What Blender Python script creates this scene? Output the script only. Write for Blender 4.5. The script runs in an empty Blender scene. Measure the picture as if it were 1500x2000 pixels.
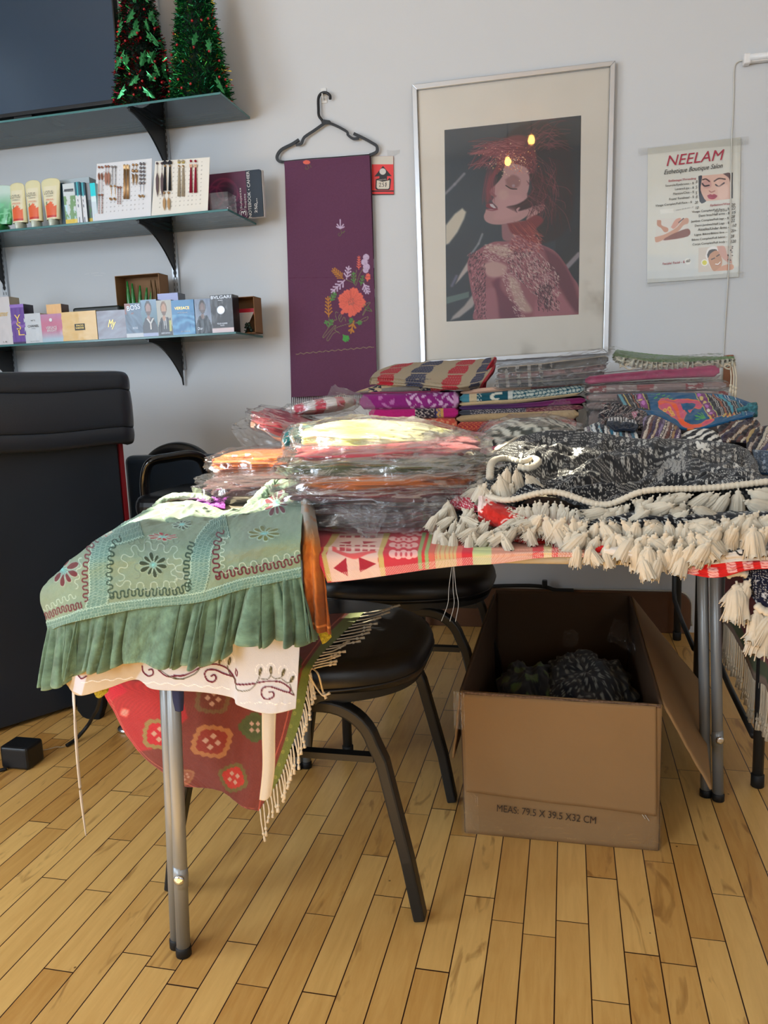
import bpy, math, random
import numpy as np
from mathutils import Vector, Matrix
rnd = random.Random(7)
NR = np.random.default_rng(5)
SC = bpy.context.scene
COL = SC.collection
# ------------------------------------------------------------ camera
FPX, CX, CY, HC = 1531.4, 750.0, 1000.0, 0.957
YAW, PIT, ROL = 0.23196, 0.15714, 0.03707
W = 3.04                                   # the back wall stands at Y = W
_f = np.array([-math.sin(YAW)*math.cos(PIT), math.cos(YAW)*math.cos(PIT), -math.sin(PIT)])
_r = np.array([math.cos(YAW), math.sin(YAW), 0.0]); _d = np.cross(_f, _r)
RM = np.array([math.cos(ROL)*_r+math.sin(ROL)*_d, -math.sin(ROL)*_r+math.cos(ROL)*_d, _f])
CAMP = np.array([0, 0, HC])
cam = bpy.data.objects.new('camera', bpy.data.cameras.new('camera')); COL.objects.link(cam); SC.camera = cam
cam.data.sensor_fit = 'VERTICAL'; cam.data.sensor_height = 24.0; cam.data.lens = 24.0*FPX/2000.0
cam.data.clip_start = 0.05
cam.matrix_world = Matrix([[RM[0][i], -RM[1][i], -RM[2][i], CAMP[i]] for i in range(3)]+[[0, 0, 0, 1]])
def ray(x, y): return (x-CX)/FPX*RM[0]+(y-CY)/FPX*RM[1]+RM[2]
def S(x, y, Y=W):                          # the point of the plane Y = const seen at pixel x, y
    d = ray(x, y); return CAMP+d*(Y/d[1])
def SZ(x, y, z=0.0):                       # the point of the level plane at height z seen at pixel x, y
    d = ray(x, y); return CAMP+d*((z-HC)/d[2])
def proj(P):
    v = (np.asarray(P, float)-CAMP)@RM.T
    return CX+FPX*v[..., 0]/v[..., 2], CY+FPX*v[..., 1]/v[..., 2]
# ------------------------------------------------------------ view, world, sun, daylight
vs = SC.view_settings; vs.view_transform = 'Standard'; vs.look = 'None'; vs.gamma = 1.0; vs.use_curve_mapping = False
vs.exposure = 0.12
SC.display_settings.display_device = 'sRGB'
wd = bpy.data.worlds.new('world'); SC.world = wd; wd.use_nodes = True
wd.node_tree.nodes['Background'].inputs[0].default_value = (0.75, 0.87, 1.0, 1)
wd.node_tree.nodes['Background'].inputs[1].default_value = 1.6
def lamp(name, kind, loc, tgt, energy, color, **k):
    L = bpy.data.lights.new(name, kind); L.energy = energy; L.color = color
    for a, b in k.items(): setattr(L, a, b)
    o = bpy.data.objects.new(name, L); COL.objects.link(o); o.location = loc
    o.rotation_euler = (Vector(tgt)-Vector(loc)).to_track_quat('-Z', 'Y').to_euler()
    return o
SUNV = np.array([0.835, 0.06, -0.545])      # the way the sun's rays travel
lamp('sun', 'SUN', (0, 0, 3), tuple(np.array([0, 0, 3])+SUNV), 21.0, (1.0, 0.91, 0.70), angle=0.012)
# daylight through the shop window behind the camera and the glass door on the left
lamp('window_daylight', 'AREA', (-2.37, -2.72, 1.95), (-1.0, 1.6, 1.3), 72.0, (0.78, 0.89, 1.0), shape='RECTANGLE', size=1.4, size_y=1.7)
lamp('window_daylight', 'AREA', (1.4, -2.72, 1.95), (0.3, 2.5, 1.5), 14.0, (1.0, 0.96, 0.91), shape='RECTANGLE', size=1.5, size_y=1.7)
lamp('door_daylight', 'AREA', (-3.16, 0.0, 1.45), (0, 0.9, 1.0), 44.0, (0.74, 0.87, 1.0), shape='RECTANGLE', size=1.5, size_y=1.5)
SC.cycles.max_bounces = 10; SC.cycles.transparent_max_bounces = 24; SC.cycles.sample_clamp_indirect = 6.0
SC.cycles.caustics_reflective = False; SC.cycles.caustics_refractive = False
SC.cycles.use_denoising = True
# ------------------------------------------------------------ helpers
def lin(c):
    c = np.asarray(c, float)
    if c.max() > 1.0: c = c/255.0
    return np.where(c <= 0.04045, c/12.92, ((c+0.055)/1.055)**2.4)
ORG = {}
def link(name, me, mat=None, parent=None):
    o = bpy.data.objects.new(name, me); COL.objects.link(o)
    if mat is not None: me.materials.append(mat)
    if parent is not None: o.parent = parent
    return o
def tag(o, label=None, cat=None, group=None, kind=None):
    for k, v in (('label', label), ('category', cat), ('group', group), ('kind', kind)):
        if v: o[k] = v
    return o
def thing(name, loc, label, cat, group=None):
    o = bpy.data.objects.new(name, None); COL.objects.link(o); o.location = loc; o.empty_display_size = .05
    ORG[o.name] = np.array(loc, float)
    return tag(o, label, cat, group)
def org_of(parent):
    if parent is None: return None
    p = parent
    while p.parent: p = p.parent
    return ORG.get(p.name, np.zeros(3))
def mk(name, V, Fc, mat, parent=None, col=None, smooth=False, uv=None):
    """world-space vertices; top-level meshes get their origin at the middle of their base"""
    V = np.asarray(V, float).reshape(-1, 3)
    og = org_of(parent)
    if og is None:
        og = np.array([(V[:, 0].min()+V[:, 0].max())/2, (V[:, 1].min()+V[:, 1].max())/2, V[:, 2].min()])
    me = bpy.data.meshes.new(name)
    if isinstance(Fc, np.ndarray):
        n = len(Fc); me.vertices.add(len(V)); me.vertices.foreach_set('co', (V-og).ravel())
        me.loops.add(n*4); me.loops.foreach_set('vertex_index', Fc.ravel().astype(np.int32))
        me.polygons.add(n); me.polygons.foreach_set('loop_start', np.arange(0, n*4, 4, dtype=np.int32))
        me.update(calc_edges=True)
    else:
        me.from_pydata([tuple(v) for v in (V-og)], [], [tuple(int(i) for i in f) for f in Fc])
    if smooth: me.shade_smooth()
    if col is not None:
        C = np.ones((len(V), 4), np.float32); C[:, :3] = lin(np.clip(np.asarray(col).reshape(-1, 3), 0, 1)*0.999999)
        a = me.color_attributes.new('Col', 'FLOAT_COLOR', 'POINT'); a.data.foreach_set('color', C.ravel())
    o = link(name, me, mat, parent)
    if parent is None: o.location = tuple(og); ORG[o.name] = og
    return o
class MB:                                   # collects shapes, becomes one mesh
    def __init__(s): s.v = []; s.f = []; s.n = 0
    def add(s, V, Fc):
        V = np.asarray(V, float).reshape(-1, 3)
        s.v.append(V); s.f += [tuple(int(i)+s.n for i in f) for f in Fc]; s.n += len(V); return s
    def box(s, x0, x1, y0, y1, z0, z1, M=None):
        V = np.array([(x, y, z) for z in (z0, z1) for y in (y0, y1) for x in (x0, x1)], float)
        if M is not None: V = M(V)
        return s.add(V, [(0, 2, 3, 1), (4, 5, 7, 6), (0, 1, 5, 4), (2, 6, 7, 3), (0, 4, 6, 2), (1, 3, 7, 5)])
    def rbox(s, x0, x1, y0, y1, z0, z1, r=.01, n=3, axis=2):
        """box with rounded vertical corners plus a small chamfer top and bottom"""
        lo = [x0, y0, z0]; hi = [x1, y1, z1]
        a, b = [i for i in range(3) if i != axis]
        pts = []
        for cx, cy, a0 in ((hi[a]-r, hi[b]-r, 0), (lo[a]+r, hi[b]-r, 90), (lo[a]+r, lo[b]+r, 180), (hi[a]-r, lo[b]+r, 270)):
            for k in range(n+1):
                t = math.radians(a0+90*k/n); pts.append((cx, cy, math.cos(t), math.sin(t)))
        c = min(r*.5, (hi[axis]-lo[axis])*.25); rings = []
        for h, rr in ((lo[axis], r-c), (lo[axis]+c, r), (hi[axis]-c, r), (hi[axis], r-c)):
            ring = []
            for cx, cy, ca, sa in pts:
                p = [0, 0, 0]; p[a] = cx+rr*ca; p[b] = cy+rr*sa; p[axis] = h; ring.append(p)
            rings.append(ring)
        m = len(pts); V = [p for R_ in rings for p in R_]; Fc = []
        for i in range(3):
            for j in range(m): Fc.append((i*m+j, i*m+(j+1) % m, (i+1)*m+(j+1) % m, (i+1)*m+j))
        Fc.append(tuple(range(m))[::-1]); Fc.append(tuple(3*m+j for j in range(m)))
        return s.add(V, Fc)
    def tube(s, P, r, n=10, cap=True, flat=None):
        P = np.asarray(P, float); m = len(P)
        r = np.full(m, float(r)) if np.isscalar(r) else np.asarray(r, float)
        T = np.gradient(P, axis=0); T /= np.linalg.norm(T, axis=1)[:, None]+1e-12
        u = np.cross(T[0], (0, 0, 1) if abs(T[0][2]) < .9 else (1, 0, 0)); u /= np.linalg.norm(u); V = []
        for i in range(m):
            u = u-T[i]*np.dot(u, T[i]); u /= np.linalg.norm(u); w = np.cross(T[i], u)
            for k in range(n):
                a = 2*math.pi*k/n
                V.append(P[i]+r[i]*(math.cos(a)*u+(flat or 1)*math.sin(a)*w))
        Fc = [(i*n+k, i*n+(k+1) % n, (i+1)*n+(k+1) % n, (i+1)*n+k) for i in range(m-1) for k in range(n)]
        if cap: Fc += [tuple(range(n))[::-1], tuple((m-1)*n+k for k in range(n))]
        return s.add(V, Fc)
    def bar(s, P, w, h, up=(0, 0, 1)):      # rectangular section swept along P; w across, h along up
        P = np.asarray(P, float); T = np.gradient(P, axis=0); T /= np.linalg.norm(T, axis=1)[:, None]; V = []
        for p, t in zip(P, T):
            a = np.cross(t, up); a /= np.linalg.norm(a)+1e-9; b = np.cross(a, t)
            for i, j in ((-1, -1), (1, -1), (1, 1), (-1, 1)): V.append(p+a*i*w/2+b*j*h/2)
        m = len(P); Fc = [(i*4+k, i*4+(k+1) % 4, (i+1)*4+(k+1) % 4, (i+1)*4+k) for i in range(m-1) for k in range(4)]
        return s.add(V, Fc+[(3, 2, 1, 0), tuple((m-1)*4+k for k in range(4))])
    def lathe(s, c, prof, n=20, axis=(0, 0, 1), sx=1., sy=1.):
        ax = np.array(axis, float); ax /= np.linalg.norm(ax)
        u = np.cross(ax, (1, 0, 0) if abs(ax[0]) < .9 else (0, 1, 0)); u /= np.linalg.norm(u); w = np.cross(ax, u); V = []
        for r, h in prof:
            for k in range(n):
                a = 2*math.pi*k/n; V.append(np.array(c)+ax*h+r*(math.cos(a)*u*sx+math.sin(a)*w*sy))
        m = len(prof); Fc = [(i*n+k, i*n+(k+1) % n, (i+1)*n+(k+1) % n, (i+1)*n+k) for i in range(m-1) for k in range(n)]
        return s.add(V, Fc+[tuple(range(n))[::-1], tuple((m-1)*n+k for k in range(n))])
    def prism(s, poly, d):                  # poly: list of 3D points, extruded by vector d
        P = np.asarray(poly, float); n = len(P); V = np.vstack([P, P+np.asarray(d, float)])
        return s.add(V, [tuple(range(n)), tuple(range(2*n-1, n-1, -1))]+[(i, i+n, (i+1) % n+n, (i+1) % n) for i in range(n)])
    def mesh(s, name, mat, parent=None, smooth=False, bevel=0, seg=2, sub=0, label=None, fix=True, col=None):
        o = mk(name, np.vstack(s.v), s.f, mat, parent, smooth=smooth, col=col)
        if fix:
            import bmesh
            b = bmesh.new(); b.from_mesh(o.data); bmesh.ops.recalc_face_normals(b, faces=b.faces); b.to_mesh(o.data); b.free()
        if bevel:
            m = o.modifiers.new('b', 'BEVEL'); m.width = bevel; m.segments = seg; m.limit_method = 'ANGLE'; m.angle_limit = .6
        if sub:
            m = o.modifiers.new('s', 'SUBSURF'); m.levels = m.render_levels = sub
        if label: o['label'] = label
        return o
def gridF(m, n, wrapu=False, wrapv=False, mask=None):
    mi = m if wrapu else m-1; ni = n if wrapv else n-1
    I, J = np.meshgrid(np.arange(mi), np.arange(ni), indexing='ij')
    a = I*n+J; b = I*n+(J+1) % n; c = ((I+1) % m)*n+(J+1) % n; d = ((I+1) % m)*n+J
    Fq = np.stack([a, d, c, b], -1)
    if mask is not None: Fq = Fq[mask[:mi, :ni]]
    return Fq.reshape(-1, 4)
def sheet(name, P, mat, parent=None, col=None, thick=0.0, wrapu=False, wrapv=False, mask=None, smooth=True, off=0.0, label=None):
    m, n = P.shape[:2]
    if mask is not None:
        keep = gridF(m, n, wrapu, wrapv, mask); used = np.unique(keep); re = np.full(m*n, -1); re[used] = np.arange(len(used))
        o = mk(name, P.reshape(-1, 3)[used], re[keep], mat, parent, col=None if col is None else np.asarray(col).reshape(-1, 3)[used], smooth=smooth)
    else:
        o = mk(name, P, gridF(m, n, wrapu, wrapv), mat, parent, col=col, smooth=smooth)
    if thick:
        s = o.modifiers.new('t', 'SOLIDIFY'); s.thickness = thick; s.offset = off
    if label: o['label'] = label
    return o
def interp1(A, t):                          # Catmull-Rom along axis 0 of A at parameters t in 0..1
    A = np.asarray(A, float); n = len(A)
    x = np.clip(np.asarray(t), 0, 1)*(n-1); i = np.minimum(x.astype(int), n-2); f = (x-i).reshape((-1,)+(1,)*(A.ndim-1))
    E_ = np.concatenate([2*A[:1]-A[1:2], A, 2*A[-1:]-A[-2:-1]])
    p0, p1, p2, p3 = E_[i], E_[i+1], E_[i+2], E_[i+3]
    return .5*((2*p1)+(-p0+p2)*f+(2*p0-5*p1+4*p2-p3)*f*f+(-p0+3*p1-3*p2+p3)*f**3)
def surf(ctrl, m, n):                       # control points (a,b,3) -> smooth (m,n,3)
    A = interp1(np.asarray(ctrl, float), np.linspace(0, 1, m))
    return np.swapaxes(interp1(np.swapaxes(A, 0, 1), np.linspace(0, 1, n)), 0, 1)
def gcoords(m, n): return np.meshgrid(np.linspace(0, 1, m), np.linspace(0, 1, n), indexing='ij')
def normals(P):
    a = np.gradient(P, axis=0); b = np.gradient(P, axis=1); N_ = np.cross(a, b)
    return N_/(np.linalg.norm(N_, axis=-1, keepdims=True)+1e-12)
def vnoise(x, y, seed=0):                   # smooth value noise, -1..1
    x = np.asarray(x, float); y = np.asarray(y, float)
    xi = np.floor(x).astype(np.int64); yi = np.floor(y).astype(np.int64); fx = x-xi; fy = y-yi
    fx = fx*fx*(3-2*fx); fy = fy*fy*(3-2*fy)
    def h(a, b):
        v = (a*374761393+b*668265263+seed*974634777) & 0x7fffffff; v = ((v ^ (v >> 13))*1274126177) & 0x7fffffff
        return ((v ^ (v >> 16)) & 0xffff)/32767.5-1
    return (h(xi, yi)*(1-fx)+h(xi+1, yi)*fx)*(1-fy)+(h(xi, yi+1)*(1-fx)+h(xi+1, yi+1)*fx)*fy
def fbm(x, y, seed=0, o=4):
    s = 0; a = 1.
    for k in range(o): s = s+a*vnoise(x*2**k, y*2**k, seed+k*13); a *= .5
    return s/1.9
def ridge(x, y, seed=0, o=3):
    s = 0; a = 1.
    for k in range(o): s = s+a*(1-np.abs(vnoise(x*2**k, y*2**k, seed+k*17))*2); a *= .5
    return s/1.75
# ------------------------------------------------------------ drawing patterns, measured in the photograph's frame
def smooth(P, n=8):
    P = np.asarray(P, float); k = (len(P)-1)*n+1
    return interp1(P, np.linspace(0, 1, k))
class Cv:
    def __init__(s, x0, y0, x1, y1, sc, bg):
        s.x0, s.y0, s.sc = x0, y0, sc; s.w = int((x1-x0)*sc)+2; s.h = int((y1-y0)*sc)+2
        s.a = np.empty((s.h, s.w, 3)); s.a[:] = np.array(bg)/255.; s.hgt = np.zeros((s.h, s.w))
        s.Y, s.X = np.mgrid[0:s.h, 0:s.w]; s.X = s.X/sc+x0; s.Y = s.Y/sc+y0
    def _put(s, sl, m, c, al, h):
        m = (m*al)
        s.a[sl] = s.a[sl]*(1-m[..., None])+m[..., None]*(np.array(c)/255.)
        if h: s.hgt[sl] = np.maximum(s.hgt[sl], m*h) if h > 0 else np.minimum(s.hgt[sl], m*h)
    def win(s, xa, ya, xb, yb):
        i0 = max(0, int((ya-s.y0)*s.sc)-1); i1 = min(s.h, int((yb-s.y0)*s.sc)+2)
        j0 = max(0, int((xa-s.x0)*s.sc)-1); j1 = min(s.w, int((xb-s.x0)*s.sc)+2)
        return (slice(i0, i1), slice(j0, j1)) if i1 > i0 and j1 > j0 else None
    def poly(s, P, c, al=1., soft=0., h=0, mod=None):
        P = np.asarray(P, float); f = soft+1/s.sc
        sl = s.win(P[:, 0].min()-f, P[:, 1].min()-f, P[:, 0].max()+f, P[:, 1].max()+f)
        if sl is None: return s
        X, Y = s.X[sl], s.Y[sl]; ins = np.zeros(X.shape, bool); D = np.full(X.shape, 1e9)
        for (xa, ya), (xb, yb) in zip(P, np.roll(P, -1, 0)):
            if ya != yb:
                t = (ya > Y) != (yb > Y); ins ^= t & (X < (xb-xa)*(Y-ya)/(yb-ya)+xa)
            dx, dy = xb-xa, yb-ya; q = dx*dx+dy*dy+1e-9
            u = np.clip(((X-xa)*dx+(Y-ya)*dy)/q, 0, 1); D = np.minimum(D, np.hypot(X-xa-u*dx, Y-ya-u*dy))
        sd = np.where(ins, D, -D); m = np.clip(sd/f+.5, 0, 1)
        if mod is not None: m = m*mod(X, Y)
        s._put(sl, m, c, al, h); return s
    def line(s, P, w, c, al=1., soft=0., h=0, mod=None, taper=None):
        P = np.asarray(P, float); f = soft+1/s.sc
        for k, ((xa, ya), (xb, yb)) in enumerate(zip(P[:-1], P[1:])):
            ww = w if taper is None else w*(taper[0]+(taper[1]-taper[0])*k/max(1, len(P)-2)); g = ww/2+f
            sl = s.win(min(xa, xb)-g, min(ya, yb)-g, max(xa, xb)+g, max(ya, yb)+g)
            if sl is None: continue
            X, Y = s.X[sl], s.Y[sl]; dx, dy = xb-xa, yb-ya; q = dx*dx+dy*dy+1e-9
            u = np.clip(((X-xa)*dx+(Y-ya)*dy)/q, 0, 1); d = np.hypot(X-xa-u*dx, Y-ya-u*dy)
            m = np.clip((ww/2-d)/f+.5, 0, 1)
            if mod is not None: m = m*mod(X, Y)
            s._put(sl, m, c, al, h)
        return s
    def dot(s, x, y, r, c, al=1., soft=0., ry=None, ang=0., h=0):
        ry = ry or r; g = max(r, ry)+soft+1/s.sc; sl = s.win(x-g, y-g, x+g, y+g)
        if sl is None: return s
        X, Y = s.X[sl]-x, s.Y[sl]-y; ca, sa = math.cos(ang), math.sin(ang); U = X*ca+Y*sa; V = -X*sa+Y*ca
        d = np.sqrt((U/r)**2+(V/ry)**2); m = np.clip((1-d)*min(r, ry)/(soft+1/s.sc)+.5, 0, 1); s._put(sl, m, c, al, h); return s
    def rect(s, xa, ya, xb, yb, c, al=1., soft=0., h=0): return s.poly([(xa, ya), (xb, ya), (xb, yb), (xa, yb)], c, al, soft, h)
    def samp(s, X, Y, A=None):
        A = s.a if A is None else A
        u = np.clip((X-s.x0)*s.sc, 0, s.w-1.001); v = np.clip((Y-s.y0)*s.sc, 0, s.h-1.001)
        j = u.astype(int); i = v.astype(int); fu = u-j; fv = v-i
        if A.ndim == 3: fu = fu[..., None]; fv = fv[..., None]
        return (A[i, j]*(1-fu)+A[i, j+1]*fu)*(1-fv)+(A[i+1, j]*(1-fu)+A[i+1, j+1]*fu)*fv
def mixc(a, b, t): t = np.asarray(t)[..., None]; return np.asarray(a)*(1-t)+np.asarray(b)*t
def C3(c, shp): return np.broadcast_to(np.array(c)/255., shp+(3,)).copy()
# ------------------------------------------------------------ materials
MATS = {}
def nm(name):
    m = bpy.data.materials.new(name); m.use_nodes = True; nt = m.node_tree
    for n in list(nt.nodes):
        if n.type != 'OUTPUT_MATERIAL' and n.type != 'BSDF_PRINCIPLED': nt.nodes.remove(n)
    return m, nt, nt.nodes['Principled BSDF']
def N(nt, t, **k):
    n = nt.nodes.new(t)
    for a, b in k.items():
        if a.startswith('i_'): n.inputs[int(a[2:])].default_value = b
        else: setattr(n, a, b)
    return n
def lc(c): return tuple(lin(np.array(c)/255.))+(1,)
def pm(name, c, rough=.5, metal=0., spec=.5, coat=0., bump=0., bscale=200., var=0., vscale=8., sheen=0., emit=None, es=1., vc=False, trans=0., ior=1.45, weave=0.):
    if name in MATS: return MATS[name]
    m, nt, b = nm(name); L = nt.links.new
    b.inputs['Roughness'].default_value = rough; b.inputs['Metallic'].default_value = metal
    b.inputs['Specular IOR Level'].default_value = spec; b.inputs['Coat Weight'].default_value = coat; b.inputs['Coat Roughness'].default_value = .08
    b.inputs['Transmission Weight'].default_value = trans; b.inputs['IOR'].default_value = ior
    if sheen: b.inputs['Sheen Weight'].default_value = sheen
    if emit: b.inputs['Emission Color'].default_value = lc(emit); b.inputs['Emission Strength'].default_value = es
    tc = N(nt, 'ShaderNodeTexCoord')
    if vc:
        src = N(nt, 'ShaderNodeVertexColor', layer_name='Col').outputs[0]
    else:
        src = N(nt, 'ShaderNodeRGB'); src.outputs[0].default_value = lc(c); src = src.outputs[0]
    nz = N(nt, 'ShaderNodeTexNoise'); nz.inputs['Scale'].default_value = vscale; nz.inputs['Detail'].default_value = 4; L(tc.outputs['Object'], nz.inputs['Vector'])
    mr = N(nt, 'ShaderNodeMapRange'); mr.inputs[1].default_value = .3; mr.inputs[2].default_value = .7
    mr.inputs[3].default_value = 1-max(var, .02); mr.inputs[4].default_value = 1+max(var, .02); L(nz.outputs[0], mr.inputs[0])
    mx = N(nt, 'ShaderNodeMix', data_type='RGBA', blend_type='MULTIPLY'); mx.inputs[0].default_value = 1
    L(src, mx.inputs[6]); L(mr.outputs[0], mx.inputs[7]); L(mx.outputs[2], b.inputs['Base Color'])
    if bump:
        if weave:
            a_ = N(nt, 'ShaderNodeTexWave', wave_type='BANDS', bands_direction='DIAGONAL'); a_.inputs['Scale'].default_value = weave; L(tc.outputs['Object'], a_.inputs['Vector'])
            h = a_.outputs['Fac']; n2 = N(nt, 'ShaderNodeTexNoise'); n2.inputs['Scale'].default_value = bscale; L(tc.outputs['Object'], n2.inputs['Vector'])
            ad = N(nt, 'ShaderNodeMath', operation='ADD'); L(h, ad.inputs[0]); L(n2.outputs[0], ad.inputs[1]); h = ad.outputs[0]
        else:
            n2 = N(nt, 'ShaderNodeTexNoise'); n2.inputs['Scale'].default_value = bscale; n2.inputs['Detail'].default_value = 5; L(tc.outputs['Object'], n2.inputs['Vector']); h = n2.outputs[0]
        bp = N(nt, 'ShaderNodeBump'); bp.inputs['Strength'].default_value = bump; bp.inputs['Distance'].default_value = .002
        L(h, bp.inputs['Height']); L(bp.outputs[0], b.inputs['Normal'])
    MATS[name] = m; return m
def film(name, tint=(255, 255, 255), haze=.12, rough=.12, bscale=30., bstr=.9, base=.05, milk=(235, 238, 240)):
    """thin clear plastic: mostly see-through, crumpled gloss, a little milkiness"""
    if name in MATS: return MATS[name]
    m, nt, b = nm(name); L = nt.links.new; nt.nodes.remove(b); out = [n for n in nt.nodes if n.type == 'OUTPUT_MATERIAL'][0]
    tc = N(nt, 'ShaderNodeTexCoord')
    n1 = N(nt, 'ShaderNodeTexNoise'); n1.inputs['Scale'].default_value = bscale; n1.inputs['Detail'].default_value = 6; n1.inputs['Distortion'].default_value = 1.2; L(tc.outputs['Object'], n1.inputs['Vector'])
    bp = N(nt, 'ShaderNodeBump'); bp.inputs['Strength'].default_value = bstr; bp.inputs['Distance'].default_value = .01; L(n1.outputs[0], bp.inputs['Height'])
    tr = N(nt, 'ShaderNodeBsdfTransparent'); tr.inputs[0].default_value = lc(tint)
    gl = N(nt, 'ShaderNodeBsdfGlossy'); gl.inputs['Roughness'].default_value = rough; L(bp.outputs[0], gl.inputs['Normal'])
    df = N(nt, 'ShaderNodeBsdfDiffuse'); df.inputs[0].default_value = lc(milk); L(bp.outputs[0], df.inputs['Normal'])
    tl = N(nt, 'ShaderNodeBsdfTranslucent'); tl.inputs[0].default_value = lc(milk)
    m0 = N(nt, 'ShaderNodeMixShader'); m0.inputs[0].default_value = .4; L(df.outputs[0], m0.inputs[1]); L(tl.outputs[0], m0.inputs[2])
    m1 = N(nt, 'ShaderNodeMixShader'); m1.inputs[0].default_value = haze; L(tr.outputs[0], m1.inputs[1]); L(m0.outputs[0], m1.inputs[2])
    fr = N(nt, 'ShaderNodeFresnel'); fr.inputs[0].default_value = 1.5; L(bp.outputs[0], fr.inputs['Normal'])
    ad = N(nt, 'ShaderNodeMath', operation='MULTIPLY_ADD', use_clamp=True); ad.inputs[1].default_value = .42; ad.inputs[2].default_value = base-.02; L(fr.outputs[0], ad.inputs[0])
    m2 = N(nt, 'ShaderNodeMixShader'); L(ad.outputs[0], m2.inputs[0]); L(m1.outputs[0], m2.inputs[1]); L(gl.outputs[0], m2.inputs[2])
    L(m2.outputs[0], out.inputs[0]); MATS[name] = m; return m
FAB = pm('printed_cloth', (255, 255, 255), rough=.92, spec=.2, sheen=.15, bump=.35, bscale=900., vc=True)
WOV = pm('woven_cloth', (255, 255, 255), rough=.95, spec=.15, sheen=.15, bump=.5, bscale=500., vc=True, weave=260.)
PRINT = pm('printed_paper', (255, 255, 255), rough=.45, spec=.4, vc=True)
GLOSSP = pm('wrapped_carton', (255, 255, 255), rough=.35, spec=.5, coat=.35, bump=.12, bscale=60., vc=True)
BLK = pm('black_metal', (22, 23, 25), rough=.38, spec=.5, var=.1)
CHROME = pm('chrome', (225, 228, 232), rough=.12, metal=1.)
# lettering: laid flat against a surface, fitted to a width and a height
TXT = []
def txt(name, s, P, w, h, mat, parent, face='y', roll=0., bold=0., shear=0., th=.0002, label=None, yaw=0.):
    """P is the left end of the base line, world space"""
    cu = bpy.data.curves.new(name, 'FONT'); cu.body = s; cu.size = 1.; cu.extrude = 0; cu.offset = 0 if 'M' in s else bold*.3; cu.shear = shear; cu.resolution_u = 3
    cu.materials.append(mat)
    o = bpy.data.objects.new(name, cu); COL.objects.link(o)
    og = org_of(parent); o.parent = parent
    R_ = Matrix.Rotation(yaw, 3, 'Z') @ Matrix.Rotation(roll, 3, 'Y') @ Matrix.Rotation(math.radians(90), 3, 'X')
    o.location = tuple(np.array(P)-(og if og is not None else 0)); o.rotation_euler = R_.to_euler()
    if label: o['label'] = label
    TXT.append((o, w, h)); return o
def fit_texts():
    bpy.context.view_layer.update()
    for o, w, h in TXT:
        d = o.dimensions; o.scale = (w/max(d.x, 1e-4), h/max(d.y, 1e-4), 1)
def copy_tree(o, parent=None):
    c = o.copy(); COL.objects.link(c)
    if parent is not None: c.parent = parent
    for ch in list(o.children): copy_tree(ch, c)
    return c
# ============================================================ the room
def m_wall():
    m, nt, b = nm('wall_paint'); L = nt.links.new; b.inputs['Roughness'].default_value = .55; b.inputs['Specular IOR Level'].default_value = .35
    tc = N(nt, 'ShaderNodeTexCoord'); n = N(nt, 'ShaderNodeTexNoise'); n.inputs['Scale'].default_value = 1.3; n.inputs['Detail'].default_value = 3; L(tc.outputs['Object'], n.inputs[0])
    r = N(nt, 'ShaderNodeValToRGB'); r.color_ramp.elements[0].color = lc((200, 204, 208)); r.color_ramp.elements[1].color = lc((211, 213, 215)); L(n.outputs[0], r.inputs[0]); L(r.outputs[0], b.inputs['Base Color'])
    n2 = N(nt, 'ShaderNodeTexNoise'); n2.inputs['Scale'].default_value = 140; n2.inputs['Detail'].default_value = 4; L(tc.outputs['Object'], n2.inputs[0])
    n3 = N(nt, 'ShaderNodeTexNoise'); n3.inputs['Scale'].default_value = 5; L(tc.outputs['Object'], n3.inputs[0])
    ad = N(nt, 'ShaderNodeMath', operation='MULTIPLY_ADD'); ad.inputs[1].default_value = 6.; L(n3.outputs[0], ad.inputs[0]); L(n2.outputs[0], ad.inputs[2])
    bp = N(nt, 'ShaderNodeBump'); bp.inputs['Strength'].default_value = .12; bp.inputs['Distance'].default_value = .002; L(ad.outputs[0], bp.inputs['Height']); L(bp.outputs[0], b.inputs['Normal'])
    return m
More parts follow.
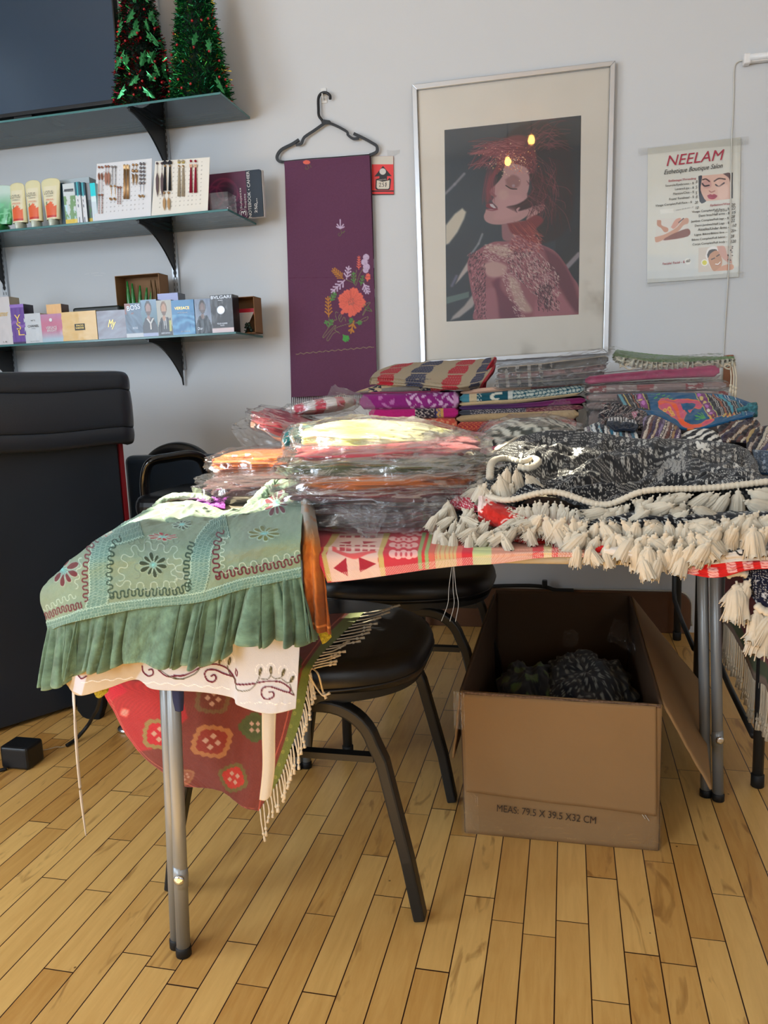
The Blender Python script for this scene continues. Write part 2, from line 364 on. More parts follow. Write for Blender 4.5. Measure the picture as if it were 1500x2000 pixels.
def m_floor():
    m, nt, b = nm('maple_boards'); L = nt.links.new
    g = N(nt, 'ShaderNodeNewGeometry'); sx = N(nt, 'ShaderNodeSeparateXYZ'); L(g.outputs['Position'], sx.inputs[0])
    def M(op, a, bb=None, c=None, clamp=False):
        n = N(nt, 'ShaderNodeMath', operation=op, use_clamp=clamp)
        for i, v in enumerate((a, bb, c)):
            if v is None: continue
            if isinstance(v, (int, float)): n.inputs[i].default_value = v
            else: L(v, n.inputs[i])
        return n.outputs[0]
    bw = .0567
    u = M('DIVIDE', M('ADD', sx.outputs['X'], .0189), bw); row = M('FLOOR', u); fu = M('FRACT', u)
    wn = N(nt, 'ShaderNodeTexWhiteNoise', noise_dimensions='1D'); L(row, wn.inputs['W'])
    wn2 = N(nt, 'ShaderNodeTexWhiteNoise', noise_dimensions='1D'); L(M('ADD', row, 37.3), wn2.inputs['W'])
    ln = M('MULTIPLY_ADD', wn2.outputs[0], .30, .30)
    # joints wander so that board lengths differ along a row
    wob = N(nt, 'ShaderNodeTexNoise', noise_dimensions='2D'); wob.inputs['Scale'].default_value = 1.0
    cb = N(nt, 'ShaderNodeCombineXYZ'); L(M('MULTIPLY', row, 7.13), cb.inputs[0]); L(M('MULTIPLY', sx.outputs['Y'], .9), cb.inputs[1]); L(cb.outputs[0], wob.inputs['Vector'])
    v = M('ADD', M('DIVIDE', M('ADD', sx.outputs['Y'], M('MULTIPLY', wob.outputs[0], .5)), ln), M('MULTIPLY', wn.outputs[0], 9.))
    brd = M('FLOOR', v); fv = M('FRACT', v)
    idc = N(nt, 'ShaderNodeCombineXYZ'); L(row, idc.inputs[0]); L(brd, idc.inputs[1])
    w3 = N(nt, 'ShaderNodeTexWhiteNoise', noise_dimensions='3D'); L(idc.outputs[0], w3.inputs['Vector'])
    r1 = N(nt, 'ShaderNodeSeparateColor'); L(w3.outputs['Color'], r1.inputs[0])
    # grain
    gc = N(nt, 'ShaderNodeCombineXYZ'); L(M('MULTIPLY_ADD', r1.outputs[0], 40., M('MULTIPLY', sx.outputs['X'], 1.)), gc.inputs[0]); L(M('MULTIPLY', sx.outputs['Y'], .11), gc.inputs[1]); L(M('MULTIPLY', r1.outputs[1], 20.), gc.inputs[2])
    gn = N(nt, 'ShaderNodeTexNoise'); gn.inputs['Scale'].default_value = 75; gn.inputs['Detail'].default_value = 6; gn.inputs['Roughness'].default_value = .62; gn.inputs['Distortion'].default_value = .5; L(gc.outputs[0], gn.inputs['Vector'])
    gc2 = N(nt, 'ShaderNodeCombineXYZ'); L(M('MULTIPLY_ADD', r1.outputs[1], 30., sx.outputs['X']), gc2.inputs[0]); L(M('MULTIPLY', sx.outputs['Y'], .22), gc2.inputs[1]); L(M('MULTIPLY', r1.outputs[2], 20.), gc2.inputs[2])
    dk = N(nt, 'ShaderNodeTexNoise'); dk.inputs['Scale'].default_value = 24; dk.inputs['Detail'].default_value = 3; dk.inputs['Distortion'].default_value = 1.6; L(gc2.outputs[0], dk.inputs['Vector'])
    ramp = N(nt, 'ShaderNodeValToRGB'); e = ramp.color_ramp.elements
    e[0].position = .25; e[0].color = lc((196, 144, 74)); e[1].position = .75; e[1].color = lc((230, 186, 112))
    L(M('MULTIPLY_ADD', gn.outputs[0], .55, M('MULTIPLY_ADD', r1.outputs[2], .42, .02)), ramp.inputs[0])
    # heartwood streaks on some boards
    st = N(nt, 'ShaderNodeMapRange'); st.inputs[1].default_value = .585; st.inputs[2].default_value = .70; L(dk.outputs[0], st.inputs[0])
    some = M('GREATER_THAN', r1.outputs[0], .58)
    mx = N(nt, 'ShaderNodeMix', data_type='RGBA'); L(M('MULTIPLY', M('MULTIPLY', st.outputs[0], some), .62), mx.inputs[0]); L(ramp.outputs[0], mx.inputs[6]); mx.inputs[7].default_value = lc((140, 94, 44))
    # small knots and specks
    vo = N(nt, 'ShaderNodeTexVoronoi'); vo.inputs['Scale'].default_value = 15; L(g.outputs['Position'], vo.inputs['Vector'])
    sp = M('LESS_THAN', vo.outputs['Distance'], .035)
    mx2 = N(nt, 'ShaderNodeMix', data_type='RGBA'); L(M('MULTIPLY', sp, .75), mx2.inputs[0]); L(mx.outputs[2], mx2.inputs[6]); mx2.inputs[7].default_value = lc((78, 46, 20))
    # seams
    e1 = M('MINIMUM', fu, M('SUBTRACT', 1., fu)); s1 = M('LESS_THAN', e1, .019)
    e2 = M('MULTIPLY', M('MINIMUM', fv, M('SUBTRACT', 1., fv)), ln); s2 = M('LESS_THAN', e2, .0009)
    sm = M('MAXIMUM', s1, s2)
    mx3 = N(nt, 'ShaderNodeMix', data_type='RGBA'); L(sm, mx3.inputs[0]); L(mx2.outputs[2], mx3.inputs[6]); mx3.inputs[7].default_value = lc((48, 22, 14))
    L(mx3.outputs[2], b.inputs['Base Color'])
    rr = N(nt, 'ShaderNodeMapRange'); rr.inputs[3].default_value = .26; rr.inputs[4].default_value = .42; L(gn.outputs[0], rr.inputs[0]); L(rr.outputs[0], b.inputs['Roughness'])
    b.inputs['Specular IOR Level'].default_value = .45
    ww = N(nt, 'ShaderNodeTexNoise'); ww.inputs['Scale'].default_value = 9; ww.inputs['Detail'].default_value = 2; L(g.outputs['Position'], ww.inputs[0])
    h = M('ADD', M('MULTIPLY', sm, -1.), M('ADD', M('MULTIPLY', gn.outputs[0], .12), M('MULTIPLY', ww.outputs[0], 1.1)))
    bp = N(nt, 'ShaderNodeBump'); bp.inputs['Strength'].default_value = .35; bp.inputs['Distance'].default_value = .0015; L(h, bp.inputs['Height']); L(bp.outputs[0], b.inputs['Normal'])
    return m
MW = m_wall()
XL, XR, YF, ZC = -3.2, 2.4, -2.8, 3.35
def struct(o): o['kind'] = 'structure'; return o
struct(MB().box(XL-.1, XR+.1, YF-.1, W+.1, -.1, 0).mesh('floor', m_floor()))
struct(MB().box(XL-.1, XR+.1, W, W+.1, 0, ZC).mesh('wall_back', MW))
struct(MB().box(XR, XR+.1, YF-.1, W, 0, ZC).mesh('wall_right', MW))
struct(MB().box(XL-.1, XR+.1, YF-.1, W+.1, ZC, ZC+.1).mesh('ceiling', pm('ceiling_paint', (222, 220, 214), rough=.8)))
# left wall: glazed door towards the street and an added high slot window shaping the sun patches
DY0, DY1, DZ = -.8, .8, 2.2
WY0, WY1, WZ0, WZ1 = 1.02, 1.50, 2.30, 2.99
wl = MB(); a = XL-.1
for y0, y1, z0, z1 in ((YF-.1, DY0, 0, ZC), (DY0, DY1, DZ, ZC), (DY1, WY0, 0, ZC), (WY0, WY1, 0, WZ0), (WY0, WY1, WZ1, ZC), (WY1, W, 0, ZC)): wl.box(a, XL, y0, y1, z0, z1)
struct(wl.mesh('wall_left', MW))
WHITEP = pm('white_paint', (225, 226, 224), rough=.4)
fr = MB()
for y0, y1, z0, z1 in ((WY0, WY0+.02, WZ0, WZ1), (WY1-.02, WY1, WZ0, WZ1), (WY0, WY1, WZ0, WZ0+.02), (WY0, WY1, WZ1-.02, WZ1), (WY0, WY1, 2.60, 2.63)): fr.box(a+.03, a+.07, y0, y1, z0, z1)
struct(fr.mesh('window_1', WHITEP))
fr = MB()
for y0, y1, z0, z1 in ((DY0, DY0+.1, 0, DZ), (DY1-.1, DY1, 0, DZ), (DY0, DY1, 0, .2), (DY0, DY1, DZ-.1, DZ)): fr.box(a+.03, a+.08, y0, y1, z0, z1)
struct(fr.mesh('door_1', pm('door_aluminium', (150, 152, 155), rough=.35, metal=.8)))
# street front behind the camera; unseen windows shaped for daylight and glass reflections
FZ0, FZ1 = 1.0, 2.88
wf = MB()
for x0, x1, z0, z1 in ((XL-.1, -3.1, 0, ZC), (-1.65, .62, 0, ZC), (2.2, XR+.1, 0, ZC), (-3.1, -1.65, 0, FZ0), (-3.1, -1.65, FZ1, ZC), (.62, 2.2, 0, FZ0), (.62, 2.2, FZ1, ZC)): wf.box(x0, x1, YF-.1, YF, z0, z1)
struct(wf.mesh('wall_front', MW))
for k, (FX0, FX1) in enumerate(((-3.1, -1.65), (.62, 2.2))):
    fr = MB()
    for x0, x1, z0, z1 in ((FX0, FX0+.06, FZ0, FZ1), (FX1-.06, FX1, FZ0, FZ1), (FX0, FX1, FZ0, FZ0+.06), (FX0, FX1, FZ1-.06, FZ1)): fr.box(x0, x1, YF-.08, YF-.02, z0, z1)
    struct(fr.mesh('window_%d' % (k+2), WHITEP))
# brown baseboard with a rounded end and a pale bead along its top
BBM = pm('brown_baseboard', (92, 58, 34), rough=.45, var=.2, vscale=5)
xe = .452
pts = [(-2.9, 0), (xe-.012, 0), (xe, .02)]+[(xe-.055+.055*math.cos(t), .105+.055*math.sin(t)) for t in np.linspace(0, math.pi/2, 7)]+[(-2.9, .16)]
struct(MB().prism([(x, W-.02, z) for x, z in pts], (0, .02, 0)).mesh('baseboard_back', BBM, bevel=.002))
bead = [(x, W-.012, .163) for x in np.linspace(-1.2, xe-.055, 20)]+[(xe-.052+.055*math.cos(t), W-.012, .108+.055*math.sin(t)) for t in np.linspace(math.pi/2, 0, 9)]+[(xe+.004, W-.012, .055), (xe+.006, W-.012, .03)]
tag(MB().tube(bead, .0035, 8).mesh('cord', pm('pale_cord', (190, 188, 180), rough=.5), smooth=True), 'thin pale cable run along the top of the brown baseboard under the tables', 'cord')
# ============================================================ folding tables
TTOP = pm('table_plastic', (176, 168, 150), rough=.55, bump=.2, bscale=400)
GREYM = pm('grey_painted_steel', (140, 146, 150), rough=.35, metal=.35, spec=.5, var=.06)
DARKM = pm('dark_painted_steel', (52, 55, 58), rough=.4, metal=.3, var=.08)
RUB = pm('black_rubber', (16, 16, 17), rough=.6)
TZ = .729
def tabletop(x0, x1, y0, y1, root, mat=TTOP):
    b = MB(); b.rbox(x0, x1, y0, y1, TZ-.020, TZ, r=.03, n=5); b.mesh('tabletop', mat, root, smooth=False, bevel=.003)
def twin_leg(foot, foot2, topx, root, bolt, mat=GREYM):
    """two round tubes side by side, joined by a bolt low down, each with a black foot cap"""
    tz = TZ-.03; out = []
    for k, (f_, zc) in enumerate(((foot, 1.), (foot2, 1.))):
        top = np.array([f_[0]+topx, f_[1]+.004, tz])
        f3 = np.array([f_[0], f_[1], .0])
        b = MB(); b.tube([f3+(0, 0, .012), f3*(.6)+top*.4, top], .0118, 14)
        if k == 0:                         # swaged shoulder near the bolt
            p = f3+(top-f3)*.215; b.tube([p-(0, 0, .02), p, p+(0, 0, .02)], [.0118, .0132, .0118], 14)
        lg = b.mesh('leg', mat, root, smooth=True)
        c = MB(); c.lathe(f3, [(.0105, 0), (.0135, .001), (.0135, .016), (.012, .018)], 14); c.mesh('foot_cap', RUB, lg, smooth=True)
        if k == 0 and bolt:
            p = f3+(top-f3)*.215; c = MB(); c.lathe(p+(.003, -.0115, 0), [(.009, 0), (.009, .003), (.006, .005), (.003, .005)], 14, axis=(.15, -1, 0)); c.mesh('bolt', CHROME, lg, smooth=True)
t1 = thing('folding_table', (-.155, 1.45, 0), 'folding table in front with silver twin-tube legs, green and white garments over its left end', 'table')
tabletop(-.722, .415, 1.07, 1.825, t1)
twin_leg((-.646, 1.105), (-.667, 1.122), .028, t1, True)
twin_leg((-.652, 1.79), (-.673, 1.781), .028, t1, False)
twin_leg((.336, 1.785), (.312, 1.80), -.026, t1, True)
twin_leg((.336, 1.105), (.312, 1.12), -.026, t1, True)
def bar_table(y0, y1, x0, x1, lx0, lx1, label):
    t = thing('folding_table', ((x0+x1)/2, (y0+y1)/2, 0), label, 'table')
    tabletop(x0, x1, y0, y1, t)
    for lx in (lx0, lx1):
        ya, yb = y0+.035, y1-.045
        for yy in (ya, yb):
            b = MB(); b.tube([(lx, yy, .02), (lx, yy, TZ-.03)], .0125, 12); lg = b.mesh('leg', DARKM, t, smooth=True)
            c = MB(); c.lathe((lx, yy, 0), [(.013, 0), (.015, .002), (.015, .03), (.013, .032)], 12); c.mesh('foot_cap', RUB, lg, smooth=True)
        ix = lx-.018                        # inner brace: down from the top, then along to the front leg
        b = MB(); b.tube([(ix, yb-.03, TZ-.03), (ix, yb-.03, .30), (ix, yb-.035, .19), (ix, yb-.06, .165), (ix, (ya+yb)/2, .145), (ix+.008, ya+.01, .12)], .0078, 10)
        b.mesh('brace', DARKM, t, smooth=True)
    return t
bar_table(1.83, 2.43, -.69, .50, -.562, .436, 'dark-legged folding table in the middle, between the front table and the one at the wall')
bar_table(2.445, 2.99, -.67, .53, -.555, .395, 'dark-legged folding table at the wall, carrying the stacks of folded scarves')
# ============================================================ stacking chairs
VIN = pm('black_vinyl', (17, 19, 23), rough=.36, spec=.5, bump=.12, bscale=350)
CHM = pm('satin_black_tube', (30, 31, 31), rough=.42, metal=.2, var=.1)
def chair(dx, dy, rz, label, foot_dx=0.):
    """stacking chair, seat edge round towards +x, back towards -x; built about its own base"""
    o = np.array([-.51+dx, 1.47+dy, 0.]); t = thing('stacking_chair', tuple(o), label, 'chair')
    # seat cushion: superellipse, thick and soft, over a thin pan
    def seat(z0, z1, inset, name, mat, bulge):
        m, n = 72, 9; V = []
        for i in range(n):
            tt = i/(n-1); z = z0+(z1-z0)*tt; k = math.sin(math.pi*tt)**.5 if bulge else 1.
            ins = inset+.018*(1-k) if bulge else inset
            for j in range(m):
                a = 2*math.pi*j/m; ca, sa = math.cos(a), math.sin(a); e = .52 if ca < 0 else .78
                x = abs(ca)**e*math.copysign(1, ca)*(.245-ins); y = abs(sa)**.6*math.copysign(1, sa)*((.232 if ca < 0 else .232-.03*ca)-ins)
                V.append((x, y, z+(-.012*max(0, x/.24)**3 if bulge else 0)))
        V = np.array(V).reshape(n, m, 3)
        cen = V[-1].copy(); rings = [V[-1]*1.]
        tops = []
        for s_ in (.9, .7, .4, .05):
            r_ = V[-1].copy(); r_[:, :2] *= s_; r_[:, 2] = V[-1][:, 2]*s_+(z1)*(1-s_)+(.010*(1-s_**2) if bulge else 0); tops.append(r_)
        A = np.concatenate([V, np.array(tops)])+o
        ob = mk(name, A, gridF(len(A), m, wrapv=True), mat, t, smooth=True)
        return ob
    seat(.418, .478, .0, 'seat', VIN, True)
    seat(.405, .424, .010, 'seat_pan', CHM, False)
    pr = MB(); 
    ring = [(abs(math.cos(a))**(.52 if math.cos(a) < 0 else .78)*math.copysign(1, math.cos(a))*.243, abs(math.sin(a))**.6*math.copysign(1, math.sin(a))*(.230 if math.cos(a) < 0 else .230-.03*math.cos(a)), .432) for a in np.linspace(0, 2*math.pi, 73)]
    pr.tube(np.array(ring)+o, .0035, 6, cap=False); pr.mesh('piping', VIN, t, smooth=True)
    for s_ in (-1, 1):
        y = s_*.196; yf = s_*.207
        def arch(sx, xf, zz=.402):
            # straight splayed leg, then a wide bend into the level side rail
            P = [(sx*xf, yf, .006), (sx*(xf-.02*(xf/.25)), yf, .12), (sx*(xf-.062), y, .30)]
            c0 = np.array([sx*(xf-.165), y, .40-.085]); th0 = math.radians(14)
            for a in np.linspace(th0, math.pi/2, 9): P.append((c0[0]+sx*.09*math.cos(a), y, c0[2]+.085*math.sin(a)))
            return P
        P = arch(1, .252)
        rail = [(x, y, .40) for x in (.05, -.03)]
        b = MB(); b.bar(np.array(P+rail)+o, .022, .030, up=(0, s_, 0.001)); b.mesh('leg', CHM, t, bevel=.004)
        P = arch(-1, .242)
        b = MB(); b.bar(np.array(P+rail[::-1])+o, .022, .030, up=(0, s_, 0.001)); b.mesh('leg', CHM, t, bevel=.004)
        b = MB(); b.bar(np.array([(-.175, y, .305), (0, y, .305), (.175, y, .305)])+o, .012, .020, up=(0, 1, 0)); b.mesh('stretcher', CHM, t)
    # low open back behind the seat
    b = MB(); b.tube(np.array([(-.235, -.17, .41), (-.262, -.17, .55), (-.275, -.165, .66), (-.278, -.13, .70), (-.278, .13, .70), (-.275, .165, .66), (-.262, .17, .55), (-.235, .17, .41)])+o, .010, 10); b.mesh('back_frame', CHM, t, smooth=True)
    b = MB(); b.rbox(o[0]-.29, o[0]-.262, o[1]-.15, o[1]+.15, .53, .69, r=.012, n=3); b.mesh('backrest', VIN, t, bevel=.006)
    return t
chair(0, 0, 0, 'black vinyl stacking chair under the front table, red kilim and fringe on its seat')
chair(.075, .60, 0, 'black vinyl stacking chair half hidden behind the nearer chair, left of the carton')
# ============================================================ salon chair behind the table, at the left
sc = thing('salon_chair', (-1.32, 2.52, 0), 'black salon chair with a glossy looped armrest beside the reception counter', 'chair')
GLB = pm('glossy_black', (12, 12, 14), rough=.12, spec=.6, coat=.6)
bk = []
for th in np.linspace(0, math.pi, 15):
    r_ = []
    for rr in (1, .97, .80, .4, .02): r_.append((-1.425+.175*rr*math.cos(th)*1., 2.70+(0 if rr == 1 else -.03 if rr > .9 else -.045), .56+.225*rr*abs(math.sin(th))**.75))
    bk.append(r_)
P = np.array(bk); lo = P.copy(); 
b = MB(); b.rbox(-1.62, -1.23, 2.63, 2.70, .40, .74, r=.03, n=4); b.mesh('backrest', pm('vinyl_painted_sheen', (58, 70, 86), rough=.3), sc, bevel=.01)  # bluish reflection on the black backrest painted into its colour
o_ = sheet('backrest_top', surf(P, 40, 14), VIN, sc, thick=.05, off=-1); 
b = MB(); b.rbox(-1.46, -1.06, 2.31, 2.62, .36, .47, r=.06, n=5); b.mesh('seat', VIN, sc, bevel=.015)
for sx in (0,):
    c = [S(286, 990, 2.30), S(283, 945, 2.30), S(287, 915, 2.30), S(300, 900, 2.31), S(330, 894, 2.36), S(365, 889, 2.42), S(388, 893, 2.46), S(400, 906, 2.48), S(412, 940, 2.50), S(424, 975, 2.52)]
    b = MB(); b.tube(smooth(c, 6), .022, 14, flat=.62); b.mesh('armrest', GLB, sc, smooth=True)
    p0 = S(345, 962, 2.40)
    b = MB(); b.rbox(p0[0]-.085, p0[0]+.10, 2.24, 2.60, .56, p0[2]+.01, r=.05, n=5); b.mesh('arm_pad', VIN, sc, bevel=.02)
# chromed foot of a stool by the counter
cf = thing('stool_base', (-1.247, 1.93, 0), 'small chromed round foot of a stool standing by the counter', 'stool')
MB().lathe((-1.247, 1.93, 0), [(.030, 0), (.031, .006), (.026, .012), (.012, .018), (.009, .03), (.010, .12)], 22).mesh('foot', CHROME, cf, smooth=True)
MB().lathe((-1.247, 1.93, .12), [(.010, 0), (.014, .004), (.014, .2)], 14).mesh('column', BLK, cf, smooth=True)
# ============================================================ reception counter
def dirv(a, b): v = np.array(b)-np.array(a); return v/np.linalg.norm(v)
A0 = SZ(0, 1432)[:2]; A1 = SZ(190, 1372)[:2]; dd = dirv(A0, A1)
fr_ = A0-dd*1.0; bk_ = A1+dd*.145; nn = np.array([-dd[1], dd[0]])          # nn points away from the camera (left)
CBM = pm('black_laminate', (32, 41, 53), rough=.34, spec=.5, var=.15, vscale=3)
ct = thing('reception_counter', (float((fr_[0]+bk_[0])/2), float((fr_[1]+bk_[1])/2), 0), 'tall black reception counter with padded top edge at the left', 'counter')
b = MB(); dpt = .55
q = [fr_, bk_, bk_+nn*dpt, fr_+nn*dpt]; b.prism([(p[0], p[1], .012) for p in q], (0, 0, .86)); b.mesh('body', CBM, ct, bevel=.004)
# red edge trim on the end panel
e = bk_+dd*.004
b = MB(); b.prism([(e[0]-nn[0]*.004, e[1]-nn[1]*.004, .02), (e[0]+nn[0]*.02, e[1]+nn[1]*.02, .02), (e[0]+nn[0]*.02+dd[0]*.012, e[1]+nn[1]*.02+dd[1]*.012, .02), (e[0]-nn[0]*.004+dd[0]*.012, e[1]-nn[1]*.004+dd[1]*.012, .02)], (0, 0, .80))
b.mesh('edge_trim', pm('dark_red_trim', (110, 18, 28), rough=.4), ct, label='dark red vertical edge strip')
# padded band: three soft welts swept along the counter and round its end
prof = [(-.05, .812), (-.066, .818), (-.072, .84), (-.071, .862), (-.067, .866), (-.072, .872), (-.073, .93), (-.070, .975), (-.066, .980), (-.070, .986), (-.070, 1.012), (-.062, 1.030), (-.045, 1.037), (.0, 1.040), (.12, 1.040), (.2, 1.038)]
path = []
L_ = np.linalg.norm(bk_-fr_); 
for s_ in np.linspace(0, L_-.02, 30): path.append((fr_+dd*s_, -nn))
cc = bk_-dd*.02
for a in np.linspace(0, math.pi/2, 9)[1:]: path.append((cc, -nn*math.cos(a)+dd*math.sin(a)))
for s_ in np.linspace(.05, dpt, 6): path.append((cc+nn*s_, dd))
P = np.array([[(*(p+o2*(-r_*1.)), z) for r_, z in prof] for p, o2 in path])
P[..., 2] += .003*np.sin(np.arange(len(path))*.7)[:, None]*(np.array([z for r_, z in prof]) < 1.0)
sheet('padded_edge', surf(P, 160, 60), pm('counter_leatherette', (36, 43, 54), rough=.3, spec=.5, bump=.15, bscale=260), ct)
b = MB(); b.prism([(p[0], p[1], 1.0) for p in (fr_-nn*.03, bk_-nn*.03, bk_+nn*dpt, fr_+nn*dpt)], (0, 0, .038)); b.mesh('counter_top', CBM, ct, bevel=.004)
# power brick and its leads on the floor
pb = thing('power_adapter', (-1.40, 1.67, 0), 'black power adapter lying on the floorboards beside the counter', 'power adapter')
c0 = SZ(46, 1492); MB().rbox(c0[0]-.042, c0[0]+.042, c0[1]-.035, c0[1]+.035, 0, .062, r=.01, n=3).mesh('case', BLK, pb, bevel=.004)
MB().tube(smooth([SZ(78, 1466), SZ(95, 1463, .004), SZ(110, 1459, .006), SZ(121, 1459, .003), SZ(130, 1456, .003)], 6), .0012, 6).mesh('lead', pm('clear_lead', (190, 180, 165), rough=.4), pb, smooth=True)
MB().tube(smooth([(c0[0]-.02, c0[1]-.04, .005), (c0[0]-.06, c0[1]-.06, .005), (c0[0]-.25, c0[1]-.08, .005), (c0[0]-.6, c0[1]-.05, .005)], 6), .005, 8).mesh('cable', RUB, pb, smooth=True)
tag(MB().tube(smooth([SZ(130, 1456, .006), SZ(150, 1442, .012), SZ(172, 1416, .04), SZ(182, 1398, .08), SZ(190, 1384, .12), SZ(196, 1360, .2), SZ(200, 1330, .3)], 6), .0052, 8).mesh('cable', RUB, smooth=True), 'black cable rising from the floor towards the counter end', 'cable')
bb = []
for k in range(26):
    t_ = k/25; bb.append([SZ(150+40*t_+rnd.uniform(-2, 2), 1398+rnd.uniform(-3, 3), .16)])
hb = MB()
poly = [(148, 1340), (202, 1345), (200, 1385), (196, 1396), (190, 1422), (179, 1422), (179, 1410), (160, 1400), (150, 1388)]
hb.prism([S(x, y, 1.98) for x, y in poly], (0, .03, 0)); o_ = hb.mesh('cloth_bundle', pm('black_rag', (12, 13, 15), rough=.9), bevel=.004)
tag(o_, 'black bag corner hanging beside the counter base', 'bag')
# ============================================================ slotted standards, brackets, glass shelves
SY = 2.755; SXR = -1.185; SZS = (1.995, 1.604, 1.172)
ALU = pm('galvanised_steel', (186, 192, 198), rough=.4, metal=.5, var=.06)
for x, z0, z1, lb in ((-1.549, 1.062, 2.75, 'slotted metal shelf standard on the wall, the right one under the tinsel trees'), (-2.352, 1.075, 2.75, 'slotted metal shelf standard on the wall at the left edge of the photo')):
    r = thing('shelf_standard', (x, W, z0), lb, 'shelf standard')
    b = MB(); b.box(x-.013, x+.013, W-.004, W, z0, z1); b.box(x-.013, x-.010, W-.012, W-.004, z0, z1); b.box(x+.010, x+.013, W-.012, W-.004, z0, z1); b.box(x-.013, x+.013, W-.014, W-.012, z0, z1)
    b.mesh('rail', ALU, r)
    s = MB(); z = z0+.02
    while z < min(z1, 2.3)-.02:
        for dx in (-.006, .006): s.box(x+dx-.0012, x+dx+.0012, W-.0146, W-.0138, z, z+.012)
        z += .0225
    s.mesh('slots', BLK, r)
def m_glass():
    m, nt, b = nm('shelf_glass'); L = nt.links.new; nt.nodes.remove(b); out = [n for n in nt.nodes if n.type == 'OUTPUT_MATERIAL'][0]
    g = N(nt, 'ShaderNodeNewGeometry'); sx = N(nt, 'ShaderNodeSeparateXYZ'); L(g.outputs['Normal'], sx.inputs[0])
    ab = N(nt, 'ShaderNodeMath', operation='ABSOLUTE'); L(sx.outputs[2], ab.inputs[0])
    tr = N(nt, 'ShaderNodeBsdfTransparent'); tr.inputs[0].default_value = lc((206, 224, 221))
    gl = N(nt, 'ShaderNodeBsdfGlossy'); gl.inputs['Roughness'].default_value = .03; gl.inputs[0].default_value = (.9, .95, .95, 1)
    fr = N(nt, 'ShaderNodeFresnel'); fr.inputs[0].default_value = 1.5
    ms = N(nt, 'ShaderNodeMixShader'); L(fr.outputs[0], ms.inputs[0]); L(tr.outputs[0], ms.inputs[1]); L(gl.outputs[0], ms.inputs[2])
    df = N(nt, 'ShaderNodeBsdfPrincipled'); df.inputs['Base Color'].default_value = lc((70, 122, 124)); df.inputs['Roughness'].default_value = .15
    me = N(nt, 'ShaderNodeMixShader'); L(ab.outputs[0], me.inputs[0]); L(df.outputs[0], me.inputs[1]); L(ms.outputs[0], me.inputs[2])
    L(me.outputs[0], out.inputs[0]); return m
GLS = m_glass()
for z, lb in zip(SZS, ('top glass shelf, carrying the television and two tinsel trees', 'middle glass shelf, carrying lotion tubes and earring cards', 'lowest glass shelf, carrying the row of boxed perfumes')):
    b = MB(); b.box(-2.62, SXR, SY, W-.016, z, z+.0085); o = b.mesh('glass_shelf', GLS, bevel=.0008); tag(o, lb, 'shelf')
names = ('top', 'middle', 'lowest')
for x, sd in ((-1.549, 'right'), (-2.352, 'left')):
    for z, nme in zip(SZS, names):
        if sd == 'left' and nme == 'top': continue
        P = []
        y1 = SY+.012
        for t in np.linspace(0, 1, 13):       # concave underside
            P.append((x, y1+(W-.02-y1)*t, z-.012-.135*t**2.1))
        poly = [(x-.0035, y1, z), (x-.0035, W-.014, z), (x-.0035, W-.014, z-.175)]+[(x-.0035, p[1], p[2]) for p in P[::-1]]
        b = MB(); b.prism(poly, (.007, 0, 0)); b.box(x-.010, x+.010, y1, W-.02, z-.0012, z)
        br = b.mesh('shelf_bracket', BLK, bevel=.001, fix=True); tag(br, 'black curved bracket under the %s glass shelf, on the %s wall standard' % (nme, sd), 'bracket')
# ============================================================ television
tv = thing('television', (-1.96, 2.85, SZS[0]+.0085), 'dark flat television standing on the top glass shelf, cut by the photo edge', 'television')
def m_screen():
    m, nt, b = nm('screen_glass'); b.inputs['Base Color'].default_value = lc((38, 60, 82)); b.inputs['Roughness'].default_value = .22; b.inputs['Specular IOR Level'].default_value = .6; return m  # reflected blue put into the dark screen's base colour
tx0, tx1, tz0, tz1, ty = -2.45, -1.612, 2.040, 2.512, 2.83
MB().box(tx0+.008, tx1-.006, ty-.002, ty+.002, tz0+.014, tz1-.008).mesh('screen', m_screen(), tv)
b = MB(); b.box(tx0, tx1, ty, ty+.028, tz0, tz1); b.box(tx0, tx1, ty-.004, ty+.002, tz0, tz0+.014); b.box(tx1-.006, tx1, ty-.004, ty+.002, tz0, tz1); b.box(tx0, tx0+.008, ty-.004, ty+.002, tz0, tz1); b.box(tx0, tx1, ty-.004, ty+.002, tz1-.008, tz1)
b.mesh('bezel', BLK, tv, bevel=.0015)
b = MB(); b.box(-2.16, -1.92, ty-.05, ty+.10, SZS[0]+.0085, SZS[0]+.018); b.box(-2.08, -2.0, ty+.004, ty+.028, SZS[0]+.018, tz0+.05); b.mesh('stand', BLK, tv, bevel=.002)
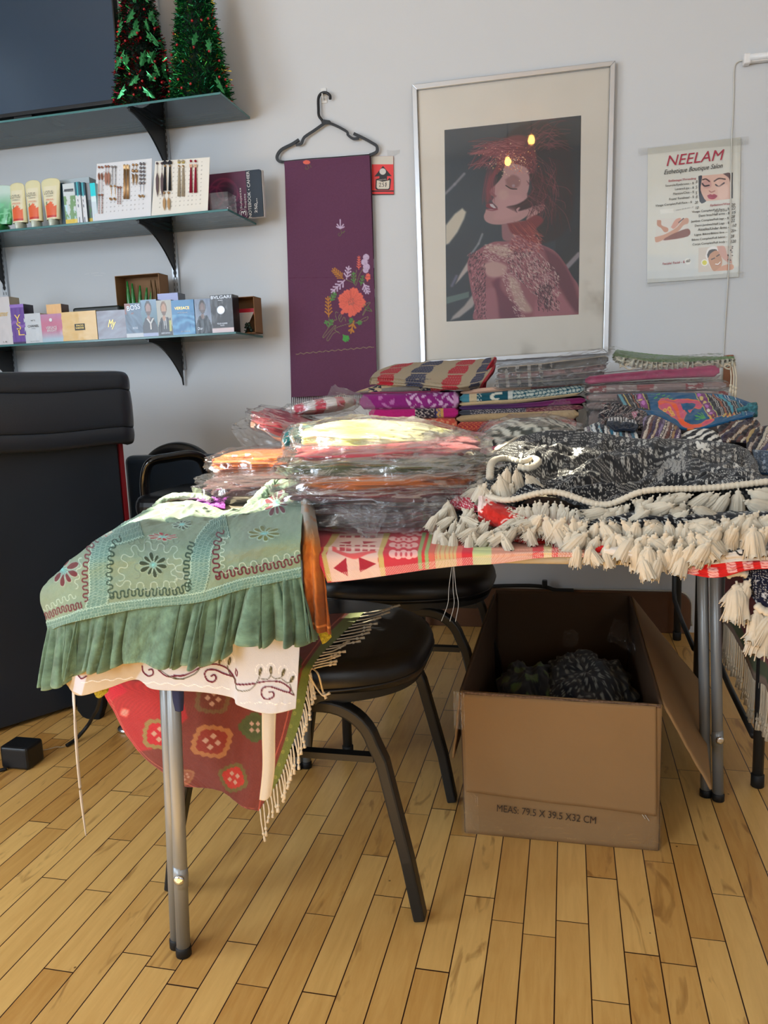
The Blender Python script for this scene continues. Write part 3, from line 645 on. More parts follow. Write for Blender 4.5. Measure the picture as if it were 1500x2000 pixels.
# ============================================================ tinsel trees
def tinsel_tree(x, y, z0, h, r0, seed, label, greens, accents, leafy):
    r = thing('tinsel_tree', (x, y, z0), label, 'christmas tree'); R_ = random.Random(seed)
    MB().lathe((x, y, z0), [(r0*.75, 0), (r0*.62, h*.2), (r0*.34, h*.6), (.004, h*.97)], 18).mesh('cone', pm('tree_core', greens[0], rough=.8), r, smooth=True)
    def strands(name, n, col, rough, ln, wd, spr):
        V = []; Fq = []
        for _ in range(n):
            t = 1-math.sqrt(R_.random()); a = R_.uniform(0, 2*math.pi); rr = r0*(1-t)**.9*R_.uniform(.72, 1.0)
            p = np.array([x+rr*math.cos(a), y+rr*math.sin(a), z0+h*t*.98+.004])
            d = np.array([math.cos(a)+R_.uniform(-1, 1)*spr, math.sin(a)+R_.uniform(-1, 1)*spr, R_.uniform(-.9, .7)]); d /= np.linalg.norm(d)
            s = np.cross(d, (R_.uniform(-1, 1), R_.uniform(-1, 1), R_.uniform(-1, 1))); s /= np.linalg.norm(s)+1e-6
            l_ = ln*R_.uniform(.6, 1.3); k = len(V); e = p+d*l_; e[2] = max(e[2], z0+.001)
            V += [p-s*wd, p+s*wd, e+s*wd, e-s*wd]; Fq.append((k, k+1, k+2, k+3))
        ob = mk(name, V, np.array(Fq), pm('tinsel_%d_%d_%d' % tuple(col), col, rough=rough, metal=.85), r); ob['kind'] = 'stuff'
    strands('tinsel', 6500, greens[1], .28, .022, .0011, .9)
    strands('tinsel', 2500, greens[2], .2, .020, .0012, .9)
    for c, n in accents: strands('tinsel', n, c, .2, .024, .0018, .8)
    for k in range(leafy):                    # foil holly leaves
        t = 1-math.sqrt(R_.uniform(.03, 1)); a = R_.uniform(-math.pi*1.05, .1); rr = r0*(1-t)+.004
        c = np.array([x+rr*math.cos(a), y+rr*math.sin(a), z0+h*t+.03]); u = np.array([-math.sin(a), math.cos(a), 0]); w = np.array([math.cos(a)*.25, math.sin(a)*.25, -1.]); nn_ = np.array([math.cos(a), math.sin(a), .25]); th = R_.uniform(-.9, .9)
        u2 = u*math.cos(th)+w*math.sin(th); w2 = -u*math.sin(th)+w*math.cos(th); s = R_.uniform(.8, 1.25)
        out = []
        for i, (q_, p_) in enumerate(((0, -.026), (.006, -.014), (.015, -.015), (.010, -.002), (.017, .003), (.009, .012), (.008, .022), (0, .030), (-.008, .022), (-.009, .012), (-.017, .003), (-.010, -.002), (-.015, -.015), (-.006, -.014))):
            out.append(c+s*(u2*q_*.8+w2*p_)+nn_*(.004-abs(q_)*.4))
        lf = MB(); lf.add([c+nn_*.006]+out, [(0, i+1, (i+1) % 14+1) for i in range(14)]).mesh('holly_leaf', pm('foil_leaf', (62, 150, 92), rough=.25, metal=.6), r, fix=False)
    for k in range(26):
        t = 1-math.sqrt(R_.uniform(.05, 1)); a = R_.uniform(-math.pi, .1); rr = r0*(1-t)+.012
        MBq = MB(); MBq.lathe((x+rr*math.cos(a), y+rr*math.sin(a), z0+h*t+.01), [(.0005, 0), (.0035, .0012), (.0048, .0045), (.0035, .0078), (.0005, .009)], 8); o = MBq.mesh('berry', pm('red_berry', (170, 20, 32), rough=.25, coat=.5), r, smooth=True)
c = S(278, 190, 2.84); tinsel_tree(c[0], 2.86, SZS[0]+.009, .66, .108, 3, 'tinsel tree with foil holly leaves and red tinsel, right next to the television', ((20, 40, 30), (24, 74, 50), (120, 24, 44)), (((205, 30, 50), 700), ((60, 175, 90), 500)), 60)
c = S(388, 184, 2.84); tinsel_tree(c[0], 2.86, SZS[0]+.009, .66, .108, 4, 'green tinsel tree at the end of the top shelf', ((18, 50, 36), (22, 92, 60), (60, 165, 92)), (((190, 40, 44), 110), ((200, 190, 90), 260), ((90, 210, 110), 700)), 5)
# ============================================================ things on the middle shelf
ZM = SZS[1]+.0085; ZL = SZS[2]+.0085
def m_txt(name, c, **k): return pm(name, c, rough=k.pop('rough', .5), **k)
TB = m_txt('ink_black', (28, 28, 30)); TW = m_txt('ink_white', (236, 236, 236)); TR = m_txt('ink_red', (176, 28, 58)); TGo = pm('foil_gold', (226, 190, 110), rough=.3, metal=.6)
def tube_bottle(px0, px1, pbx0, pbx1, ytop, ybot, body, label, art, capc=(205, 215, 200), Y=2.80, z0=None, cat='tube'):
    z0 = ZM if z0 is None else z0
    xc0 = S(pbx0, ybot, Y)[0]; xc1 = S(pbx1, ybot, Y)[0]; xt0 = S(px0, ytop+15, Y)[0]; xt1 = S(px1, ytop+15, Y)[0]
    zt = S((px0+px1)/2, ytop, Y)[2]; r = thing('lotion_tube', ((xc0+xc1)/2, Y, z0), label, cat)
    hc = (zt-z0)*.16; m, n = 60, 36; rows = []
    for i in range(m):
        t = i/(m-1); z = z0+hc+(zt-z0-hc)*t
        xa = xc0+(xt0-xc0)*t; xb = xc1+(xt1-xc1)*t; c_ = (xa+xb)/2; hw = (xb-xa)/2
        top = math.sqrt(max(0, 1-max(0, (t-.86)/.14)**2.2)); hw2 = hw*(.25+.75*top); dp = .017*(1-t**1.6*.85)
        rows.append([(c_+hw2*math.cos(a), Y+dp*math.sin(a)*(1 if abs(math.cos(a)) < 1 else 0), z) for a in np.linspace(0, 2*math.pi, n, endpoint=False)])
    P = np.array(rows); T_, A_ = np.meshgrid(np.linspace(0, 1, m), np.linspace(0, 2*math.pi, n, endpoint=False), indexing='ij')
    u = np.cos(A_); front = np.sin(A_) < .1
    col = art(u, T_, front)
    P = np.concatenate([P, P[-1:]*0+P[-1].mean(0)]); col = np.concatenate([col, col[-1:]])
    sheet('body', P, pm('soft_plastic', (255, 255, 255), rough=.3, spec=.5, coat=.4, vc=True), r, col=col, wrapv=True)
    c_ = (xc0+xc1)/2; hw = (xc1-xc0)/2
    MB().lathe((c_, Y, z0), [(hw*.86, 0), (hw*.9, .002), (hw*.96, hc*.9), (hw*.9, hc)], 24, sy=.017/max(hw, .001)*.95).mesh('cap', pm('clear_cap_%d' % capc[0], capc, rough=.12, coat=.6), r, smooth=True)
    return r, c_, hw, z0+hc, zt
def lotus_art(u, t, f):
    c = C3((226, 220, 176), u.shape); c = np.where((np.abs(u) < .72)[..., None] & f[..., None] & ((t > .03) & (t < .80))[..., None], np.array((232, 226, 196))/255., c)
    o_ = f & (np.abs(u) < .72) & (t > .10) & (t < .33+.10*np.exp(-((u+.05)/.35)**2)+.02*np.sin(u*9)); c[o_] = np.array((232, 104, 62))/255.
    o_ = f & (np.abs(u) < .72) & (t > .04) & (t < .10); c[o_] = np.array((196, 52, 46))/255.
    o_ = f & (u < -.35) & (u > -.62) & (t > .35) & (t < .44); c[o_] = np.array((84, 110, 62))/255.
    return c
for a, b_, c_, d_, yt, yb, lb in ((19, 49, 27, 55, 357, 441, 'cream lotion tube with orange fruit on the label, leftmost of the three alike'), (49, 80, 59, 85, 352, 438, 'cream lotion tube with orange fruit on the label, between its two alike'), (80, 119, 93, 119, 348, 435, 'cream lotion tube with orange fruit on the label, rightmost of the three alike')):
    r, xc, hw, zb, zt = tube_bottle(a, b_, c_, d_, yt, yb, None, lb, lotus_art)
    H_ = zt-zb; txt('lettering', 'LOTUS', (xc-hw*.70-.002, 2.785, zb+H_*.60), hw*1.3, .013, m_txt('ink_slate', (92, 92, 84)), r)
    txt('lettering', 'HERBALS', (xc-hw*.5, 2.7845, zb+H_*.545), hw*1.0, .004, m_txt('ink_slate', (92, 92, 84)), r)
    txt('lettering', 'APRISCRUB', (xc-hw*.55, 2.7835, zb+H_*.45), hw*1.1, .006, m_txt('ink_orange', (226, 120, 86)), r)
def aloe_art(u, t, f): c = mixc(np.array((30, 140, 70))/255., np.array((196, 220, 210))/255., np.clip(t*1.5-.2, 0, 1)); m_ = (np.abs(vnoise(u*5+t*3, t*9, 4)) < .22) & (t < .55); c[m_] = np.array((120, 200, 150))/255.; return c
tube_bottle(-22, 27, -14, 24, 362, 444, None, 'green and white gel tube at the left photo edge on the middle shelf', aloe_art, (40, 130, 70))
def carton(name, px0, px1, ytop, ybot, Y, dep, label, art, side=(60, 60, 64), top=None, mat=GLOSSP, cat='box', group=None, z0=None, m=44, n=34, zt=None, yaw=0.):
    """upright box whose front face carries a drawn pattern; art(u, v) -> colours, v from the bottom"""
    z0 = ZL if z0 is None else z0; ym = (ytop+ybot)/2
    x0 = S(px0, ym, Y)[0]; x1 = S(px1, ym, Y)[0]; z1 = S((px0+px1)/2, ytop, Y)[2] if zt is None else zt
    r = thing(name, ((x0+x1)/2, Y+dep/2, z0), label, cat, group)
    u, v = gcoords(n, m); X = x0+(x1-x0)*u; Z = z0+(z1-z0)*v
    e = .0016*((u > 0) & (u < 1) & (v > 0) & (v < 1))*0
    P = np.stack([X, np.full_like(X, Y)-.0004*fbm(u*6, v*6, int(px0)), Z], -1)
    colf = art(u, v) if callable(art) else C3(art, u.shape)
    V = [P.reshape(-1, 3)]; Cc = [colf.reshape(-1, 3)]; Fq = [gridF(n, m)]; k = n*m
    for quad, cc in (([(x1, Y, z0), (x1, Y+dep, z0), (x1, Y+dep, z1), (x1, Y, z1)], side), ([(x0, Y+dep, z0), (x0, Y, z0), (x0, Y, z1), (x0, Y+dep, z1)], side), ([(x0, Y, z1), (x1, Y, z1), (x1, Y+dep, z1), (x0, Y+dep, z1)], top or side), ([(x0, Y, z0), (x0, Y+dep, z0), (x1, Y+dep, z0), (x1, Y, z0)], side), ([(x1, Y+dep, z0), (x0, Y+dep, z0), (x0, Y+dep, z1), (x1, Y+dep, z1)], side)):
        V.append(np.array(quad)); Cc.append(C3(cc, (4,))); Fq.append(np.array([[k, k+1, k+2, k+3]])); k += 4
    mk('carton', np.vstack(V), np.vstack(Fq), mat, r, col=np.vstack(Cc))
    return r, x0, x1, z0, z1
def arr(c): return np.array(c)/255.
def him(u, v):
    c = C3((210, 220, 222), u.shape); m_ = (v < .72) & (fbm(u*3, v*5, 8) > -.1-.2*(v < .5)); c[m_] = arr((120, 160, 110)); c[(v < .5) & (fbm(u*5, v*6, 3) > .25)] = arr((190, 226, 236))
    c[(v < .14)] = arr((228, 196, 60)); c[(v > .82) & (v < .88) & (u > .1) & (u < .9)] = arr((60, 66, 72)); return c
r, x0, x1, z0, z1 = carton('pack', 125, 148, 358, 432, 2.79, .03, 'white and green herbal pack beside the cream lotion tubes', him, (30, 62, 76), z0=ZM)
txt('lettering', 'Himalaya', (x0+.004, 2.788, z1-.03), (x1-x0)*.8, .007, TB, r)
carton('pack', 119, 127, 357, 434, 2.81, .03, 'thin dark blue box right of the cream lotion tubes', (34, 66, 84), (20, 44, 58), z0=ZM)
def tooth(u, v): c = C3((222, 226, 230), u.shape); c[v > .68] = arr((30, 92, 112)); c[(v > .66) & (u > .4) & (u < .62)] = arr((60, 190, 200)); c[(v < .6) & (np.abs(u-.4) < .09) & (vnoise(u*3, v*26, 3) > 0)] = arr((90, 98, 116)); return c
r, x0, x1, z0, z1 = carton('pack', 148, 158, 355, 430, 2.785, .03, 'white and teal toothpaste box, left of the pair', tooth, (120, 130, 140), z0=ZM)
r, x0, x1, z0, z1 = carton('pack', 158.5, 168, 356, 429, 2.79, .03, 'white and teal toothpaste box, right of the pair', tooth, (80, 90, 100), z0=ZM)
def gry(u, v): c = C3((104, 116, 124), u.shape); c[v > .6] = arr((142, 150, 158)); c[v < .14] = arr((214, 180, 60)); c[(v > .14) & (v < .45) & (fbm(u*3, v*6, 5) > 0)] = arr((88, 128, 92)); return c
carton('pack', 168, 178, 357, 428, 2.80, .03, 'grey green pack with a yellow foot beside the toothpaste boxes', gry, (70, 80, 84), z0=ZM)
def cyn(u, v): c = C3((205, 222, 232), u.shape); c[v > .66] = arr((0, 214, 226)); c[(v > .52) & (v < .66)] = arr((220, 240, 244)); return c
carton('pack', 178, 188, 357, 424, 2.77, .02, 'small pack with bright cyan top next to the left earring card', cyn, (150, 200, 210), z0=ZM)
c = S(168, 352, 2.93)
tag(MB().lathe((c[0], 2.93, ZM), [(.034, 0), (.036, .003), (.036, .10), (.034, .12), (.040, .124), (.040, .135), (.037, .152), (.026, .166), (.010, .172), (.001, .173)], 28).mesh('jar', pm('teal_plastic', (24, 122, 146), rough=.2, coat=.5), smooth=True), 'teal jar with a domed lid behind the white packs on the middle shelf', 'jar')
tag(MB().box(S(119, 355, 2.86)[0], S(180, 352, 2.86)[0], 2.84, 2.90, ZM, S(150, 351, 2.86)[2]).mesh('box', pm('pale_box', (176, 190, 196), rough=.4), bevel=.001), 'flat pale box standing behind the herbal packs', 'box')
# ------------------------------------------------------------ earring cards
CARDM = pm('white_card', (255, 255, 255), rough=.6, vc=True)
def card(pts, label, tint, Yb, Yt):
    TL, TR_, BR, BL = [S(x, y, Y) for (x, y), Y in zip(pts, (Yt, Yt, Yb, Yb))]
    zb = ZM; BL[2] = BR[2] = zb
    c = thing('earring_card', tuple((BL+BR)/2), label, 'earring card')
    m, n = 90, 90; u, v = gcoords(m, n); P = ((1-u)*(1-v))[..., None]*BL+(u*(1-v))[..., None]*BR+(u*v)[..., None]*TR_+((1-u)*v)[..., None]*TL
    col = C3(tint, u.shape); g = (np.abs((u*14+.5) % 1-.5) < .13) & (np.abs((v*13+.5) % 1-.5) < .13) & (u > .1) & (u < .92) & (v > .08) & (v < .93); col[g] = arr(tint)*.80
    sheet('card', P, CARDM, c, col=col, thick=.0012, off=1 if False else -1, smooth=False)
    sp = MB(); mid = (TL+TR_)/2*.55+(BL+BR)/2*.45; sp.box(mid[0]-.02, mid[0]+.02, mid[1]+.003, mid[1]+.07, zb, zb+.0015); sp.prism([(mid[0]-.01, mid[1]+.004, mid[2]), (mid[0]+.01, mid[1]+.004, mid[2]), (mid[0]+.01, mid[1]+.07, zb), (mid[0]-.01, mid[1]+.07, zb)], (0, .001, .001)); sp.mesh('easel_back', CARDM, c, col=C3(tint, (16,)) if False else None)
    def at(px, py, out=.003):                 # a point on the card face below pixel px, py
        for _ in range(1):
            d = ray(px, py); n_ = np.cross(BR-BL, TL-BL); n_ /= np.linalg.norm(n_); 
            if n_[1] > 0: n_ = -n_
            t = np.dot(BL-CAMP, n_)/np.dot(d, n_); return CAMP+d*t+n_*out
    return at
atL = card([(189, 320), (297, 309), (294.5, 417), (183.5, 428)], 'white pegboard card full of gold and silver earrings, the left one', (226, 229, 234), 2.765, 2.80)
atR = card([(303, 315), (410, 306.5), (405.5, 407), (295, 417)], 'cream pegboard card with tassel earrings, the right one', (232, 230, 222), 2.765, 2.80)
GOLDM = pm('gold_plate', (196, 160, 118), rough=.3, metal=.8); SILM = pm('silver_plate', (170, 170, 176), rough=.28, metal=.9); ROSE = pm('rose_gold', (178, 128, 112), rough=.35, metal=.6); PEARL = pm('pearl', (236, 232, 222), rough=.2, coat=.6)
def earring(at, px, y0, y1, style, c, label, group):
    p0, p1 = at(px, y0, .004), at(px, y1, .005); r = thing('earring', tuple(p0), label, 'earring', group)
    up = p0-p1; Ln = np.linalg.norm(up); dn = -up/Ln; sx = np.array([1., 0, 0]); q = lambda t: p0+dn*Ln*t
    MB().lathe(q(0)+(0, -.001, 0), [(.001, -.003), (.0045, -.001), (.0045, .001), (.001, .003)], 8, axis=(0, -1, 0)).mesh('stud', c if style != 'pearltop' else PEARL, r, smooth=True)
    if style == 'tassel':
        MB().lathe(q(.12), [(.003, 0), (.004, .004), (.003, .007)], 8, axis=dn).mesh('bead', GOLDM, r, smooth=True)
        V = MB()
        for k in range(10):
            a = k*.63; o2 = np.array([math.cos(a), math.sin(a)*.4, 0]); V.tube([q(.16)+o2*.0015, q(.55)+o2*.0034, q(1)+o2*.0048], .0011, 5)
        V.mesh('strands', c, r, smooth=True)
    elif style == 'leaf':
        V = MB(); V.tube([q(.05), q(.3)], .0008, 5)
        V.prism([q(.25), q(.45)+sx*.0065, q(.8)+sx*.0055, q(1)+sx*.002, q(.75)-sx*.004, q(.45)-sx*.005], (0, -.0012, 0)); V.mesh('drop', c, r)
    elif style == 'spoon':
        V = MB(); V.lathe(q(.22), [(.001, 0), (.006, .006), (.0075, .014), (.006, .022), (.001, .028)], 10, axis=dn, sy=.4); V.tube([q(.2), q(1)], .0009, 5); V.mesh('drop', c, r, smooth=True)
    elif style == 'bar':
        V = MB(); V.tube([q(.0), q(1)], .0011, 6)
        for t in np.linspace(.15, 1, 7): V.lathe(q(t), [(.0005, -.002), (.0022, 0), (.0005, .002)], 6, axis=dn)
        V.mesh('drop', c, r, smooth=True)
    elif style == 'wide':
        V = MB()
        for k in range(5): V.tube([q(.08)+sx*.0018*(k-2), q(.97)+sx*.0020*(k-2)], .0011, 5)
        V.mesh('strands', c, r, smooth=True); MB().box(*sum([[float(q(.06)[i]-d_), float(q(.06)[i]+d_)] for i, d_ in enumerate((.005, .0015, .010))], [])).mesh('clasp', pm('bright_gold', (250, 214, 160), rough=.2, metal=.8), r)
    elif style == 'cone':
        V = MB(); V.lathe(q(.48), [(.007, 0), (.0055, Ln*.22), (.001, Ln*.52)], 10, axis=dn, sy=.5); V.lathe(q(.3), [(.001, -.005), (.0055, -.003), (.0055, .003), (.001, .005)], 9, axis=(0, -1, 0)); V.tube([q(0), q(.25)], .001, 5); V.mesh('drop', c, r, smooth=True)
    elif style == 'gems':
        V = MB()
        for t in np.linspace(.02, 1, 6): V.lathe(q(t), [(.001, -.002), (.0055, -.001), (.0048, .0015), (.001, .003)], 6, axis=(0, -1, 0))
        V.mesh('stones', c, r)
    elif style == 'drum':
        V = MB(); V.box(*(float(v) for v in (q(.1)[0]-.0008, q(.1)[0]+.0008, q(.1)[1]-.001, q(.1)[1]+.001, q(.9)[2], q(.1)[2]))); V.mesh('hoop', c, r); MB().lathe(q(.88), [(.003, -.003), (.009, -.001), (.009, .003), (.003, .006)], 12, axis=dn, sy=.5).mesh('bell', GOLDM, r, smooth=True)
    return r
zl = lambda X, Y_: (180+X*.16, 290+Y_*.16)
pairs = [(92, 128, 235, 545, 'spoon', ROSE, 'rose gold drop with oval bead, upper left of the left card', 'rose gold drops'), (174, 208, 225, 465, 'leaf', ROSE, 'rose gold shell drop near the top of the left card', 'shell drops'), (252, 290, 230, 440, 'bar', SILM, 'thin silver bar drop near the top of the left card', 'silver bars'),
         (404, 442, 215, 635, 'wide', GOLDM, 'wide gold tassel in the middle of the left card', 'gold tassels'), (508, 548, 205, 455, 'cone', GOLDM, 'gold cone drop with crystals on the left card', 'gold cones'), (598, 638, 190, 425, 'gems', pm('smoky_stones', (120, 122, 134), rough=.15, metal=.5), 'chain of smoky stones at the right of the left card', 'smoky stone chains'),
         (236, 284, 465, 640, 'drum', GOLDM, 'gold lantern earring low on the left card', 'lantern earrings'), (322, 352, 480, 680, 'bar', ROSE, 'pink beaded drop low on the left card', 'pink drops'), (92, 128, 572, 795, 'bar', ROSE, 'beaded gold drop at the lower left of the left card', 'beaded drops'), (590, 630, 430, 605, 'drum', SILM, 'fine chain with a gold bar at the right of the left card', 'chain drops')]
for xa, xb, ya, yb, st, c_, lb, gp in pairs:
    for X in (xa, xb):
        p = zl(X, ya); p2 = zl(X, yb); earring(atL, p[0], p[1], p2[1], st, c_, ('left ' if X == xa else 'right ')+lb, gp)
FB = lambda n_, c_: pm('silk_'+n_, c_, rough=.75)
pairs = [(800, 858, 188, 600, 'leaf', pm('brown_crystal', (96, 80, 84), rough=.4, metal=.2), 'brown beaded spindle at the left of the right card', 'brown spindles'), (895, 955, 165, 520, 'tassel', FB('black', (28, 30, 38)), 'black tassel with a black bow stud on the right card', 'black tassels'), (1065, 1115, 160, 590, 'tassel', FB('beige', (176, 164, 142)), 'beige tassel with a yellow flower stud on the right card', 'beige tassels'), (1212, 1268, 160, 545, 'tassel', FB('red', (150, 22, 52)), 'dark red tassel with a square crystal on the right card', 'red tassels'), (885, 940, 545, 765, 'leaf', GOLDM, 'gold feather below the black tassels on the right card', 'gold feathers')]
for xa, xb, ya, yb, st, c_, lb, gp in pairs:
    for X in (xa, xb):
        p = zl(X, ya); p2 = zl(X, yb); e_ = earring(atR, p[0], p[1], p2[1], st, c_, ('left ' if X == xa else 'right ')+lb, gp)
        if 'bow' in lb: q_ = atR(*zl(X, 182), .004); MB().box(q_[0]-.009, q_[0]+.009, q_[1]-.003, q_[1], q_[2]-.005, q_[2]+.005).mesh('bow', FB('black', (28, 30, 38)), e_, bevel=.002)
        if 'flower' in lb:
            q_ = atR(*zl(X, 168), .004); b = MB()
            for k in range(5): b.lathe(q_+(.004*math.cos(k*1.257), 0, .004*math.sin(k*1.257)), [(.0005, -.001), (.003, 0), (.0005, .002)], 7, axis=(0, -1, 0))
            b.mesh('flower', pm('yellow_enamel', (226, 206, 120), rough=.4), e_, smooth=True); MB().lathe(atR(*zl(X, 235), .004), [(.0005, -.006), (.0035, 0), (.0005, .006)], 8).mesh('pearl', PEARL, e_, smooth=True)
        if 'square' in lb: q_ = atR(*zl(X, 218), .004); MB().box(q_[0]-.0055, q_[0]+.0055, q_[1]-.003, q_[1], q_[2]-.006, q_[2]+.006).mesh('crystal', pm('peach_crystal', (220, 180, 158), rough=.1, coat=.8), e_, bevel=.001)
# ------------------------------------------------------------ notebook and clear box at the shelf's end
nb = thing('notebook', tuple(S(465, 430, 2.93)), 'purple and dark notebook standing at the right end of the middle shelf', 'notebook')
x0, x1 = S(405, 400, 2.93)[0], S(517, 400, 2.93)[0]; z0 = ZM; z1 = S(480, 333, 2.93)[2]
u, v = gcoords(110, 80); X = x0+(x1-x0)*u; Z = z0+(z1-z0)*v
col = C3((96, 44, 76), u.shape)
for cx_, cz_, r_ in ((.35, .62, .20), (.30, .55, .32), (.12, .5, .22), (.28, .3, .42)):
    d_ = np.hypot((u-cx_)*1.25, v-cz_); col = mixc(col, arr((150, 56, 96)), np.exp(-((d_-r_)/.022)**2)*.8)
col = mixc(col, arr((52, 40, 60)), np.exp(-((np.hypot((u-.42)*1.2, v-.62))/.17)**2)*.8)
col[(v < .38) & (v > .04) & (u > .38) & (u < .70) & (np.sin(v*60) > .3)] = arr((78, 34, 66))
col[u > .715] = arr((32, 44, 58)); P = np.stack([X, np.full_like(X, 2.925), Z], -1)
cr = np.hypot(np.maximum(0, u-.94)*(x1-x0), np.maximum(0, v-.92)*(z1-z0)) > .0095
sheet('cover', P, PRINT, nb, col=col, thick=.0012, mask=~(cr), smooth=False)
MB().box(x0, x1-.002, 2.928, 2.945, z0, z1-.004).mesh('pages', pm('page_edges', (222, 220, 220), rough=.8), nb)
wT = lambda s_, px, py, ww, hh, nm_=TW: txt('lettering', s_, tuple(S(px, py, 2.9235)), ww, hh, nm_, nb, roll=-math.pi/2)
wT('NOTEBOOK • CAHIER', 492, 425, .166, .012); wT('250', 502.5, 416, .034, .010); wT('Pages', 503, 404, .030, .006); wT('Subjects', 473, 408, .075, .010); wT('Sujets', 481, 407, .052, .010); wT('3', 481, 422, .017, .022)
t_ = np.linspace(0, 2*math.pi, 29)[:, None]; cc = S(475, 418, 2.9238); MB().tube(cc+np.hstack([.016*np.cos(t_), 0*t_, .018*np.sin(t_)]), .0006, 5, cap=False).mesh('ring_mark', TW, nb)
cb = thing('clear_box', tuple(S(430, 412, 2.80)), 'small empty clear plastic box at the right end of the middle shelf', 'box')
x0, x1 = S(410, 400, 2.79)[0], S(447, 400, 2.79)[0]
b = MB(); z1 = S(430, 376, 2.79)[2]; 
for q_ in ((x0, x1, 2.785, 2.786), (x0, x1, 2.86, 2.861), (x0, x0+.001, 2.785, 2.86), (x1-.001, x1, 2.785, 2.86)): b.box(q_[0], q_[1], q_[2], q_[3], ZM, z1)
b.box(x0, x1, 2.785, 2.861, ZM, ZM+.001); b.mesh('walls', film('clear_acetate', haze=.04, rough=.05, bscale=8, bstr=.3), cb)
# ============================================================ perfume boxes on the lowest shelf
YP = 2.775
def plain(c, n_=0): return lambda u, v: np.clip(C3(c, u.shape)*(1+.03*fbm(u*4, v*4, n_)[..., None]), 0, 1)
def L_(s_, r, x0, x1, z0, z1, fx0, fx1, fz0, fz1, mat, **k):
    return txt('lettering', s_, (x0+(x1-x0)*fx0, YP-.0012+k.pop('dy', 0), z0+(z1-z0)*fz0), (x1-x0)*(fx1-fx0), (z1-z0)*(fz1-fz0), mat, r, **k)
SILV = pm('foil_silver', (196, 198, 204), rough=.35, metal=.4); GRYT = pm('ink_grey', (92, 96, 104), rough=.5)
a = carton('perfume_box', -20, 22, 580, 671, YP, .06, 'tall cream perfume box at the left photo edge', plain((212, 206, 206)), (196, 180, 150), (214, 196, 160)); L_('amour', *a, .5, .88, .60, .68, TGo); L_('L.B.', *a, .52, .72, .05, .08, GRYT)
def ysl(u, v): c = C3((104, 66, 152), u.shape); c[v > .93] = arr((150, 112, 196)); c[v < .06] = arr((60, 40, 84)); c[(np.abs(v-.5-.06*np.sin(u*6)) < .035)] = arr((138, 96, 178)); return c
a = carton('perfume_box', 22, 49, 594, 669, YP, .06, 'narrow purple perfume box with a gold monogram', ysl, (42, 34, 54), (70, 56, 88)); L_('Y', *a, .28, .72, .52, .74, TGo); L_('S', *a, .34, .66, .36, .56, TGo); L_('L', *a, .38, .82, .22, .40, TGo)
a = carton('perfume_box', 48, 81, 612, 668, YP, .05, 'white perfume box with small black lettering, next to the narrow purple box', plain((206, 210, 214), 2), (170, 170, 172)); L_('N°5', *a, .42, .66, .74, .79, TB); L_('CHANEL', *a, .2, .86, .54, .62, TB); L_('PARIS', *a, .42, .64, .48, .505, GRYT); L_('EAU DE PARFUM', *a, .28, .8, .06, .08, GRYT)
def pink(u, v): c = mixc(arr((178, 200, 214)), arr((206, 120, 148)), np.clip((v-.12)*3, 0, 1)); return mixc(c, arr((178, 150, 196)), np.clip((v-.7)*2.2, 0, 1)*.8)
a = carton('perfume_box', 81, 122, 613, 665, YP, .05, 'pink perfume box with bold white lettering', pink, (196, 170, 184)); L_('VERSACE', *a, .22, .74, .47, .57, TW, bold=.02); L_('BRIGHT', *a, .26, .72, .38, .46, TW, bold=.02); MB().lathe((a[1]+(a[2]-a[1])*.48, YP-.001, a[3]+(a[4]-a[3])*.79), [(.0068, 0), (.0068, .0006)], 20, axis=(0, -1, 0)).mesh('medallion', TW, a[0])
a = carton('perfume_box', 92, 121, 594, 640, YP+.06, .05, 'small orange box standing behind the pink perfume box', plain((240, 190, 128)), (110, 80, 66), (228, 176, 120))
def goldb(u, v): return mixc(arr((232, 186, 112)), arr((240, 204, 140)), .5+.5*fbm(u*3, v*8, 5))
a = carton('perfume_box', 121, 189, 608, 664, YP, .05, 'wide golden perfume box with a small black name plate', goldb, (190, 150, 96)); x0, x1, z0, z1 = a[1:]; MB().box(x0+(x1-x0)*.37, x0+(x1-x0)*.66, YP-.0012, YP, z0+(z1-z0)*.36, z0+(z1-z0)*.58).mesh('name_plate', pm('black_plate', (60, 54, 40), rough=.4), a[0]); L_('PACO', *a, .42, .62, .49, .545, TGo, dy=-.001); L_('RABANNE', *a, .40, .63, .41, .46, TGo, dy=-.001)
def my(u, v): return mixc(arr((128, 122, 132)), arr((166, 172, 190)), .5+.5*fbm(u*2+v*2, v*6-u*3, 9))
a = carton('perfume_box', 190, 246, 606, 660, YP, .05, 'grey perfume box with gold handwriting, right of the golden box', my, (30, 30, 34)); L_('My', *a, .36, .64, .42, .76, TGo, shear=.5)
def boss(u, v):
    c = mixc(arr((52, 66, 84)), arr((120, 146, 172)), .5+.5*ridge(u*2+v*1.5, v*4+u*2, 3)); c[(v > .68) & (u < .5) & (fbm(u*5, v*5, 2) > 0)] = arr((150, 100, 92)); c[v < .12] = arr((206, 210, 216)); return c
a = carton('perfume_box', 245, 278, 592, 656, YP, .05, 'dark crinkled perfume box with big slanting letters', boss, (24, 28, 34)); L_('BOSS', *a, .14, .92, .78, .92, SILV, roll=-.12); L_('BOSS', *a, .4, .7, .25, .31, SILV)
def face(c, fx, fy, rx, ry, skin, hair, beard=None):
    pass
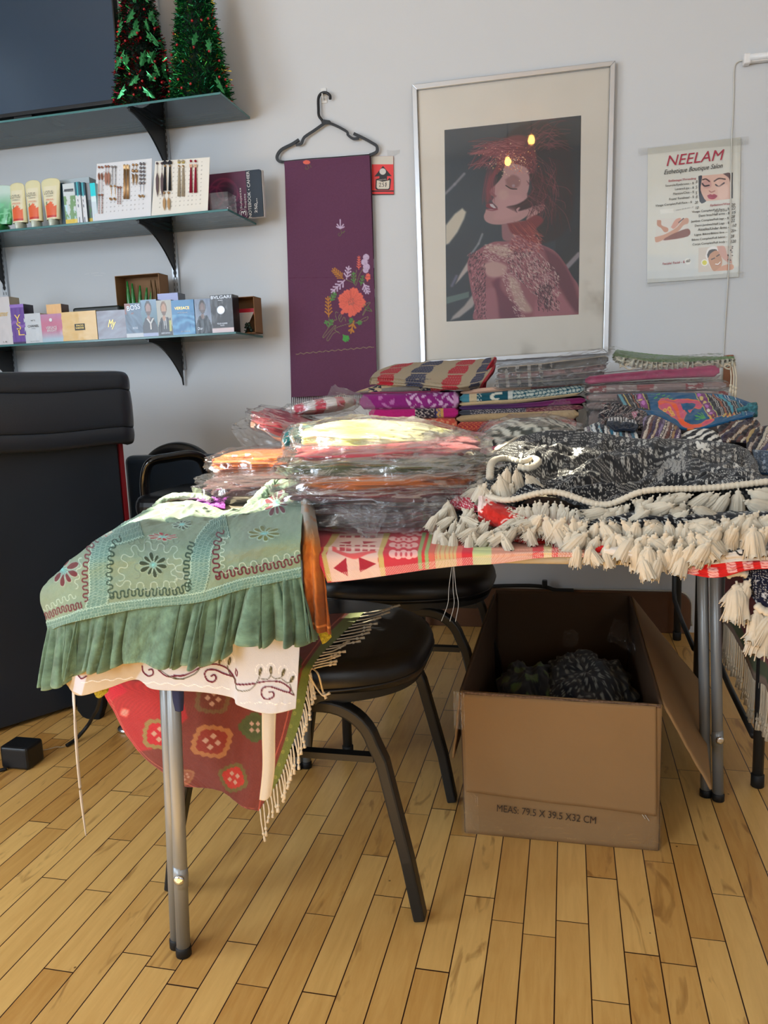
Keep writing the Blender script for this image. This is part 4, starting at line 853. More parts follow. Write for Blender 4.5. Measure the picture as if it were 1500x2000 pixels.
def person_art(bg, suit, skin, hair, pose):
    def f(u, v):
        c = bg(u, v) if callable(bg) else C3(bg, u.shape)
        body = (v < .52) & (np.abs(u-.5) < .20+.30*np.clip((.56-v)*3.2, 0, 1)); c[body] = arr(suit)
        c[(v < .50) & (np.abs(u-.5) < .07+.03*v)] = arr((206, 206, 208)) if pose == 'tie' else arr(suit)
        if pose == 'tie': c[(v < .45) & (np.abs(u-.5) < .035+.02*(v < .3))] = arr((40, 38, 42))
        c[(np.hypot((u-.46)/.10, (v-.50)/.08) < 1)] = arr(skin)
        h = np.hypot((u-.47)/.215, (v-.78)/.19) < 1; c[h] = arr(hair)
        fc = np.hypot((u-.47)/.165, (v-.73)/.165) < 1; c[fc] = arr(skin)
        c[fc & (v < .68)] = arr(skin)*.62; c[(np.abs(v-.755) < .010) & (np.abs(np.abs(u-.47)-.065) < .03)] = arr((50, 36, 32)); c[(np.abs(v-.655) < .008) & (np.abs(u-.47) < .045)] = arr((110, 62, 58))
        return c
    return f
def ybg(u, v): return mixc(arr((70, 108, 112)), arr((126, 156, 184)), v)
yb = person_art(ybg, (66, 66, 74), (168, 134, 126), (70, 60, 60), '')
a = carton('perfume_box', 276, 307, 585, 654, YP, .05, 'perfume box with a large white Y and a man in profile', lambda u, v: np.where((v < .11)[..., None], arr((170, 180, 214)), yb(u, v)), (38, 50, 60), (136, 178, 204)); L_('Y', *a, .34, .84, .20, .50, TW, bold=.04)
gv = person_art((178, 176, 166), (44, 44, 50), (196, 150, 122), (128, 94, 66), 'tie')
def gv2(u, v): c = gv(u, v); c[(np.abs(u-.86) < .075) & (v > .12) & (v < .42)] = arr((196, 196, 108)); c[(np.abs(u-.86) < .03) & (v > .42) & (v < .5)] = arr((40, 40, 40)); return c
a = carton('perfume_box', 307, 336, 586, 651, YP, .05, 'perfume box showing a bearded man in suit and tie', gv2, (50, 54, 60)); L_('GENTLEMAN', *a, .2, .8, .06, .10, SILV)
def vers(u, v): w_ = .5+.5*np.sin(v*26+2.2*np.sin(u*4+v*6)+fbm(u*3, v*5, 4)*3); return mixc(arr((40, 112, 170)), arr((100, 168, 212)), w_*(v < .6)+.35*(v >= .6))
a = carton('perfume_box', 336, 380, 585.5, 651, YP, .05, 'sky blue perfume box with a wave pattern', vers, (48, 104, 146)); L_('VERSACE', *a, .14, .80, .73, .81, TGo, bold=.01); L_('POUR HOMME', *a, .26, .7, .62, .65, TW); L_('EAU FRAICHE', *a, .36, .76, .08, .12, TW)
dr = person_art(lambda u, v: mixc(arr((150, 160, 176)), arr((112, 128, 156)), v), (44, 52, 62), (130, 110, 108), (56, 52, 54), '')
def dr2(u, v): c = dr(u, v); c[(np.abs(u-.86) < .1) & (v < .30)] = arr((40, 44, 52)); c[(np.abs(u-.84) < .05) & (v > .30) & (v < .38)] = arr((30, 30, 34)); return c
a = carton('perfume_box', 381, 413, 583.5, 648, YP, .05, 'blue grey perfume box with a standing dark-clad man', dr2, (60, 68, 80)); L_('Dior', *a, .12, .42, .12, .2, SILV)
def bv(u, v): c = C3((58, 60, 66), u.shape); c = mixc(c, arr((96, 104, 116)), np.clip(ridge(u*1.5, v*3, 5)-.45, 0, 1)*.8); c[v < .13] = arr((222, 204, 208)); return c
a = carton('perfume_box', 412, 455, 575.5, 647, YP, .06, 'black perfume box with a silver disc, last in the row', bv, (38, 40, 46), (70, 74, 80)); L_('BVLGARI', *a, .03, .93, .90, .98, SILV, bold=.02); L_('MAN', *a, .36, .56, .84, .87, SILV); L_('POUR HOMME', *a, .26, .72, .225, .265, SILV); L_('BLACK', *a, .4, .58, .18, .21, SILV)
MB().lathe((a[1]+(a[2]-a[1])*.47, YP-.001, a[3]+(a[4]-a[3])*.60), [(.0155, 0), (.0155, .0008), (.013, .0012)], 26, axis=(0, -1, 0)).mesh('disc', SILV, a[0])
a = carton('perfume_box', 310, 350, 572.5, 650, YP+.075, .06, 'lavender box standing behind the bearded man and sky blue boxes', plain((152, 158, 210)), (92, 98, 110), (150, 160, 200))
# open cartons behind
KR = pm('brown_card', (150, 112, 78), rough=.8, var=.1); 
def open_carton(px0, px1, ytop, Y, label, lean=0.):
    x0, x1 = S(px0, ytop+30, Y)[0], S(px1, ytop+30, Y)[0]; z1 = S((px0+px1)/2, ytop, Y)[2]; z0 = ZL
    r = thing('open_carton', ((x0+x1)/2, Y+.04, z0), label, 'carton'); b = MB(); t = .002; d = .075
    b.box(x0, x1, Y+d-t, Y+d, z0, z1); b.box(x0, x0+t, Y, Y+d, z0, z1); b.box(x1-t, x1, Y, Y+d, z0, z1); b.box(x0, x1, Y, Y+d, z1-t, z1); b.box(x0, x1, Y, Y+d, z0, z0+t)
    b.mesh('walls', KR, r); return r, x0, x1, z0, z1
r, x0, x1, z0, z1 = open_carton(226, 312, 536, 2.90, 'open brown carton on its side with green tubes, behind the perfume boxes')
GT = pm('green_tube', (40, 128, 60), rough=.25, coat=.6, var=.5, vscale=60)
for k, (xx, le) in enumerate(((-.055, .05), (-.037, .02), (-.02, -.15), (-.004, -.28), (.012, -.32))):
    c = ((x0+x1)/2+xx, 2.925, z0+.002); tp = np.array([c[0]-le*.10, 2.93, z1-.018-.01*k])
    b = MB(); P_ = np.linspace(0, 1, 8)[:, None]*(tp-np.array(c))+np.array(c); b.tube(P_, [.0085, .0095, .0095, .0095, .009, .0085, .006, .003], 10); tag(b.mesh('tube', GT, smooth=True), 'green pointed tube in the open brown carton, '+('leftmost of five', 'second from the left', 'middle one of five', 'second from the right', 'rightmost of five')[k], 'tube', 'green tubes in the open carton')
for k in range(2):
    c = ((x0+x1)/2+.042+k*.018, 2.925, z0+.002); b = MB(); b.tube([c, (c[0]+.002, 2.93, z1-.05), (c[0]+.001, 2.932, z1-.02)], [.004, .004, .001], 6); tag(b.mesh('stick', pm('bronze_stick', (96, 74, 44), rough=.4, metal=.5), smooth=True), 'thin bronze pencil at the right inside the open carton, the %s one' % ('left' if k == 0 else 'right'), 'pencil', 'pencils in the open carton')
r, x0, x1, z0, z1 = open_carton(442, 497, 580, 2.86, 'open brown carton with red leaflet at the right end of the lowest shelf')
pl = MB(); pl.prism([(x0+.03, 2.875, z0+.002), (x0+.062, 2.875, z0+.002), (x0+.10, 2.90, z1-.045), (x0+.01, 2.90, z1-.045)], (0, .0015, 0)); lf = tag(pl.mesh('leaflet', pm('pale_leaflet', (206, 200, 200), rough=.5)), 'pale leaflet with a red top in the right open carton', 'leaflet')
o_ = MB().prism([(x0+.012, 2.8985, z1-.062), (x0+.098, 2.8985, z1-.062), (x0+.10, 2.8982, z1-.04), (x0+.01, 2.8982, z1-.04)], (0, -.001, 0)).mesh('red_band', pm('red_ink', (206, 46, 66), rough=.4), lf)
b = MB()
for k in range(6): b.lathe((x0+.075+.012*math.cos(k), 2.885, z0+.012+.011*(k % 3)), [(.001, -.009), (.009, 0), (.001, .009)], 8)
tag(b.mesh('bow', pm('dark_green_bow', (28, 50, 40), rough=.5), smooth=True), 'dark green ribbon bow lying in the right open carton', 'bow')
x0, x1 = S(146, 605, 2.88)[0], S(238, 605, 2.88)[0]; tag(MB().rbox(x0, x1, 2.86, 2.98, ZL, S(190, 599.5, 2.88)[2], r=.012, n=4).mesh('tray', pm('dark_green_box', (42, 46, 44), rough=.4), bevel=.002), 'dark lidded box behind the golden and grey perfume boxes', 'box')
# ============================================================ hook, hanger, shawl, price card
HK = thing('wall_hook', tuple(S(633, 185, W)), 'small white hook on the wall holding the hanger', 'hook')
p = S(633, 188, W); MB().box(p[0]-.011, p[0]+.011, W-.004, W, p[2]-.025, p[2]+.028).mesh('plate', WHITEP, HK, bevel=.001)
MB().tube(smooth([p+(.0, -.003, -.005), p+(0, -.012, -.016), p+(0, -.022, -.012), p+(0, -.024, .002)], 5), .0025, 8).mesh('hook', WHITEP, HK, smooth=True)
YH = W-.018
hg = thing('clothes_hanger', tuple(S(635, 300, YH)), 'black plastic hanger on the wall hook', 'hanger')
HP = pm('black_plastic', (20, 22, 27), rough=.35)
def wl_(pts, Y=YH): return smooth([S(x, y, Y) for x, y in pts], 6)
MB().tube(wl_([(645, 194), (644, 186), (636, 181), (627, 183), (622, 192), (622, 212), (623, 226), (630, 236)]), .0052, 10).mesh('hook', HP, hg, smooth=True)
MB().bar(wl_([(636, 239), (615, 254), (597, 266), (592, 272), (588, 281), (578, 283)]), .009, .006, up=(0, 1, 0)).mesh('arm', HP, hg)
MB().bar(wl_([(584, 273), (570, 282), (552, 291), (544, 299), (541, 308), (545, 315), (556, 317)]), .010, .008, up=(0, 1, 0)).mesh('arm_tip', HP, hg)
MB().bar(wl_([(632, 237), (655, 245), (677, 257), (680, 264), (690, 271), (701, 270)]), .009, .006, up=(0, 1, 0)).mesh('arm', HP, hg)
MB().bar(wl_([(691, 261), (712, 271), (728, 280), (736, 286), (736, 296), (728, 301), (722, 303)]), .010, .008, up=(0, 1, 0)).mesh('arm_tip', HP, hg)
b = MB(); b.prism([S(x, y, YH+.002) for x, y in ((626, 233), (645, 236), (650, 243), (630, 244))], (0, -.006, 0)); b.mesh('neck_web', HP, hg, bevel=.001)
MB().tube(wl_([(550, 317), (600, 312), (660, 308), (724, 303)]), .0045, 8).mesh('crossbar', HP, hg, smooth=True)
# shawl
PUR = (100, 62, 88)
cv = Cv(545, 295, 745, 800, 3.2, PUR)
LIL = (196, 176, 204); OCH = (186, 128, 66); COR = (226, 112, 98); GRN = (92, 140, 84); OLV = (104, 108, 74)
def sprig(x0, y0, x1, y1, n, w, c, ln):       # a herringbone sprig, stalk from 0 to 1
    d = np.array([x1-x0, y1-y0]); L0 = np.linalg.norm(d); d = d/L0; s = np.array([-d[1], d[0]])
    cv.line([(x0, y0), (x1, y1)], w, c, h=.6)
    for k in range(n):
        t = (k+.6)/n; p = np.array([x0, y0])+d*L0*t; l_ = ln*(1-.45*t)
        for q in (-1, 1): e = p+d*l_*.75+s*q*l_*.75; cv.line([p, e], w*1.15, c, h=.8); cv.dot(e[0], e[1], w*.75, c, h=.8)
    cv.line([(x1, y1), (x1+d[0]*ln*.5, y1+d[1]*ln*.5)], w*1.1, c, h=.8)
z8 = lambda X, Y_: (600+X*.16, 400+Y_*.16)
Zp = lambda pts: [z8(*p) for p in pts]
# big coral flower
c0 = z8(540, 1190)
for k in range(9):
    a = -math.pi/2+k*2*math.pi/9+.25; rr = (29, 26, 28, 25, 27, 24, 25, 27, 26)[k]; pts = []
    for t in np.linspace(-1, 1, 9): r_ = rr*(1-.10*t*t-.05*math.cos(t*9)); pts.append((c0[0]+r_*math.cos(a+t*.36), c0[1]+r_*math.sin(a+t*.36)))
    cv.poly([c0]+pts, COR, soft=.2, h=.9)
    for q in (-.25, 0, .25): cv.line([c0, (c0[0]+rr*.8*math.cos(a+q), c0[1]+rr*.8*math.sin(a+q))], .7, (188, 92, 84), al=.6)
    cv.line([c0, (c0[0]+rr*.93*math.cos(a+.35), c0[1]+rr*.93*math.sin(a+.35))], .9, (160, 78, 80), al=.6)
for X, Y_ in ((430, 1315), (525, 1350)): q = z8(X, Y_); cv.line([c0, q], 7, COR, h=.9)
for k in range(60): a = rnd.uniform(0, 6.28); r_ = 8*math.sqrt(rnd.random()); cv.dot(c0[0]+r_*math.cos(a)*.8, c0[1]+r_*math.sin(a), .5, (124, 96, 92))
# lilac flower cut by the fold
for X, Y_, r_ in ((720, 640, 38), (700, 700, 40), (725, 760, 42), (715, 800, 34)): q = z8(X, Y_); cv.dot(q[0], q[1], r_*.16, LIL, h=.9)
for k in range(40): q = z8(rnd.uniform(690, 750), rnd.uniform(610, 820)); cv.dot(q[0], q[1], .5, (150, 130, 165))
sprig(*z8(630, 790), *z8(632, 640), 5, 1.3, COR, 5); sprig(*z8(440, 905), *z8(330, 800), 5, 1.8, OCH, 9); sprig(*z8(480, 910), *z8(505, 780), 3, 2.0, LIL, 9); sprig(*z8(460, 920), *z8(320, 1050), 4, 2.1, LIL, 10)
sprig(*z8(570, 960), *z8(565, 840), 3, 1.8, GRN, 6); sprig(*z8(655, 985), *z8(680, 880), 3, 1.5, GRN, 6); sprig(*z8(735, 930), *z8(745, 860), 3, 2.4, COR, 5); sprig(*z8(690, 960), *z8(735, 1060), 3, 2.2, LIL, 9)
sprig(*z8(280, 1185), *z8(335, 1090), 3, 2.0, GRN, 7); sprig(*z8(265, 1370), *z8(255, 1150), 5, 1.9, OCH, 9); sprig(*z8(265, 1490), *z8(300, 1420), 2, 2.2, GRN, 6); sprig(*z8(250, 1480), *z8(230, 1430), 1, 2.2, GRN, 5)
sprig(*z8(570, 1420), *z8(540, 1540), 2, 2.6, OCH, 9); sprig(*z8(440, 1590), *z8(480, 1640), 3, 2.4, (84, 160, 84), 8); sprig(*z8(600, 1440), *z8(650, 1440), 2, 2., GRN, 5); sprig(*z8(520, 1450), *z8(540, 1400), 2, 1.8, GRN, 5)
for P_ in ([(265, 1370), (262, 1490), (195, 1600), (205, 1620), (250, 1570), (330, 1480)], [(330, 1480), (350, 1480), (290, 1560), (240, 1640), (262, 1655), (320, 1570), (380, 1550)], [(600, 1440), (480, 1460), (360, 1500), (340, 1530), (400, 1570)], [(380, 1320), (350, 1310), (345, 1350), (360, 1400), (330, 1410), (310, 1440)], [(395, 1400), (420, 1350), (400, 1340), (385, 1380), (410, 1430), (450, 1370), (470, 1420)], [(680, 1230), (770, 1190), (700, 1290), (680, 1350), (740, 1260), (790, 1300), (700, 1280)], [(640, 1420), (700, 1380), (745, 1370), (720, 1410), (650, 1430)], [(600, 800), (595, 880), (580, 980)], [(480, 915), (560, 950)], [(690, 770), (640, 850), (610, 940), (590, 990)]):
    cv.line(smooth(Zp(P_), 6), .8, (134, 138, 96), h=.5)
for X in (700, 740): cv.line(Zp([(X, 1230), (X+40, 1300)]), 1.5, (80, 110, 70))
# small motifs
q = z8(405, 290)
for a, l_ in ((-1.57, 17), (-.9, 10), (-2.2, 10), (-.4, 8), (-2.7, 8)): cv.line([q, (q[0]+l_*math.cos(a), q[1]+l_*math.sin(a))], 2.2, LIL, h=.8)
cv.line(smooth(Zp([(410, 300), (418, 350), (400, 380), (380, 365), (395, 345)]), 5), .9, OLV, h=.5); cv.line(smooth(Zp([(420, 350), (460, 320), (440, 345)]), 5), .9, OLV, h=.5)
cv.dot(599, 317, 7, COR, ry=4); cv.line(smooth([(600, 321), (603, 328), (598, 331), (597, 326)], 5), 1, OLV); cv.line([(605, 322), (608, 327)], 1, OLV)
t_ = np.linspace(0, 1, 120); cv.line(np.stack([578+t_*152, 691.5-t_*14+1.1*np.sin(t_*78)], -1), .9, (150, 140, 106), h=.5)
cv.line([(557, 543), (735, 541)], .8, (84, 40, 68), al=.6)
m, n = 170, 420
ctrl = []
for t in np.linspace(0, 1, 6):
    yl, yr = 316+t*(776-316), 303.5+t*(769-303.5); row = []
    for s in np.linspace(0, 1, 6): row.append(S(555.5+13*t**.9+(722-555.5+2*t)*s, yl+(yr-yl)*s, W-.031+.006*t))
    ctrl.append(row)
P = np.swapaxes(surf(ctrl, n, m), 0, 1); u, v = gcoords(m, n)
P[..., 1] += .0035*np.sin(u*7+v*2)*v+.002*fbm(u*4, v*6, 4)-.004*np.exp(-(v/.02)**2)
X, Y_ = proj(P); col = cv.samp(X, Y_); hh = cv.samp(X, Y_, cv.hgt); P[..., 1] -= hh*.0012
col = col*(1+.03*vnoise(X*.9, Y_*.9, 3)[..., None])
sh = thing('embroidered_shawl', tuple(S(640, 540, W-.03)), 'plum purple shawl with floral embroidery hanging from the black hanger', 'shawl')
sheet('front_layer', P, FAB, sh, col=col, thick=.0015)
# folded-under layer showing along the right side
ctrl = []
for t in np.linspace(0, 1, 6): ctrl.append([S(700, 306+t*(762-306), W-.012), S(719+.6*t, 304+t*(766-304), W-.015), S(724+12.5*t**.8, 304+t*(764-304), W-.008)])
P = surf(ctrl, 260, 20); X, Y_ = proj(P); cv2 = Cv(690, 295, 745, 800, 3, (82, 48, 70))
for yy, c_, in ((515, LIL), (572, LIL), (538, (70, 110, 70)), (600, OLV)): cv2.dot(729, yy, 6, c_, ry=9)
sheet('rear_layer', P, FAB, sh, col=cv2.samp(X, Y_), thick=.0015)
ct_ = 0
for s in np.linspace(.01, .99, 44):
    x = 568+s*(735-568); y = 776-s*8; b = MB()
    b.tube([S(x, y-2, W-.014), S(x+rnd.uniform(-.6, .6), y+8, W-.016+rnd.uniform(-.003, .003)), S(x+rnd.uniform(-1.5, 1.5), y+20, W-.014)], [.0018, .0016, .0013], 5); b.mesh('fringe_strand', pm('plum_yarn', (74, 34, 60), rough=.9), sh, smooth=True)
# price card
pc = thing('price_card', tuple(S(750, 350, W-.006)), 'red and black price card reading 25$ on the wall beside the purple shawl', 'price card')
cv = Cv(720, 300, 775, 385, 6, (226, 62, 62))
cv.rect(725, 305, 768, 321, (206, 200, 188)); cv.poly([(748, 324), (765, 344), (756, 344), (756, 352), (741, 352), (741, 344), (731, 345)], (36, 34, 36)); cv.dot(747.5, 335, 6.3, (206, 202, 196))
cv.poly([(734, 350), (741, 348), (743, 352), (757, 352), (760, 347), (764, 350), (762, 368), (760, 371), (736, 371), (733, 368)], (36, 34, 36)); cv.poly([(736, 352), (747, 355), (761, 352), (760, 367), (758, 369), (738, 369), (735.5, 366)], (212, 202, 186))
cv.rect(726, 372, 769, 374.5, (36, 34, 36)); cv.rect(726, 379, 770, 381, (36, 34, 36))
for k, g in enumerate((((740.5, 358.5), (742.5, 357), (744, 358.5), (741, 364.5), (744.8, 364)), ((750, 357), (747.3, 357.6), (747.3, 360.3), (749.8, 361), (749.4, 363.8), (746.6, 364.3)), ((755, 357.6), (752.6, 358.6), (754.8, 361), (752.4, 363.6)), ((753.8, 356), (753.6, 365)))): cv.line(g, .9, (30, 28, 30))
m, n = 130, 190; u, v = gcoords(m, n); c4 = [S(x, y, W-.006) for x, y in ((726, 305), (768, 305), (769, 380), (726.5, 380.5))]
P = ((1-u)*(1-v))[..., None]*c4[0]+(u*(1-v))[..., None]*c4[1]+(u*v)[..., None]*c4[2]+((1-u)*v)[..., None]*c4[3]; X, Y_ = proj(P)
sheet('card', P, PRINT, pc, col=cv.samp(X, Y_), thick=.003, smooth=False, off=1)
txt('lettering', 'SPECIAL', tuple(S(738, 353.6, W-.010)), .034, .0045, m_txt('ink_grey2', (190, 180, 170)), pc, roll=-.05)
TAPE = film('sticky_tape', haze=.10, rough=.2, bscale=60, bstr=.6, base=.03, milk=(220, 218, 205))
def tape(pts, Y, name='tape', parent=None, label=None, cat=None):
    P = np.array([S(x, y, Y) for x, y in pts]).reshape(2, -1, 3); P = surf(P, 6, 40); P[..., 1] -= np.abs(.0008*fbm(P[..., 0]*60, P[..., 2]*60, 3))
    o = sheet(name, P, TAPE, parent)
    if label: tag(o, label, cat)
    return o
tape([(755, 293), (768, 294), (781, 292), (757, 305), (768, 305), (780, 300)], W-.002, label='short strip of clear tape above the red price card', cat='tape')
# ============================================================ framed photograph
pf = thing('picture_frame', tuple(S(1004, 690, W-.012)), 'large silver framed portrait with a cream mat on the wall', 'picture')
YFm = W-.012                                # plane of mat and print
FO = [S(*p, YFm-.014) for p in ((804, 165), (1202, 118), (1188, 690), (822, 714))]
FI = [S(*p, YFm-.014) for p in ((814, 175), (1192, 129), (1178, 682), (831, 705))]
ALF = pm('brushed_aluminium_frame', (196, 200, 205), rough=.28, metal=.85, bump=.05, bscale=40)
for k in range(4):
    k2 = (k+1) % 4; b = MB(); b.prism([FO[k], FO[k2], FI[k2], FI[k]], (0, .024, 0)); b.mesh('frame_side', ALF, pf, bevel=.0015)
M4 = [S(*p, YFm) for p in ((812, 172), (1194, 127), (1180, 684), (829, 707))]
u, v = gcoords(60, 90)
def bil(c4, u, v): return ((1-u)*(1-v))[..., None]*c4[0]+(u*(1-v))[..., None]*c4[1]+(u*v)[..., None]*c4[2]+((1-u)*v)[..., None]*c4[3]
P = bil(M4, u, v); col = C3((250, 243, 230), u.shape); st = np.clip(fbm(u*9, v*12, 6)-.25, 0, 1)*np.clip((u-.86)*9, 0, 1)*np.clip(1-np.abs(v-.78)*4.5, 0, 1); col = mixc(col, arr((158, 146, 128)), np.clip(st*1.5, 0, .75))
st = np.clip(fbm(u*7, v*9, 16)-.35, 0, 1)*np.clip((v-.93)*14, 0, 1); col = mixc(col, arr((176, 166, 150)), np.clip(st*1.4, 0, .6))
sheet('mat_board', P, CARDM, pf, col=col, thick=.002, smooth=False, off=1)
PRc = [S(*p, YFm-.0015) for p in ((868, 254), (1135, 225.5), (1130, 614), (872, 628))]
cv = Cv(862, 220, 1140, 632, 2.6, (56, 69, 80))
q1 = lambda X, Y_: (860+X*.18667, 220+Y_*.18667); q2 = lambda X, Y_: (860+X*.18667, 420+Y_*.18667)
A1_ = lambda pts: [q1(*p) for p in pts]; A2_ = lambda pts: [q2(*p) for p in pts]
# backdrop: dark slate lifted by painted glass haze, with soft pale diagonal streaks
cv.a += (.10*fbm(cv.X/60, cv.Y/80, 3))[..., None]*np.array([.15, .3, .35]); cv.a[..., :] *= np.where(cv.X > 1085, .84, 1)[..., None]
cv.line(A1_([(50, 850), (150, 750), (250, 640)]), 5, (150, 148, 158), soft=3, al=.8)
cv.poly(A1_([(55, 1180), (150, 1060), (230, 1000), (270, 1040), (250, 1110), (180, 1250), (90, 1370), (55, 1385)]), (214, 206, 188), soft=3.5)
cv.line(A2_([(440, 200), (400, 300), (330, 400)]), 4, (150, 156, 165), soft=2, al=.8)
cv.poly(A2_([(285, 490), (200, 630), (160, 720), (200, 680), (270, 600), (310, 560)]), (190, 180, 176), soft=3)
cv.line(A2_([(170, 640), (120, 740)]), 5, (120, 120, 150), soft=4, al=.8)
cv.poly(A2_([(340, 830), (250, 950), (130, 1060), (110, 1100), (200, 1070), (340, 960), (370, 900)]), (176, 170, 168), soft=3.5)
cv.poly(A2_([(65, 860), (300, 800), (300, 860), (65, 930)]), (110, 136, 132), soft=2, al=.8)
cv.line(A2_([(1330, 540), (1450, 410)]), 9, (170, 160, 168), soft=3, al=.85)
# hair: big dark red-brown mass
cv.poly(smooth(A1_([(880, 120), (1150, 110), (1330, 300), (1390, 600), (1400, 900), (1350, 1180), (1200, 1330), (1000, 1350), (930, 1100), (960, 800), (900, 560), (700, 480), (650, 300), (760, 180), (880, 120)]), 4), (50, 50, 58), soft=5)
cv.poly(smooth(A1_([(470, 900), (500, 700), (590, 540), (620, 330), (760, 240), (940, 270), (1010, 500), (960, 700), (900, 620), (700, 560), (620, 640), (560, 760), (520, 900), (490, 960), (470, 900)]), 4), (124, 66, 72), soft=4)
# face
FC = smooth(A1_([(650, 600), (620, 700), (530, 800), (522, 850), (560, 885), (540, 930), (600, 1000), (490, 1010), (470, 1040), (455, 1090), (480, 1140), (560, 1170), (700, 1165), (850, 1120), (960, 1010), (910, 880), (930, 760), (920, 600), (800, 540), (700, 540), (650, 600)]), 5)
cv.poly(FC, (196, 152, 152), soft=1.5)
cv.poly(smooth(A1_([(600, 900), (760, 860), (880, 900), (860, 1030), (720, 1110), (560, 1110), (600, 1000)]), 4), (206, 158, 160), soft=6, al=.8)
cv.dot(*q1(660, 860), 10, (212, 172, 166), soft=6, al=.6)
cv.poly(A1_([(525, 820), (560, 850), (590, 870), (580, 890), (545, 870)]), (150, 96, 100), soft=1.2, al=.8); cv.dot(*q1(535, 900), 2.6, (120, 66, 76), soft=1.5, al=.8)
# lips and teeth
cv.poly(smooth(A1_([(478, 960), (530, 945), (560, 960), (600, 1010), (560, 1015), (500, 1000), (478, 985), (478, 960)]), 3), (132, 56, 72), soft=.8); cv.poly(A1_([(515, 955), (548, 955), (585, 1000), (560, 1000), (525, 980)]), (214, 206, 210), soft=.6); cv.line(smooth(A1_([(480, 1010), (540, 1025), (600, 1012)]), 4), 1.6, (150, 82, 96), soft=1)
# closed eye with dark lashes and shimmering shadow
cv.poly(smooth(A1_([(680, 700), (760, 650), (830, 690), (830, 760), (760, 800), (700, 770), (680, 700)]), 4), (120, 74, 76), soft=4, al=.5); cv.line(smooth(A1_([(685, 762), (740, 795), (800, 800)]), 4), 1.7, (38, 30, 36), soft=.6); cv.dot(*q1(765, 765), 3, (176, 150, 160), soft=1.5)
# dark lock over the bridge, and fine locks across the cheek
cv.poly(smooth(A1_([(650, 590), (560, 680), (530, 780), (560, 770), (640, 680), (660, 620), (650, 590)]), 3), (44, 48, 58), soft=2)
cv.poly(smooth(A1_([(930, 640), (960, 800), (900, 900), (800, 960), (700, 985), (830, 990), (820, 1030), (960, 990), (1090, 960), (1120, 800), (1060, 640), (930, 640)]), 4), (58, 40, 48), soft=2.5)
for k in range(9): cv.line(smooth(A1_([(900+k*12, 930-k*3), (820-k*2, 980+k*2), (690+k*14, 990+k*7)]), 4), 1., (70, 44, 52), soft=.8, al=.8)
# ear
cv.poly(smooth(A1_([(960, 980), (1080, 960), (1095, 1000), (1020, 1060), (930, 1125), (900, 1110), (960, 980)]), 4), (196, 148, 148), soft=2); cv.line(smooth(A1_([(1080, 975), (1000, 1010), (900, 1110)]), 4), 1.2, (140, 92, 98), soft=.8)
# hair strands, red and pink
for k in range(150):
    r_ = rnd.random(); a = (rnd.uniform(620, 900), rnd.uniform(300, 540)); e_ = (rnd.uniform(280, 520), rnd.choice((rnd.uniform(420, 450), rnd.uniform(300, 420), rnd.uniform(530, 600)))); mdl = ((a[0]+e_[0])/2+rnd.uniform(-40, 40), min(a[1], e_[1])-rnd.uniform(-30, 60))
    cv.line(smooth(A1_([a, mdl, e_]), 5), .7, rnd.choice(((170, 98, 108), (196, 120, 122), (128, 62, 74), (112, 56, 66))), soft=.6, al=.75)
for k in range(110):
    a = (rnd.uniform(880, 1150), rnd.uniform(170, 420)); e_ = (a[0]+rnd.uniform(60, 320), a[1]-rnd.uniform(-60, 160)); cv.line(smooth(A1_([a, ((a[0]+e_[0])/2, (a[1]+e_[1])/2-40), e_]), 4), .7, rnd.choice(((150, 78, 90), (90, 54, 64), (60, 52, 60))), soft=.7, al=.7)
for k in range(170):
    a = (rnd.uniform(900, 1200), rnd.uniform(450, 1000)); e_ = (a[0]+rnd.uniform(-60, 200), a[1]+rnd.uniform(80, 330)); cv.line(smooth(A1_([a, ((a[0]+e_[0])/2+40, (a[1]+e_[1])/2-20), e_]), 4), .8, rnd.choice(((92, 50, 60), (70, 42, 50), (50, 44, 54), (120, 60, 70), (150, 80, 90))), soft=.7, al=.7)
for k in range(60):
    a = (rnd.uniform(480, 600), rnd.uniform(560, 700)); cv.line(smooth(A1_([a, (a[0]-30, a[1]+120), (a[0]-50+rnd.uniform(-10, 40), a[1]+270)]), 4), .7, (140, 70, 84), soft=.8, al=.4)
# neck
cv.poly(smooth(A2_([(640, 100), (660, 260), (800, 250), (900, 130), (880, 60), (700, 90), (640, 100)]), 4), (158, 112, 120), soft=2)
cv.poly(smooth(A2_([(700, 90), (880, 60), (1000, 0), (1080, 60), (980, 180), (1060, 300), (900, 300), (800, 220), (740, 180), (700, 90)]), 4), (130, 58, 66), soft=3)
for k in range(80): a = (rnd.uniform(740, 960), rnd.uniform(60, 160)); cv.line(smooth(A2_([a, (a[0]+50, a[1]+60), (a[0]+rnd.uniform(60, 170), a[1]+rnd.uniform(80, 180))]), 4), .8, rnd.choice(((196, 100, 90), (150, 66, 72), (110, 50, 60))), soft=.7, al=.5)
